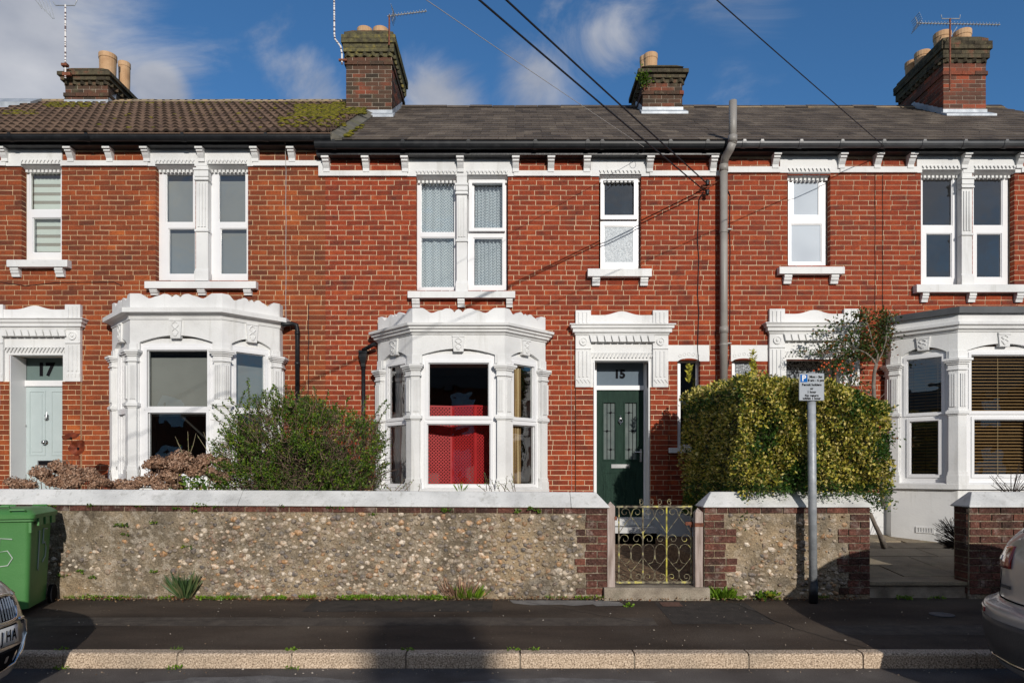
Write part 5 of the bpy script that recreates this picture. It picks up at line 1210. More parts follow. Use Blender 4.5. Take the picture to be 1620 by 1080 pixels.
# red lattice screen standing in the bay of number 15
t = thing('folding_screen', 'bright red lattice folding screen standing inside the bay of number 15', 'folding screen', (-.7, -.33, .4))
def s2(px, py, y): return (X(px, y), Z(py, y))
hx = [(X(668, -.42), -.42), (X(715, -.30), -.30), (X(752, -.44), -.44), (X(783, -.24), -.24)]
for i in range(3):
    M, L = face_matrix(hx[i], hx[i+1]); z0, z1 = .95, Z(641, -.38)
    q = MB(M); q.grid((0, L, z0, z1), [(.022, L-.022, z0+.02, z1-.022)], 0, .02); q.build('screen_frame', m_red, t)
    for sgn in (1, -1):
        q = MB(M); st_ = .050; w_ = .0105
        k = -int((z1-z0)/st_)-2
        while k*st_ < L+(z1-z0):
            c = k*st_; pts = []
            # strip x = c + s*sgn, z = z0 + s clipped to panel
            if sgn > 0: sa, sb = max(0, -c+.01), min(z1-z0, L-.01-c)
            else: sa, sb = max(0, c-L+.01), min(z1-z0, c-.01)
            if sb-sa > .02:
                xa, xb = c+sgn*sa, c+sgn*sb; za, zb3 = z0+sa, z0+sb
                q.prism([(xa-w_, za), (xa+w_, za), (xb+w_, zb3), (xb-w_, zb3)], .006 if sgn > 0 else .010, .010 if sgn > 0 else .014)
            k += 1
        tag(q.build('lattice', m_red, t), kind='stuff')
# wooden venetian blinds of number 13
M3 = [face_matrix(*f) for f in f13]
for (i, lab, u0, u1) in ((1, 'wooden venetian blind in the front window of the right bay', .13, 1.16), (0, 'wooden venetian blind in the left angled window of the right bay', .15, .70)):
    M, L = M3[i]; t = thing('venetian_blind', lab, 'venetian blind', tuple(M @ Vector((L/2, .14, zb_(560)))))
    MB(M).box(u0, u1, .12, .17, zb_(561), zb_(556)).build('head_rail', m_wood, t)
    z = zb_(565); 
    while z > zb_(758):
        q = MB(M); q.add([(u0, .125, z-.008), (u1, .125, z-.008), (u1, .165, z+.010), (u0, .165, z+.010), (u0, .125, z-.011), (u1, .125, z-.011), (u1, .165, z+.007), (u0, .165, z+.007)], [(0, 1, 2, 3), (4, 5, 1, 0), (3, 2, 6, 7)]); q.cr = 0; q.build('slat', m_wood, t, fix=False); z -= .0455
    for u in (u0+.12, (u0+u1)/2, u1-.12): MB(M).tube([(u, .12, zb_(560)), (u, .12, zb_(760))], .003, 4).build('cord', m_curt, t)

# ------------------------------------------------------------------ foliage
def leafmat(name, ramp, rpos=None, rough=.45, trans=.3, per=.9, scale=3):
    m = mat(name, ramp, scale, rough, per=per, spec=.45, rpos=rpos); t = m.node_tree; n = t.nodes; l = t.links
    b = n['Principled BSDF']; o = n['Material Output']; src = b.inputs['Base Color'].links[0].from_socket
    tr = n.new('ShaderNodeBsdfTranslucent'); l.new(src, tr.inputs[0]); mx = n.new('ShaderNodeMixShader'); mx.inputs[0].default_value = trans
    l.new(b.outputs[0], mx.inputs[1]); l.new(tr.outputs[0], mx.inputs[2]); l.new(mx.outputs[0], o.inputs[0]); return m
def leafcloud(name, P, D, size, m, parent, asp=.45, spread=.6, sizej=.4, seed=1, kind='stuff', fold=.25):
    """P points, D preferred leaf directions (arrays N x 3)"""
    r = np.random.RandomState(seed); n = len(P); P = np.asarray(P, float); D = np.asarray(D, float)
    d = D+r.normal(0, spread, (n, 3)); d /= np.linalg.norm(d, axis=1)[:, None]+1e-9
    a = r.normal(0, 1, (n, 3)); w = np.cross(d, a); w /= np.linalg.norm(w, axis=1)[:, None]+1e-9; nn = np.cross(d, w)
    L = size*(1+r.uniform(-sizej, sizej, n))[:, None]; W = L*asp*.5
    v = np.stack([P, P+d*L*.5+w*W+nn*W*fold, P+d*L, P+d*L*.5-w*W+nn*W*fold], 1).reshape(-1, 3)
    c = v.mean(0); idx = np.arange(n)*4
    me = bpy.data.meshes.new(name)
    f = np.stack([np.stack([idx, idx+1, idx+2], 1), np.stack([idx, idx+2, idx+3], 1)], 1).reshape(-1, 3)
    me.from_pydata((v-c).tolist(), [], f.tolist())
    at = me.attributes.new('rnd', 'FLOAT', 'FACE'); at.data.foreach_set('value', np.repeat(r.uniform(.001, .999, n), 2).astype(np.float32)); me.update()
    o = link(name, me, m, parent, tuple(c)); tag(o, kind=kind); return o
m_hedge = leafmat('variegated_leaves', [(.02, .045, .008), (.07, .12, .014), (.24, .24, .03), (.58, .49, .07), (.80, .66, .28)], [0, .25, .40, .66, 1], trans=.15)
m_hedgeg = leafmat('green_hedge_leaves', [(.02, .06, .01), (.05, .12, .02), (.10, .18, .03)], trans=.3)
m_core = mat('dark_foliage_core', [(.012, .014, .006), (.04, .04, .016)], 20, 1, .8, 40)  # near-black fill; the shade inside foliage is put into its colour
m_bush = leafmat('evergreen_leaves', [(.02, .05, .008), (.06, .125, .012), (.12, .22, .018), (.21, .29, .025), (.45, .40, .05)], [0, .35, .65, .9, 1], trans=.3)
m_twig = mat('grey_brown_twig', [(.06, .04, .028), (.16, .105, .075), (.28, .19, .14)], 12, .9, per=.6)
m_trunk = mat('grey_bark', [(.12, .10, .085), (.26, .22, .18)], 12, .9, .6, 40)
m_dry = leafmat('dry_brown_petals', [(.14, .075, .045), (.32, .18, .11), (.48, .30, .20), (.62, .45, .33)], trans=.25, rough=.9)
m_drycore = mat('dry_brown_core', [(.05, .028, .018), (.10, .055, .035)], 20, 1)
m_grass = leafmat('grass_blade', [(.07, .13, .01), (.16, .30, .02), (.28, .42, .04)], trans=.35)
m_yell = leafmat('yellow_shoot_leaves', [(.35, .35, .04), (.6, .55, .08)], trans=.3)
m_rose = leafmat('rose_leaves', [(.02, .045, .012), (.05, .10, .02), (.09, .15, .03), (.28, .10, .03), (.30, .05, .02)], [0, .4, .68, .86, 1], trans=.3)
# clipped hedge
hd = thing('clipped_hedge', 'large clipped green and yellow variegated hedge behind the parking sign', 'hedge', (3.3, -1.7, GZ))
hr = np.random.RandomState(5)
def hedge_surf(n):
    P = []; Nn = []; CLP = []
    y0, y1 = -2.98, -.50
    def xl(y, z): return 2.50-.06*(y-y0)/(y1-y0)*-1 + .05*math.sin(z*3+y*2)
    def zt(x, y):
        fx = (x-2.5)/1.6; base = 2.40-.10*fx-.22*max(0, (fx-.5)*2)**1.5
        return base+.12*(y-y0)/(y1-y0)
    for i in range(n):
        k = hr.rand()
        if k < .42:      # front, bulging over the coping
            x = 2.46+1.66*hr.rand(); z = 1.12+hr.rand()*1.28; top = zt(x, y0)
            if z > top: z = top-hr.rand()*.1
            y = y0+.04*math.sin(x*9+z*5)+.03*math.sin(x*23+z*17)-.02
            ex = max(0, (x-3.92)/.2); ey = max(0, (2.60-x)/.14); et = max(0, (z-top+.16)/.16); y += .10*ex**2+.05*ey**2+.12*et**2; nn = (.4*ex-.4*ey, -1, .15+.6*et)
            if z < 1.30: y += .0
        elif k < .72:    # left side
            y = y0+(y1-y0)*hr.rand()**1.0; z = .75+hr.rand()*1.75; top = zt(2.5, y); z = min(z, top-.01*hr.rand())
            et = max(0, (z-top+.16)/.16); x = 2.47-.04*(y-y0)/(y1-y0)+.035*math.sin(y*8+z*6)+.02*math.sin(y*21+z*15)+.10*et**2; nn = (-1, -.1, .1+.6*et)
        elif k < .80:    # right side
            y = y0+(y1-y0)*hr.rand(); z = .9+hr.rand()*1.3; z = min(z, zt(4.1, y)-.03); x = 4.10+.03*math.sin(y*8+z*6); nn = (1, -.2, .1)
        else:
            x = 2.5+1.6*hr.rand(); y = y0+.06+(y1-y0)*hr.rand()*.9; z = zt(x, y)-.02+.04*math.sin(x*8+y*7)+.03*math.sin(x*19); nn = (0, -.1, 1)
        d = hr.rand()**2*.14; nv = np.array(nn)/np.linalg.norm(nn)
        P.append(np.array((x, y, z))-nv*d+hr.normal(0, .008, 3)); Nn.append(nv)
    return np.array(P), np.array(Nn)
HP, HN = hedge_surf(44000)
# green reverted patches keep their plain leaves
gm = (np.sin(HP[:, 0]*5.1+HP[:, 2]*3.7)+np.sin(HP[:, 0]*9.3-HP[:, 2]*7.1+1)+.9*hr.normal(0, .45, len(HP))-(HP[:, 2]-1.7)*.9) > 1.25
gm |= (HP[:, 0] > 3.75) & (HP[:, 2] > 1.95) & (hr.rand(len(HP)) < .5); gm |= (HP[:, 2] < 1.22) & (hr.rand(len(HP)) < .6)
leafcloud('variegated_foliage', HP[~gm], HN[~gm]+np.array([0, 0, .2]), .035, m_hedge, hd, asp=.62, spread=.8, sizej=.5, seed=2)
leafcloud('green_foliage', HP[gm], HN[gm]+np.array([0, 0, .2]), .036, m_hedgeg, hd, asp=.55, spread=.75, seed=3)
q = MB(); q.add([(2.60, -2.86, 1.17), (4.0, -2.84, 1.17), (4.0, -.6, .9), (2.55, -.6, .7), (2.62, -2.84, 2.27), (3.3, -2.84, 2.24), (3.98, -2.8, 2.02), (3.98, -.6, 2.2), (2.55, -.6, 2.4)], [(0, 1, 6, 5, 4), (1, 2, 7, 6), (2, 3, 8, 7), (3, 0, 4, 8), (4, 5, 6, 7, 8), (3, 2, 1, 0)]); q.build('inner_dark_core', m_core, hd)  # solid dark volume standing in for shade behind the leaves
MB().tube([(X(1377, -2.4), -2.4, Z(812, -2.4)), (X(1384, -2.3), -2.3, Z(829, -2.3)), (X(1392, -2.2), -2.2, Z(845, -2.2)), (X(1399, -2.1), -2.1, Z(858, -2.1)-.05)], [.022, .024, .028, .04], 8).build('stem', m_trunk, hd, smooth=True)
for (px, pt, pb) in ((1089, 578, 606), (1190, 552, 603), (1193, 566, 610)):      # upright yellow shoots
    y = -1.3; A = np.array((X(px, y), y, Z(pb, y))); B = np.array((X(px+1, y), y, Z(pt, y))); n = 46
    P = np.array([A+(B-A)*i/n for i in range(n)]); D = np.array([(math.cos(i*2.4), math.sin(i*2.4), .8) for i in range(n)])
    leafcloud('yellow_shoot', P, D, .06, m_yell, hd, asp=.45, spread=.15, seed=px, kind=None)
# trailing sprigs over the coping
P = []; D = []
for i in range(46):
    x = 2.6+1.45*hr.rand(); y = -3.0-.02*hr.rand(); z = 1.14; L = .04+.10*hr.rand()**2; 
    for k in range(int(L/.012)): P.append((x+.006*k*math.sin(i), y-.01, z-.012*k)); D.append((math.cos(k*2.4), -.4, -.4))
leafcloud('trailing_sprigs', P, D, .024, m_hedgeg, hd, asp=.5, seed=9)
P = []; D = []
for i in range(420):
    a = hr.rand(); P.append((X(1372+22*a+hr.normal(0, 5), -2.6), -2.6+hr.normal(0, .04), Z(778+25*hr.rand(), -2.6))); D.append((0, -.3, .2))
leafcloud('loose_foliage', P, D, .024, m_hedgeg, hd, asp=.5, seed=10)
# rounded evergreen shrub in front of the drainpipes
sh = thing('evergreen_shrub', 'rounded twiggy evergreen shrub with arching shoots between the two bays', 'shrub', (X(470, -2.2), -2.2, GZ))
sr = np.random.RandomState(11); base = np.array((X(470, -2.0), -2.0, .4)); LP = []; LD = []; tw = MB(); tw2 = MB()
topk = [(352, 700), (372, 668), (395, 650), (420, 628), (450, 622), (480, 622), (505, 632), (530, 640), (560, 650), (585, 662), (603, 690)]
def topat(px):
    for (a, za), (b, zb3) in zip(topk, topk[1:]):
        if a <= px <= b: return za+(zb3-za)*(px-a)/(b-a)
    return 760
for i in range(1500):
    y = -2.68+1.1*sr.rand()**1.6; px = 352+251*sr.rand(); tp = topat(px)
    py = tp+(780-tp)*sr.rand()**1.15; edge = max(0, 1-(py-tp)/26)
    Q = np.array((X(px, -2.3), y-.10*math.sin((py-tp)/(785-tp)*3.1), Z(py, -2.3)))
    c = np.array((X(475, -2.0), -1.9, .9)); d = Q-c; d /= np.linalg.norm(d); d = d+np.array((0, -.25, .35))+sr.normal(0, .35, 3); d /= np.linalg.norm(d)
    L = .10+.16*sr.rand(); A = Q-d*L; n = 5; bend = sr.normal(0, .03, 3)
    pts = [A+d*L*k/n+bend*math.sin(k/n*3.1) for k in range(n+1)]
    tw.tube(pts, [.004-.0005*k for k in range(n+1)], 3, caps=False, r=sr.rand()*.98+.01)
    bare = (math.sin(px*.031+py*.05)+math.sin(px*.061-py*.04+2) > .35) and edge < .3
    m_ = int(7 if bare else 30)
    for k in range(m_): t_ = sr.rand(); p_ = A+d*L*(.2+.85*t_); LP.append(p_+sr.normal(0, .012, 3)); LD.append(d+sr.normal(0, .6, 3))
shoots = [((395, 650), (392, 598)), ((372, 665), (352, 638)), ((380, 655), (362, 630)), ((370, 672), (336, 640)), ((365, 690), (337, 656)), ((366, 705), (346, 682)), ((372, 660), (388, 618)), ((440, 630), (434, 608)), ((425, 630), (433, 612)), ((500, 632), (497, 612)), ((515, 638), (520, 618)), ((590, 660), (612, 632)), ((596, 672), (616, 640)), ((596, 690), (612, 682)), ((596, 730), (614, 716)), ((598, 745), (616, 732)), ((575, 655), (580, 626)), ((455, 628), (452, 606)), ((475, 626), (480, 612)), ((598, 710), (618, 704)), ((360, 730), (338, 712)), ((362, 742), (340, 706)), ((410, 640), (418, 618)), ((545, 648), (552, 630))]
for (a, b) in shoots:
    A = np.array((X(a[0], -2.4), -2.4, Z(a[1], -2.4))); B = np.array((X(b[0], -2.45), -2.45, Z(b[1], -2.45))); d = B-A; L = np.linalg.norm(d); n = int(L/.0045)
    tw.tube([A-d*.5, A, A+d*.5+np.array((0, 0, .012)), B], [.005, .004, .003, .002], 4, r=.3)
    for k in range(n): t_ = k/n; LP.append(A+d*t_+np.array((0, 0, .012*math.sin(t_*3.1)))+sr.normal(0, .006, 3)); LD.append(d/L*.8+sr.normal(0, .7, 3))
leafcloud('foliage', LP, LD, .026, m_bush, sh, asp=.55, spread=.4, seed=12)
for i in range(1500):
    px = 358+240*sr.rand(); tp = topat(px); py = tp+12+(775-tp-12)*sr.rand(); y = -2.55+.7*sr.rand()
    Q = np.array((X(px, -2.3), y, Z(py, -2.3))); d = sr.normal(0, 1, 3); d[2] = abs(d[2])*.8; d[1] -= .5; d /= np.linalg.norm(d); L = .08+.18*sr.rand()
    tw2.tube([Q, Q+d*L*.5+sr.normal(0, .015, 3), Q+d*L], [.0042, .003, .002], 3, caps=False, r=sr.rand()*.98+.01)
tag(tw.build('leafy_twigs', m_twig, sh, fix=False), kind='stuff'); tag(tw2.build('bare_twigs', m_twig, sh, fix=False), kind='stuff')
for k in range(5): MB().tube([(X(430+k*22, -2), -1.95+.05*k, .35), (X(420+k*26, -2.1), -2.0, .8), (X(400+k*34, -2.2), -2.1+.03*k, 1.4)], [.03, .022, .012], 7).build('stem', m_trunk, sh, smooth=True)
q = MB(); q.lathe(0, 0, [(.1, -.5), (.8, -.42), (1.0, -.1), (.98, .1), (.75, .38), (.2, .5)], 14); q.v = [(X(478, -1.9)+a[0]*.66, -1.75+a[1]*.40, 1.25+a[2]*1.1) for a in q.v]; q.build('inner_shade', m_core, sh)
# dried hydrangeas
fh = MB(); fh.add([(a*.66, b*.66, c*.52) for a, b, c in IV], IF); hr2 = np.random.RandomState(3)
def flowerhead(k):
    r = np.random.RandomState(50+k); n = 620; d = r.normal(0, 1, (n, 3)); d[:, 2] = np.abs(d[:, 2])*.8-.25; d /= np.linalg.norm(d, axis=1)[:, None]
    P = d*np.array([.9, .9, .82])*(.72+.36*r.rand(n))[:, None]; lump = 1+.05*np.sin(d[:, 0]*5+k); P *= lump[:, None]
    a = r.normal(0, 1, (n, 3)); t = np.cross(d, a); t /= np.linalg.norm(t, axis=1)[:, None]; w = np.cross(d+.5*a/3, t); w /= np.linalg.norm(w, axis=1)[:, None]; s = (.065+.05*r.rand(n))[:, None]
    v = np.stack([P-t*s, P+w*s+d*.05, P+t*s, P-w*s-d*.03], 1).reshape(-1, 3); idx = np.arange(n)*4
    f = np.stack([idx, idx+1, idx+2, idx+3], 1).tolist(); vs = v.tolist(); b = len(vs); vs += fh.v; f += [tuple(b+i for i in t_) for t_ in fh.f]
    me = bpy.data.meshes.new('flower_head'); me.from_pydata(vs, [], f); at = me.attributes.new('rnd', 'FLOAT', 'FACE'); at.data.foreach_set('value', np.concatenate([r.uniform(0, 1, n), np.zeros(len(fh.f))]).astype(np.float32)); me.materials.append(m_dry); me.update(); return me
FH = [flowerhead(k) for k in range(5)]
HL = [(22, 767, 12), (45, 768, 11), (64, 749, 13), (95, 742, 15), (78, 760, 14), (115, 750, 14), (100, 764, 12), (128, 758, 13), (148, 757, 12), (140, 750, 11), (30, 766, 9), (118, 766, 12), (152, 768, 10), (165, 764, 9)]
HR2 = [(190, 769, 12), (218, 766, 13), (240, 761, 14), (238, 736, 10), (250, 734, 13), (285, 729, 17), (270, 756, 14), (302, 746, 13), (313, 748, 13), (325, 731, 14), (350, 733, 12), (348, 757, 14), (335, 748, 12), (278, 768, 12), (255, 769, 11), (262, 748, 10), (282, 741, 12), (262, 735, 9), (362, 744, 9), (205, 771, 9)]
for (nm, lab, lst) in ((None, 'dead brown hydrangea heads above the wall in front of the mint door', HL), (None, 'dead brown hydrangea heads above the wall at the foot of the left bay', HR2)):
    y = -2.55; hx_ = sum(p[0] for p in lst)/len(lst); t = thing('hydrangea', lab, 'hydrangea', (X(hx_, y), y, GZ), 'dried hydrangeas behind the wall'); q = MB()
    for i, (px, py, rr_) in enumerate(lst):
        yy = y+random.uniform(-.15, .2); r = rr_/F*(yy-CY); c = (X(px, yy), yy, Z(py, yy))
        link('flower_head', FH[i % 5], None, t, c, rot=(random.uniform(-.4, .4), random.uniform(-.4, .4), random.uniform(0, 6)), scl=(r*1.30, r*1.30, r*1.22))
        q.tube([c, (c[0]*.8+X(hx_, y)*.2, yy, c[2]*.5+.2), (c[0]*.6+X(hx_, y)*.4, y, GZ)], .005, 4)
    q.build('stems', m_twig, t)
    P = []; D = []
    for i in range(110): px = (hx_+random.gauss(0, 45)); P.append((X(px, y), y+random.uniform(-.1, .3), 1.0+.16*random.random())); D.append((random.gauss(0, 1), -.5, .2))
    leafcloud('withered_leaves', P, D, .07, m_dry, t, asp=.5, seed=77, kind=None)
ORD = ['leftmost', 'second', 'third', 'fourth', 'fifth', 'sixth', 'seventh', 'eighth', 'ninth', 'tenth', 'eleventh', 'twelfth', 'thirteenth', 'fourteenth', 'fifteenth', 'sixteenth', 'seventeenth', 'eighteenth', 'nineteenth', 'twentieth', 'twenty-first', 'twenty-second', 'twenty-third', 'twenty-fourth', 'twenty-fifth', 'twenty-sixth', 'twenty-seventh', 'twenty-eighth', 'twenty-ninth', 'thirtieth']
def tuft(lab, cx, cy, cz, n, h, spread, m, w=.006, name='weed', cat='weed', group=None, lean=.5, seed=None, asp=.09, leafy=False):
    r = np.random.RandomState(seed or int(abs(cx*1000)) % 9999); P = []; D = []
    for i in range(n):
        a = r.rand()*6.28; rad = spread*math.sqrt(r.rand()); P.append((cx+rad*math.cos(a)*1.6, cy-abs(rad*math.sin(a))*.5, cz+(r.rand()*h*.5 if leafy else 0))); D.append((math.cos(a)*lean, math.sin(a)*lean-.15, 1 if not leafy else .3))
    o = leafcloud(name, P, D, h if not leafy else w, m, None, asp=asp if not leafy else .7, spread=.18 if not leafy else .8, seed=seed or 5, kind=None, fold=.4); return tag(o, lab, cat, group)
# green leafy plant among the hydrangeas, thin stalks, plants by the bay of 15
P = [(X(px+random.gauss(0, 12), -2.6), -2.62+random.gauss(0, .04), Z(766+random.gauss(0, 6), -2.6)) for px in (300, 305, 315, 325, 335) for k in range(26)]
o = leafcloud('leafy_plant', P, [(random.gauss(0, 1), -.4, .6) for p in P], .055, leafmat('bright_leaves', [(.05, .11, .015), (.10, .21, .02), (.42, .40, .04)], [0, .7, 1]), None, asp=.5, seed=6, kind=None); tag(o, 'low bright green and yellow leaved plant beside the right hydrangea', 'plant')
def stalks(lab, lst, y, m=m_twig, rad=.003, leaf=None, ls=.02, cat='plant', n=10):
    q = MB(); P = []; D = []
    for (a, b) in lst:
        A, B = Vector((X(a[0], y), y, Z(a[1], y))), Vector((X(b[0], y), y, Z(b[1], y))); mid = (A+B)/2+Vector((.008, 0, .0)); q.tube([A, mid, B], [rad*1.3, rad, rad*.6], 4)
        for k in range(n): t_ = .25+.8*k/n; p_ = A.lerp(B, t_); P.append((p_.x+random.gauss(0, .006), p_.y, p_.z)); D.append((random.gauss(0, 1), -.3, .5))
    t = thing('garden_plant', lab, cat, (X(lst[0][0][0], y), y, GZ)); q.build('stalks', m, t)
    if leaf: leafcloud('leaves', P, D, ls, leaf, t, asp=.5, seed=int(lst[0][0][0]), kind=None)
    return t
stalks('sparse pale stalks rising in front of the dark sash of the left bay', [((300, 745), (277, 690)), ((297, 735), (297, 682)), ((290, 722), (280, 698)), ((299, 722), (310, 685)), ((340, 735), (312, 688)), ((338, 735), (322, 683)), ((335, 725), (330, 700)), ((296, 770), (299, 730)), ((345, 770), (338, 730))], -2.5, leaf=m_bush, ls=.018, n=5, m=mat('pale_stalk', [(.2, .17, .1), (.34, .28, .17)], 9))
stalks('dry stalks with dark seed heads below the right side of the bay of number 15', [((770, 776), (766, 750)), ((775, 776), (767, 748)), ((783, 776), (776, 757)), ((790, 777), (784, 762)), ((800, 777), (787, 760)), ((806, 777), (795, 765)), ((812, 777), (806, 758)), ((815, 777), (809, 748)), ((778, 777), (770, 762)), ((768, 777), (755, 767)), ((798, 777), (802, 752))], -2.72, leaf=m_bush, ls=.02, n=8)
stalks('dark curled weed stalks at the left foot of the bay of number 15', [((625, 776), (640, 757)), ((630, 776), (650, 760)), ((640, 776), (655, 758)), ((620, 777), (606, 765)), ((662, 777), (664, 765)), ((645, 777), (641, 764)), ((618, 777), (612, 770))], -2.72, leaf=m_bush, ls=.02, n=6)
stalks('dark thin weeds at the left foot of the bay of number 17', [((176, 770), (175, 742)), ((178, 770), (173, 748)), ((198, 765), (200, 745)), ((221, 760), (218, 740)), ((222, 752), (221, 738)), ((40, 760), (41, 750))], -2.5, leaf=m_bush, ls=.015, n=5)
tuft('small tuft of green grass on the coping below the middle bay window', X(729, -2.72), -2.72, Z(777, -2.72), 26, .09, .03, m_grass, name='grass_tuft', cat='grass tuft')
# rusty metal poppies on stakes
m_poppy = mat('rusted_poppy_metal', [(.10, .02, .008), (.26, .05, .015)], 15, .6, .3, 60, metallic=.3)
for (px, py, tilt, lab, r) in ((113, 693, -.95, 'rusty orange metal poppy seen from below, left of the pair', 13), (124.5, 709, -1.45, 'dark rusty metal poppy facing the street, lower of the pair', 13)):
    y = -1.2; c = (X(px, y), y, Z(py, y)); rr_ = r/F*(y-CY); t = thing('garden_ornament', lab, 'metal poppy', (c[0], y, GZ), 'metal poppies')
    q = MB(); n = 22; vs = [(0, 0, 0)]; fs = []
    for j in (1, 2, 3):
        for k in range(n): a = 2*math.pi*k/n; rad = rr_*(j/3)*(1+.10*math.sin(3*a+px)); vs.append((rad*math.cos(a), rad*math.sin(a), .035*(j/3)**2+.012*math.sin(4*a)*(j/3)))
    for k in range(n): fs.append((0, 1+k, 1+(k+1) % n))
    for j in (0, 1):
        for k in range(n): fs.append((1+j*n+k, 1+(j+1)*n+k, 1+(j+1)*n+(k+1) % n, 1+j*n+(k+1) % n))
    M = Matrix.Rotation(-tilt, 4, 'X') if False else Matrix.Rotation(R(75 if tilt < -1.2 else 28), 4, 'X'); q.add([tuple(Vector(c)+(M @ Vector(v))) for v in vs], fs); q.build('petals', m_poppy, t, smooth=True, fix=False)
    MB().lathe(c[0], c[1]-.012, [(.012, c[2]-.02), (.016, c[2]), (.01, c[2]+.014)], 8).build('seed_head', m_ink, t)
    MB().tube([(c[0], y+.01, c[2]), (c[0]+.01, y, .3)], .004, 5).build('stake', m_rust, t)
# climbing rose at number 13
random.seed(99)
rs_ = thing('climbing_rose', 'sparse climbing rose with red-tinged leaves beside the door surround of number 13', 'climbing plant', (X(1383, -.6), -.6, .35))
y = -.55; stem = MB(); S_ = lambda pts, r0, r1: MB().tube([(X(a, y), y+random.uniform(-.03, .03), Z(b, y)) for a, b in pts], [r0+(r1-r0)*i/(len(pts)-1) for i in range(len(pts))], 7).build('stem', m_trunk, rs_, smooth=True)
S_([(1397, 800), (1390, 720), (1382, 640), (1381, 610), (1384, 590), (1386, 575)], .035, .022)
S_([(1386, 577), (1380, 566), (1370, 558), (1358, 552), (1340, 556), (1318, 570)], .016, .004); S_([(1386, 577), (1388, 560), (1382, 545), (1376, 525), (1368, 498)], .015, .004); S_([(1386, 577), (1394, 560), (1402, 540), (1404, 515), (1408, 492)], .013, .004); S_([(1358, 552), (1330, 540), (1302, 524), (1290, 520)], .006, .002); S_([(1340, 556), (1300, 560), (1270, 555)], .006, .002); S_([(1386, 640), (1393, 630), (1400, 622)], .006, .003); S_([(1382, 625), (1360, 615), (1352, 605)], .006, .002)
cl = [(1368, 496, 11, 8, 120), (1404, 500, 13, 12, 170), (1370, 512, 10, 8, 70), (1392, 525, 16, 10, 150), (1400, 545, 12, 14, 200), (1372, 545, 14, 12, 200), (1360, 560, 16, 8, 190), (1385, 560, 14, 8, 150), (1340, 555, 10, 10, 100), (1318, 545, 9, 9, 70), (1330, 572, 14, 9, 130), (1345, 585, 12, 12, 70), (1302, 555, 12, 5, 60), (1275, 553, 6, 6, 26), (1306, 525, 8, 6, 26), (1330, 508, 10, 8, 46), (1350, 600, 14, 12, 50), (1320, 580, 12, 8, 60), (1360, 612, 14, 10, 40), (1410, 520, 8, 12, 100), (1340, 535, 10, 8, 60), (1355, 525, 10, 10, 60), (1420, 690, 7, 9, 30), (1412, 700, 7, 9, 30)]
P = []; 
for (px, py, sx, sy, n) in cl:
    for i in range(int(n*1.7)): P.append((X(px+random.gauss(0, sx*.75), y), y+.12+random.gauss(0, .08), Z(py+random.gauss(0, sy*.6), y)))
leafcloud('foliage', P, [(random.gauss(0, .6), -.6, .1) for p in P], .046, m_rose, rs_, asp=.55, seed=8)
m_hip = mat('rose_hip', [(.5, .05, .02), (.6, .14, .03)], 20, .4); me_ = None
for i in range(26):
    px, py = 1322+random.gauss(0, 22), 578+random.gauss(0, 10)
    if me_ is None:
        q = MB(); q.lathe(0, 0, [(.004, -.014), (.013, -.006), (.013, .006), (.005, .014)], 7); me_, _ = q.mesh('rose_hip', True, c=(0, 0, 0)); me_.materials.append(m_hip)
    link('rose_hip', me_, None, rs_, (X(px, y), y-.05, Z(py, y)))
# bare twiggy bushes by the right pier
def twigball(lab, px, py, y, r, n, m, seed, flat=1.0, up=.0):
    t = thing('bare_bush', lab, 'bare bush', (X(px, y), y, .2)); c = np.array((X(px, y), y, Z(py, y))); q = MB(); rr = np.random.RandomState(seed); root = c+np.array((.9*r, 0, -.9*r)) if up == 0 else c+np.array((0, 0, -r))
    for i in range(n):
        d = rr.normal(0, 1, 3); d[2] *= flat; d[0] -= .3 if up == 0 else 0; d[1] *= .6; d /= np.linalg.norm(d); tip = c+d*r*(.75+.25*rr.rand()); m1 = root*.45+tip*.55+rr.normal(0, r*.06, 3)
        q.tube([root, m1, tip], [.006, .004, .0022], 4); 
        for k in range(3): s = m1+(tip-m1)*rr.rand(); q.tube([s, s+rr.normal(0, r*.13, 3)], .002, 3)
    q.build('twigs', m, t); return t
m_darktwig = mat('dark_twig', [(.02, .014, .01), (.06, .04, .03)], 12, .9)
twigball('dense dark leafless bush against the left side of the brick pier', 1502, 842, -2.1, .20, 130, m_darktwig, 4)
twigball('thin bare branches above the coping at the right edge of the bay', 1600, 757, -2.2, .24, 22, m_darktwig, 6, flat=.5, up=1)
# fern-like growth on the third chimney
P = [(X(1018+random.gauss(0, 5), 2.5), 2.49, Z(124+random.gauss(0, 6), 2.5)) for k in range(160)]
o = leafcloud('chimney_weed', P, [(random.gauss(0, 1), -1, random.gauss(0, 1)) for p in P], .06, m_bush, None, asp=.5, seed=3, kind=None); tag(o, 'green weed growing out of the brick cap of the small chimney with one pot', 'weed')
# moss on the roofs
def moss(parent, spots, ze, seed):
    rr = random.Random(seed); mb = MB()
    for (pa, pb, ya, yb2, n) in spots:
        for i in range(n):
            px = pa+(pb-pa)*rr.random(); py = ya+(yb2-ya)*rr.random()
            k = (745-py)/F; s_y = (ze+.04-TS*-EY*1.0-CZ - k*-CY*1.0) if False else None
            # intersect the sight line height with the roof plane
            yv = (CZ+k*(-CY)-ze-TS*(-EY))/(TS-k); r = rr.choice((.012, .018, .025, .035))
            x = X(px, yv); z = ze+TS*(yv-EY)+.035
            _, vs = RV[rr.randrange(9)]; M = Matrix.Translation((x, yv, z)) @ Matrix.Rotation(th, 4, 'X') @ Matrix.Diagonal((r*1.5, r, r*.5, 1)); mb.add([tuple(M @ Vector(v)) for v in vs], IF, rr.random())
    tag(mb.build('moss', m_moss, parent, fix=False, smooth=True), kind='stuff')
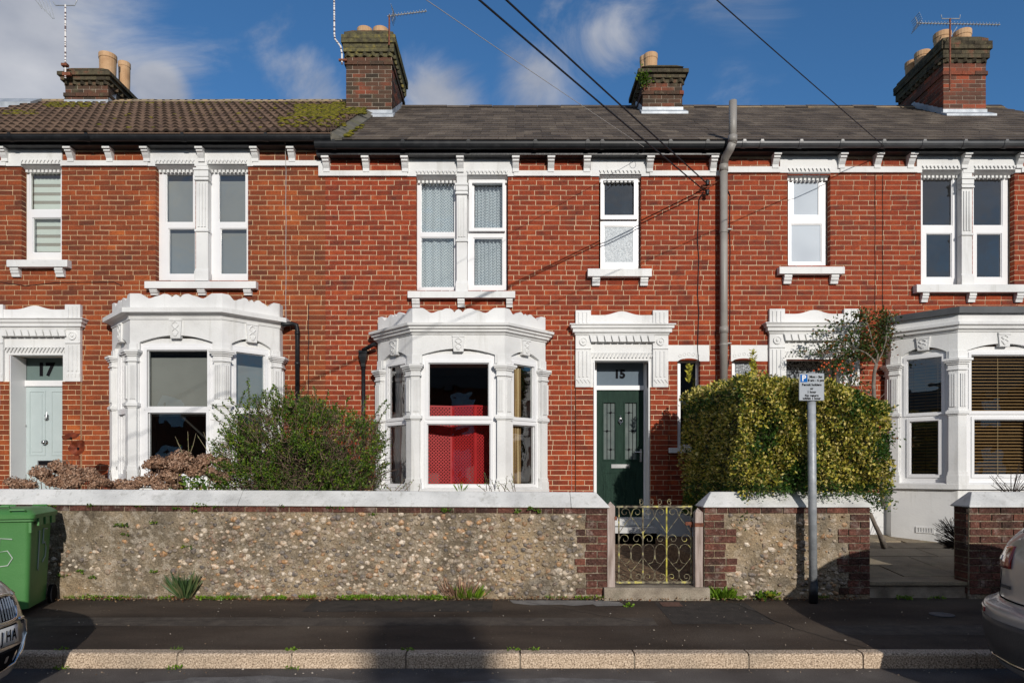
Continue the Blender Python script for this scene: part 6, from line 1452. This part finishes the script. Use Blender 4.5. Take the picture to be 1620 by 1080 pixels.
moss(r17, [(466, 532, 168, 188, 900), (525, 577, 165, 183, 500), (440, 545, 182, 204, 200), (150, 520, 168, 208, 50), (70, 145, 165, 172, 150), (0, 60, 176, 184, 60), (150, 520, 164, 167, 60)], ze17+.03, 4)
moss(r15, [(545, 556, 208, 219, 40), (556, 575, 196, 210, 25)], ze15, 5)
# weeds along the wall foot and under the coping
def zp(y): return yz(y)
wd = [(118, 20, .05, .10), (146, 26, .07, .12), (185, 40, .04, .10), (215, 20, .05, .1), (262, 14, .04, .06), (340, 60, .04, .16), (372, 60, .05, .14), (425, 30, .04, .05), (445, 25, .04, .05), (487, 50, .06, .07), (548, 40, .05, .08), (562, 50, .07, .08), (583, 40, .06, .06), (600, 40, .06, .1), (625, 40, .05, .1), (655, 30, .06, .1), (680, 40, .07, .1), (700, 40, .06, .1), (880, 18, .05, .1), (925, 20, .04, .08), (955, 20, .05, .08), (985, 18, .05, .06), (1126, 30, .06, .1), (1160, 30, .06, .1), (1300, 20, .05, .06), (1430, 30, .05, .08), (1480, 14, .05, .08)]
for i, (px, n, h, s) in enumerate(wd):
    where = 'below the long flint wall' if px < 950 else ('by the gate step' if px < 1130 else 'at the foot of the short wall')
    tuft(ORD[i]+' low weed clump from the left, '+where, X(px, -2.98), -2.985, .0, n*3, h*.8, s*.75, m_grass, w=.026, group='weeds along the foot of the wall', seed=i+20, leafy=(i % 3 != 0), asp=.12)
tuft('bright green grass clump at the foot of the long wall, right of the bay', X(742, -2.99), -3.0, 0, 150, .13, .09, m_grass, name='grass_tuft', cat='grass tuft', seed=91)
tuft('tall blue-green grass clump at the wall foot below the left hydrangeas', X(293, -2.99), -3.0, 0, 170, .24, .045, leafmat('blue_grass', [(.05, .10, .04), (.10, .17, .06), (.28, .22, .12)], [0, .7, 1]), name='grass_tuft', cat='grass tuft', seed=92, lean=.35)
tuft('dead brown weed stems at the wall foot beside the bright grass', X(728, -2.98), -2.99, 0, 120, .20, .10, m_dry, name='dead_weed', cat='dead weed', seed=93, lean=.5, asp=.05)
tuft('leafy green weed with broad leaves right of the gate step', X(1145, -3.0), -3.0, 0, 60, .12, .07, m_grass, name='weed', cat='weed', seed=94, asp=.3)
tuft('dark green broad-leaved weed left of the sign post', X(1213, -3.0), -3.0, .01, 90, .09, .08, m_bush, name='weed', cat='weed', seed=95, leafy=True, w=.05)
tuft('little light green weed growing alone in the pavement before the gate', X(994, -3.28), -3.28, yz(-3.28), 30, .035, .03, m_grass, name='weed', cat='weed', seed=96, leafy=True, w=.03)
ww = [(80, 798), (141, 797), (219, 799), (278, 803), (305, 806), (316, 798), (340, 800), (522, 800), (538, 801), (588, 812), (446, 798), (706, 806), (190, 829), (195, 843), (240, 824), (294, 863), (97, 908), (123, 902), (145, 912), (242, 902), (1040, 0)]
ww = sorted(ww[:-1])
for i, (px, py) in enumerate(ww):
    big = px in (706, 316, 190); tuft(ORD[i]+' small weed from the left rooted '+('under the coping' if py < 815 else 'among the flints')+' of the long wall', X(px, -3.0), -2.975, Z(py, -3.0)-.02, 46 if big else 18, .05 if big else .03, .05 if big else .028, m_bush, w=.024, group='weeds on the face of the long wall', seed=140+i, leafy=True)
for i, (px, py) in enumerate([(820, 806), (840, 802), (851, 806)]): tuft(['left', 'middle', 'right'][i]+' one of three small weeds under the coping near the gate', X(px, -3.0), -2.99, Z(py+4, -3.0), 24, .06, .02, m_bush, w=.024, group='weeds on the face of the long wall', seed=180+i, leafy=True)
for i, (px, n, lf) in enumerate([(98, 24, True), (280, 30, False), (462, 34, True), (645, 26, True), (811, 30, True), (842, 22, True)]):
    tuft(ORD[i]+' grass sprig from the left on top of the kerb', X(px, -4.74), -4.74, -.095, n, .035, .035, m_grass, w=.02, group='grass in the kerb joints', seed=200+i, leafy=lf)
for i, (px,) in enumerate([(98,), (277,), (462,)]): tuft(ORD[i]+' small weed from the left at the foot of the kerb face', X(px, -4.86), -4.86, -.21, 30, .03, .04, m_grass, w=.02, group='weeds in the gutter below the kerb', seed=220+i, leafy=True)
# litter of leaves and grit
P = []; r = np.random.RandomState(8)
for i in range(1500): P.append((X(60+1300*r.rand(), -2.98), -2.97-.16*r.rand()**2.2, .004+.008*r.rand()))
o = leafcloud('leaf_litter', P, [(random.gauss(0, 1), random.gauss(0, 1), .1) for p in P], .026, leafmat('fallen_leaf', [(.10, .035, .015), (.22, .09, .035), (.34, .22, .11), (.45, .36, .25)]), None, asp=.55, seed=4)
P = []
for i in range(260): y = -3.1-1.6*r.rand(); P.append((X(60+1500*r.rand(), y), y, yz(y)+.004))
for i in range(200): P.append((X(1640*r.rand(), -5.0), -4.87-.16*r.rand(), -.205))
o = leafcloud('scattered_leaves', P, [(random.gauss(0, 1), random.gauss(0, 1), .03) for p in P], .015, leafmat('pale_scrap', [(.16, .10, .06), (.36, .28, .2), (.6, .55, .48)]), None, asp=.6, seed=14, sizej=.6)

# ------------------------------------------------------------------ parking sign
YS = -3.14
t = thing('parking_sign', 'grey permit parking sign on a galvanised post before the hedge', 'parking sign', (X(1287, YS), YS, 0))
top = (X(1283.5, YS), YS, Z(590, YS)); bot = (X(1286.8, YS), YS, -.02); mid = (X(1286.3, YS), YS, Z(918, YS))
MB().tube([mid, (X(1283.5, YS), YS, Z(592, YS))], .042, 20).build('post', m_galv, t, smooth=True)
MB().tube([bot, mid], .047, 20).build('post_sleeve', m_fascia, t, smooth=True)
pl = MB(); yf = YS-.052; a0, a1, z1, z0 = X(1264, yf), X(1304, yf), Z(590, yf), Z(633.5, yf)
def rrect(x0, x1, z0, z1, r, n=5):
    out = []
    for (cx, cz, a) in ((x1-r, z1-r, 0), (x0+r, z1-r, 90), (x0+r, z0+r, 180), (x1-r, z0+r, 270)):
        out += [(cx+r*math.cos(R(a+90*k/n)), cz+r*math.sin(R(a+90*k/n))) for k in range(n+1)]
    return out
pl.prism(rrect(a0, a1, z0, z1, .012), yf, yf+.004); pb = pl.build('sign_plate', mat('sign_border_grey', [(.20, .22, .24)], 4, .95, spec=.03), t)
q = MB(); q.prism(rrect(a0+.005, a1-.005, z0+.005, z1-.005, .01), yf-.0012, yf-.0002); q.build('sign_face', mat('sign_face_grey', [(.38, .41, .44), (.44, .46, .49)], 4, .95, spec=.03), pb)
cx = (a0+a1)/2; W = a1-a0; bq = MB(); b0, b1 = a0+W*.05, a0+W*.33; bz1 = z1-.016; bz0 = bz1-(b1-b0)*1.05; bq.box(b0, b1, yf-.0024, yf-.0014, bz0, bz1); bq.build('blue_square', mat('sign_blue', [(.015, .13, .42)], 3, .95, spec=.03), pb)
text('letter_p', 'P', .082, mat('sign_white', [(.8, .8, .8)], 3, .95, spec=.03), pb, ((b0+b1)/2, yf-.003, (bz0+bz1)/2), ext=.0004, offset=.003)
rx = a0+W*.665
for (s, x, py, sz) in (('Mon - Sat', rx, 596, .034), ('8 am - 6 pm', rx, 601.5, .034), ('Permit holders', cx, 608.5, .034), ('or', cx, 614.5, .034), ('1 hour', cx, 620, .034), ('No return', cx, 625.5, .034), ('within 1 hour', cx, 630, .034)):
    text('sign_text', s, sz, m_ink, pb, (x, yf-.003, Z(py, yf)), ext=.0004, offset=.0012)
q = MB(); q.tube([(X(1283.5, YS), YS-.06, z1-.06), (X(1283.5, YS), YS+.06, z1-.06)], .06, 4) if False else q.box(X(1276, YS), X(1291, YS), YS-.05, YS+.046, z1-.09, z1-.075); q.box(X(1276, YS), X(1291, YS), YS-.05, YS+.046, z0+.06, z0+.075); q.build('clip', m_galv, t)
MB().lathe(X(1283.5, YS), YS, [(.044, Z(593, YS)), (.046, Z(591, YS)), (.03, Z(589, YS))], 16).build('post_cap', m_galv, t)

# ------------------------------------------------------------------ wheelie bin
m_bin = mat('green_bin_plastic', [(.055, .19, .05), (.075, .225, .065)], 3, .5, .15, 60, spec=.4, stain=[(5, .6, .78, .25, (.12, .2, .1)), (1.5, .55, .75, .2, (.04, .15, .045))])
m_chalk = mat('white_marker', [(.45, .5, .45)], 40, .9)
ang = R(19); bcx, bcy = -5.0, -3.50
BM = Matrix.Translation((bcx, bcy, yz(-3.3))) @ Matrix.Rotation(ang, 4, 'Z')
t = thing('wheelie_bin', 'green wheelie bin against the left end of the flint wall, chalked 15', 'wheelie bin', (bcx, bcy, 0))
def rr2(hx, hy, r, z, n=4):
    o = []
    for (sx, sy, a) in ((1, 1, 0), (-1, 1, 90), (-1, -1, 180), (1, -1, 270)):
        for k in range(n+1): o.append((sx*(hx-r)+r*math.cos(R(a+90*k/n)), sy*(hy-r)+r*math.sin(R(a+90*k/n)), z))
    return o
def loft(mb, rings):
    n = len(rings[0]); vs = [p for r_ in rings for p in r_]; fs = []
    for i in range(len(rings)-1):
        for k in range(n): fs.append((i*n+k, i*n+(k+1) % n, (i+1)*n+(k+1) % n, (i+1)*n+k))
    fs += [tuple(range(n-1, -1, -1)), tuple((len(rings)-1)*n+k for k in range(n))]; mb.add(vs, fs)
q = MB(BM); loft(q, [rr2(.235, .29, .04, .06), rr2(.27, .33, .045, .86), rr2(.275, .335, .045, .90), rr2(.30, .36, .03, .91), rr2(.30, .36, .03, .94)]); bo = q.build('bin_body', m_bin, t); smooth_by_angle(bo, 30)
q = MB(BM); loft(q, [rr2(.315, .385, .05, .935), rr2(.32, .39, .05, .975), rr2(.30, .37, .06, .995), rr2(.27, .33, .07, 1.02), rr2(.2, .26, .07, 1.03)]); lid = q.build('bin_lid', m_bin, t); smooth_by_angle(lid, 30)
q = MB(BM); 
for s in (-.14, .14): q.tube([(s-.06, .36, .99), (s-.06, .41, 1.03), (s+.06, .41, 1.03), (s+.06, .36, .99)], .012, 6)
q.tube([(-.26, .40, .97), (.26, .40, .97)], .014, 8); q.tube([(.12, -.36, 1.0), (.12, -.39, 1.022), (.24, -.39, 1.022), (.24, -.36, 1.0)], .009, 6); q.tube([(-.1, -.2, 1.03), (-.1, -.22, 1.05), (.06, -.22, 1.05), (.06, -.2, 1.03)], .009, 6); q.build('lid_handle', m_bin, t)
q = MB(BM); [q.box(.30, .318, -.25+.2*k, -.13+.2*k, .86, .935) for k in range(3)]; q.box(.262, .285, -.36, -.30, .80, .90); q.build('comb_bracket', m_bin, t)
for s in (-1, 1): MB(BM).lathe(.34, .10, [(.10, s*.27-.02), (.10, s*.27+.02)], 16, ax='x').build('bin_wheel', m_ink, t)
def stroke(pts, m, r=.007):   # pts in (along side, height) on the right-hand face
    return MB(BM).tube([(.239+.035*(zz-.06)/.8+.003, yy, zz) for yy, zz in pts], r, 5)
hw = MB(BM); sd = lambda zz: .2375+.035*(zz-.06)/.8
for pts in ([(-.08, .80), (-.075, .60), (-.08, .42), (-.06, .40)], [(.17, .80), (.05, .81), (.04, .66), (.10, .67), (.15, .62), (.14, .52), (.06, .47)]): hw.tube([(sd(zz)+.004, yy, zz) for yy, zz in pts], .0055, 4)
hw.build('chalked_number', m_chalk, t)
hw = MB(BM); fd = lambda zz: -.2925-.04*(zz-.06)/.8
for pts in ([(.12, .74), (.02, .75), (.01, .62), (.08, .63), (.12, .56), (.08, .49), (0, .48)], [(-.10, .75), (-.10, .48)]): hw.tube([(xx, fd(zz)-.004, zz) for xx, zz in pts], .0055, 4)
hw.build('chalked_number', m_chalk, t)

# ------------------------------------------------------------------ cars
def crom(P, n):
    out = []; K = len(P)
    for i in range(K):
        p0, p1, p2, p3 = P[(i-1) % K], P[i], P[(i+1) % K], P[(i+2) % K]
        for k in range(n):
            t = k/n; a = []
            for j in (0, 1):
                m1, m2 = (p2[j]-p0[j])*.5*.75, (p3[j]-p1[j])*.5*.75; h = (2*t**3-3*t*t+1, t**3-2*t*t+t, -2*t**3+3*t*t, t**3-t*t); a.append(h[0]*p1[j]+h[1]*m1+h[2]*p2[j]+h[3]*m2)
            out.append(tuple(a))
    return out
class Car:
    def __init__(s, prof, yc, hw, xm, rnd_, belt=.72, tumble=.28, sw=0.0):
        s.sw = sw
        s.prof, s.yc, s.hw, s.xm, s.rnd, s.belt, s.tumble = prof, yc, hw, xm, rnd_, belt, tumble
    def P(s, t, x, z, out=0.0):
        """t in -1..1 across the car; outline point x,z of the centre section"""
        a = abs(t); k = s.rnd*(a**2.8)*min(1, abs(x-s.xm)/1.2)*(1+s.sw*max(0, z-.3)/.4)
        x2 = x+(k if x < s.xm else -k)
        wf = 1-s.tumble*max(0, min(1, (z-s.belt)/.75))**1.2; wf *= 1-.05*max(0, (.35-z)/.5)
        z2 = z-(.05*a**4 if z > .5 else 0)
        sg = 1 if x > s.xm else -1
        return (x2+sg*out, s.yc+s.hw*t*wf, z2)
    def body(s, name, m, parent, n=5, nt=26):
        pr_ = crom(s.prof, n); K = len(pr_); ts = [math.sin(math.pi*(i/nt-.5)) for i in range(nt+1)]; q = MB()
        vs = [s.P(t, x, z) for t in ts for (x, z) in pr_]; fs = [(i*K+k, i*K+(k+1) % K, (i+1)*K+(k+1) % K, (i+1)*K+k) for i in range(nt) for k in range(K)]
        fs += [tuple(range(K)), tuple(nt*K+k for k in range(K-1, -1, -1))]; q.add(vs, fs); o = q.build(name, m, parent); smooth_by_angle(o, 40); return o
    def patch(s, name, m, parent, t0, t1, poly_fn, z0, z1, out, nt=10, nz=8, thick=.012, smooth=True):
        """plate lying on the end of the car: x found by poly_fn(z)"""
        q = MB(); 
        def col(o_): return [[s.P(t0+(t1-t0)*i/nt, poly_fn(z0+(z1-z0)*j/nz), z0+(z1-z0)*j/nz, o_) for j in range(nz+1)] for i in range(nt+1)]
        A = col(out); vs = [p for c in A for p in c]; fs = [(i*(nz+1)+j, (i+1)*(nz+1)+j, (i+1)*(nz+1)+j+1, i*(nz+1)+j+1) for i in range(nt) for j in range(nz)]
        B = [p for c in col(out-thick) for p in c]; b = len(vs); vs += B
        rim = [i*(nz+1) for i in range(nt+1)]+[nt*(nz+1)+j for j in range(1, nz+1)]+[i*(nz+1)+nz for i in range(nt-1, -1, -1)]+[j for j in range(nz-1, 0, -1)]
        for i in range(len(rim)): u, v = rim[i], rim[(i+1) % len(rim)]; fs.append((u, b+u, b+v, v))
        q.add(vs, fs); return q.build(name, m, parent, smooth=smooth)
def interp(tab):
    def f(z):
        for (za, xa), (zb3, xb) in zip(tab, tab[1:]):
            if za <= z <= zb3: return xa+(xb-xa)*(z-za)/(zb3-za)
        return tab[0][1] if z < tab[0][0] else tab[-1][1]
    return f
m_bronze = mat('bronze_silver_car_paint', [(.36, .335, .305), (.40, .37, .34)], 2, .28, metallic=.55, spec=.6, coat=.8)
m_white_car = mat('pale_grey_car_paint', [(.42, .41, .40), (.46, .45, .44)], 2, .35, metallic=.35, spec=.5, coat=.6, stain=[(6, .55, .75, .25, (.28, .26, .24))])
m_carglass = mat('dark_car_glass', [(.01, .012, .014)], 2, .06, spec=.8); m_chrome = mat('chrome', [(.7, .7, .7)], 2, .08, metallic=1)
m_plast = mat('dark_grey_bumper_plastic', [(.04, .042, .045), (.06, .06, .062)], 5, .5, .2, 80); m_lamp = mat('headlamp_glass', [(.25, .26, .27), (.5, .5, .5)], 60, .08, metallic=.5, coat=1, detail=1)
m_redlamp = mat('red_tail_lamp', [(.28, .02, .015), (.4, .04, .03)], 20, .12, coat=1); m_tyre = mat('tyre_rubber', [(.015, .015, .015), (.03, .03, .03)], 20, .9)
def wheels(t, yc, hw, xs, zc=.11, r=.32):
    for x in xs:
        for s in (-1, 1):
            y = yc+s*(hw-.10); wq = MB().lathe(x, zc, [(r-.06, y-.11), (r, y-.09), (r, y+.09), (r-.06, y+.11)], 24, ax='y').build('wheel', m_tyre, t)
            MB().lathe(x, zc, [(.20, y-.115), (.20, y+.115)], 16, ax='y').build('rim', m_steel, wq)
RX = .0
# left car, its nose at the left edge of the picture
t = thing('parked_car', 'bronze-silver car whose nose shows at the left edge beside the kerb', 'car', (-5.6, -5.95, -.2), 'cars parked along the kerb')
pL = [(-3.46, -.04), (-3.36, .04), (-3.30, .20), (-3.31, .36), (-3.34, .52), (-3.48, .64), (-3.86, .71), (-4.6, .79), (-5.3, 1.17), (-6.2, 1.24), (-7.0, 1.12), (-7.6, .74), (-7.82, .55), (-7.8, .1), (-7.6, -.04), (-6.8, -.06), (-5.6, -.06), (-4.4, -.06)]
carL = Car(pL, -6.0, .90, -5.6, .62, sw=.75); body = carL.body('car_body', m_bronze, t)
xf = interp([(-.04, -3.46), (.04, -3.36), (.20, -3.30), (.36, -3.31), (.52, -3.34), (.64, -3.48)])
carL.patch('headlamp', m_lamp, body, .40, .80, xf, .52, .635, .008); carL.patch('headlamp', m_lamp, body, -.80, -.40, xf, .50, .625, .008)
# kidney grille halves with chrome rim
for s in (1, -1):
    a, b = (.05, .34) if s > 0 else (-.34, -.05)
    g = carL.patch('grille', m_ink, body, a, b, xf, .375, .535, .004)
    q = MB(); pts = []; cxx = (a+b)/2
    for k in range(33):
        an = 2*math.pi*k/32; tt = cxx+(b-a)/2*math.copysign(abs(math.cos(an))**.6, math.cos(an)); zz = .455+.086*math.copysign(abs(math.sin(an))**.6, math.sin(an)); pts.append(carL.P(tt, xf(zz), zz, .012))
    q.tube(pts, .013, 6); q.build('grille_surround', m_chrome, g, smooth=True)
    for k in range(9): tt = a+(b-a)*(k+.5)/9; MB().tube([carL.P(tt, xf(zz), zz, .01) for zz in (.385, .455, .525)], .006, 4).build('grille_bar', m_steel, g)
carL.patch('number_plate_holder', m_ink, body, -.30, .33, xf, .215, .345, .004); npl = carL.patch('number_plate', mat('plate_white', [(.7, .7, .68)], 3, .4), body, -.285, .315, xf, .223, .337, .016, nt=10, nz=2, smooth=True)
for (ch, tt) in (('J', .115), ('H', .185), ('A', .255)):
    p = carL.P(tt, xf(.28), .28, .0185); p2 = carL.P(tt+.05, xf(.28), .28, .018); p3 = carL.P(tt-.05, xf(.28), .28, .018); yaw = math.atan2(p2[1]-p3[1], p2[0]-p3[0])
    text('plate_letter', ch, .104, m_ink, npl, p, rotz=yaw, ext=.0006, offset=.002, scl=(.72, 1, 1))
carL.patch('lower_grille', m_ink, body, -.40, .40, xf, .03, .19, .006)
q = MB(); q.tube([carL.P(tt, xf(zz), zz, .012) for tt, zz in ((.34, .365), (.44, .36), (.50, .33), (.50, .24), (.46, .14), (.38, .06), (.1, .02), (-.3, .02))], .012, 6); q.build('bumper_trim', m_chrome, body, smooth=True)
carL.patch('air_intake', m_ink, body, .56, .74, xf, .08, .19, .004)
q = MB(); pp_ = carL.P(.45, xf(.33), .33, .006); q.lathe(pp_[1], pp_[2], [(.013, pp_[0]-.01), (.013, pp_[0]+.003)], 10, ax='x'); q.build('parking_sensor', m_plast, body)
carL.patch('fog_lamp', m_lamp, body, .62, .76, xf, .22, .29, .004)
wheels(t, -6.0, .89, (-4.45, -7.0))
# right car, its tail at the right edge
t = thing('parked_car', 'pale grey estate car whose tail shows at the right edge beside the kerb', 'car', (5.6, -5.97, -.2), 'cars parked along the kerb')
pR = [(3.545, -0.06), (3.385, 0.03), (3.335, 0.18), (3.33, 0.33), (3.34, 0.4), (3.45, 0.45), (3.46, 0.6), (3.47, 0.74), (3.53, 0.88), (3.8, 1.12), (4.14, 1.37), (4.8, 1.46), (5.8, 1.44), (6.5, 1.2), (7.1, 0.84), (7.8, 0.66), (8.0, 0.5), (8.0, 0.1), (7.8, -0.06), (6.6, -0.08), (5.2, -0.08), (4.4, -0.08)]
carR = Car(pR, -5.97, .91, 5.6, .30, belt=.86); body = carR.body('car_body', m_white_car, t)
xr_ = interp([(-0.06, 3.545), (0.03, 3.385), (0.18, 3.335), (0.33, 3.33), (0.4, 3.34), (0.45, 3.45), (0.6, 3.46), (0.74, 3.47), (0.88, 3.53), (1.12, 3.8), (1.37, 4.14)])
# far side of the tail (towards the kerb) is the part in view
carR.patch('lower_bumper', m_plast, body, -.985, .985, xr_, .0, .33, .010, nt=24)
for (a, b) in ((.52, .985), (-.985, -.52)):
    tl = carR.patch('tail_lamp', m_redlamp, body, a, b, xr_, .675, .835, .014); carR.patch('clear_lens', m_lamp, tl, (a+b)/2-.04, (a+b)/2+.08, xr_, .725, .765, .018)
    carR.patch('reflector', m_redlamp, body, a+.17 if a > 0 else a, b if a > 0 else b-.17, xr_, .345, .375, .014)
carR.patch('rear_window', m_carglass, body, -.72, .72, xr_, .93, 1.30, .006, nt=16)
carR.patch('boot_seam', m_ink, body, -.74, .74, xr_, .448, .456, .004, nt=16, nz=1); 
q = MB(); q.tube([carR.P(.76, xr_(z_), z_, .002) for z_ in (.45, .5, .58, .66)], .003, 5); q.build('tailgate_seam', m_ink, body); q = MB(); q.tube([carR.P(.74, xr_(z_), z_, .002) for z_ in (.85, .92, 1.0)], .003, 5); q.build('tailgate_seam', m_ink, body)
q = MB(); q.tube([carR.P(tt, xr_(.06), .06, .02) for tt in (-.9, -.6, -.3, 0, .3, .6, .86)], .008, 6); q.build('chrome_strip', m_chrome, body, smooth=True)
for k in range(7): 
    tt = .52+.028*k; p = carR.P(tt, xr_(.545), .545, .006); MB().box(p[0]-.003, p[0]+.003, p[1]-.008, p[1]+.008, p[2]-.011, p[2]+.011).build('badge_letter', m_plast, body)
wheels(t, -5.97, .91, (4.6, 7.1), zc=.13, r=.34)

# ------------------------------------------------------------------ terrace across the street, behind the camera: mirrored in the panes and casting the long shadow
t = thing('opposite_terrace', 'brick terrace far across the street, seen only as a dark reflection in the window panes', 'terrace', (0, -29, -.3))
q = MB(); q.box(-70, 70, -35, -26.1, -.3, 5.6); q.build('wall', m_brick17, t)
q = MB(); q.prism([(-25.8, 5.5), (-30.5, 8.55), (-35.3, 5.5)], -70, 70, 'x'); q.build('roof', m_slate, t)
for (x, zt_, wd_) in ((6.22, 9.47, .85), (-10.5, 9.5, .9), (24, 9.5, .9)): MB().box(x-wd_/2, x+wd_/2, -30.9, -30.1, 7.5, zt_).build('chimney', m_brickchim, t)
q = MB(); [q.box(x, x+1.1, -26.1, -26.04, z_, z_+1.5) for x in range(-60, 60, 3) for z_ in (.9, 3.6)]; q.build('windows', m_upvc, t)
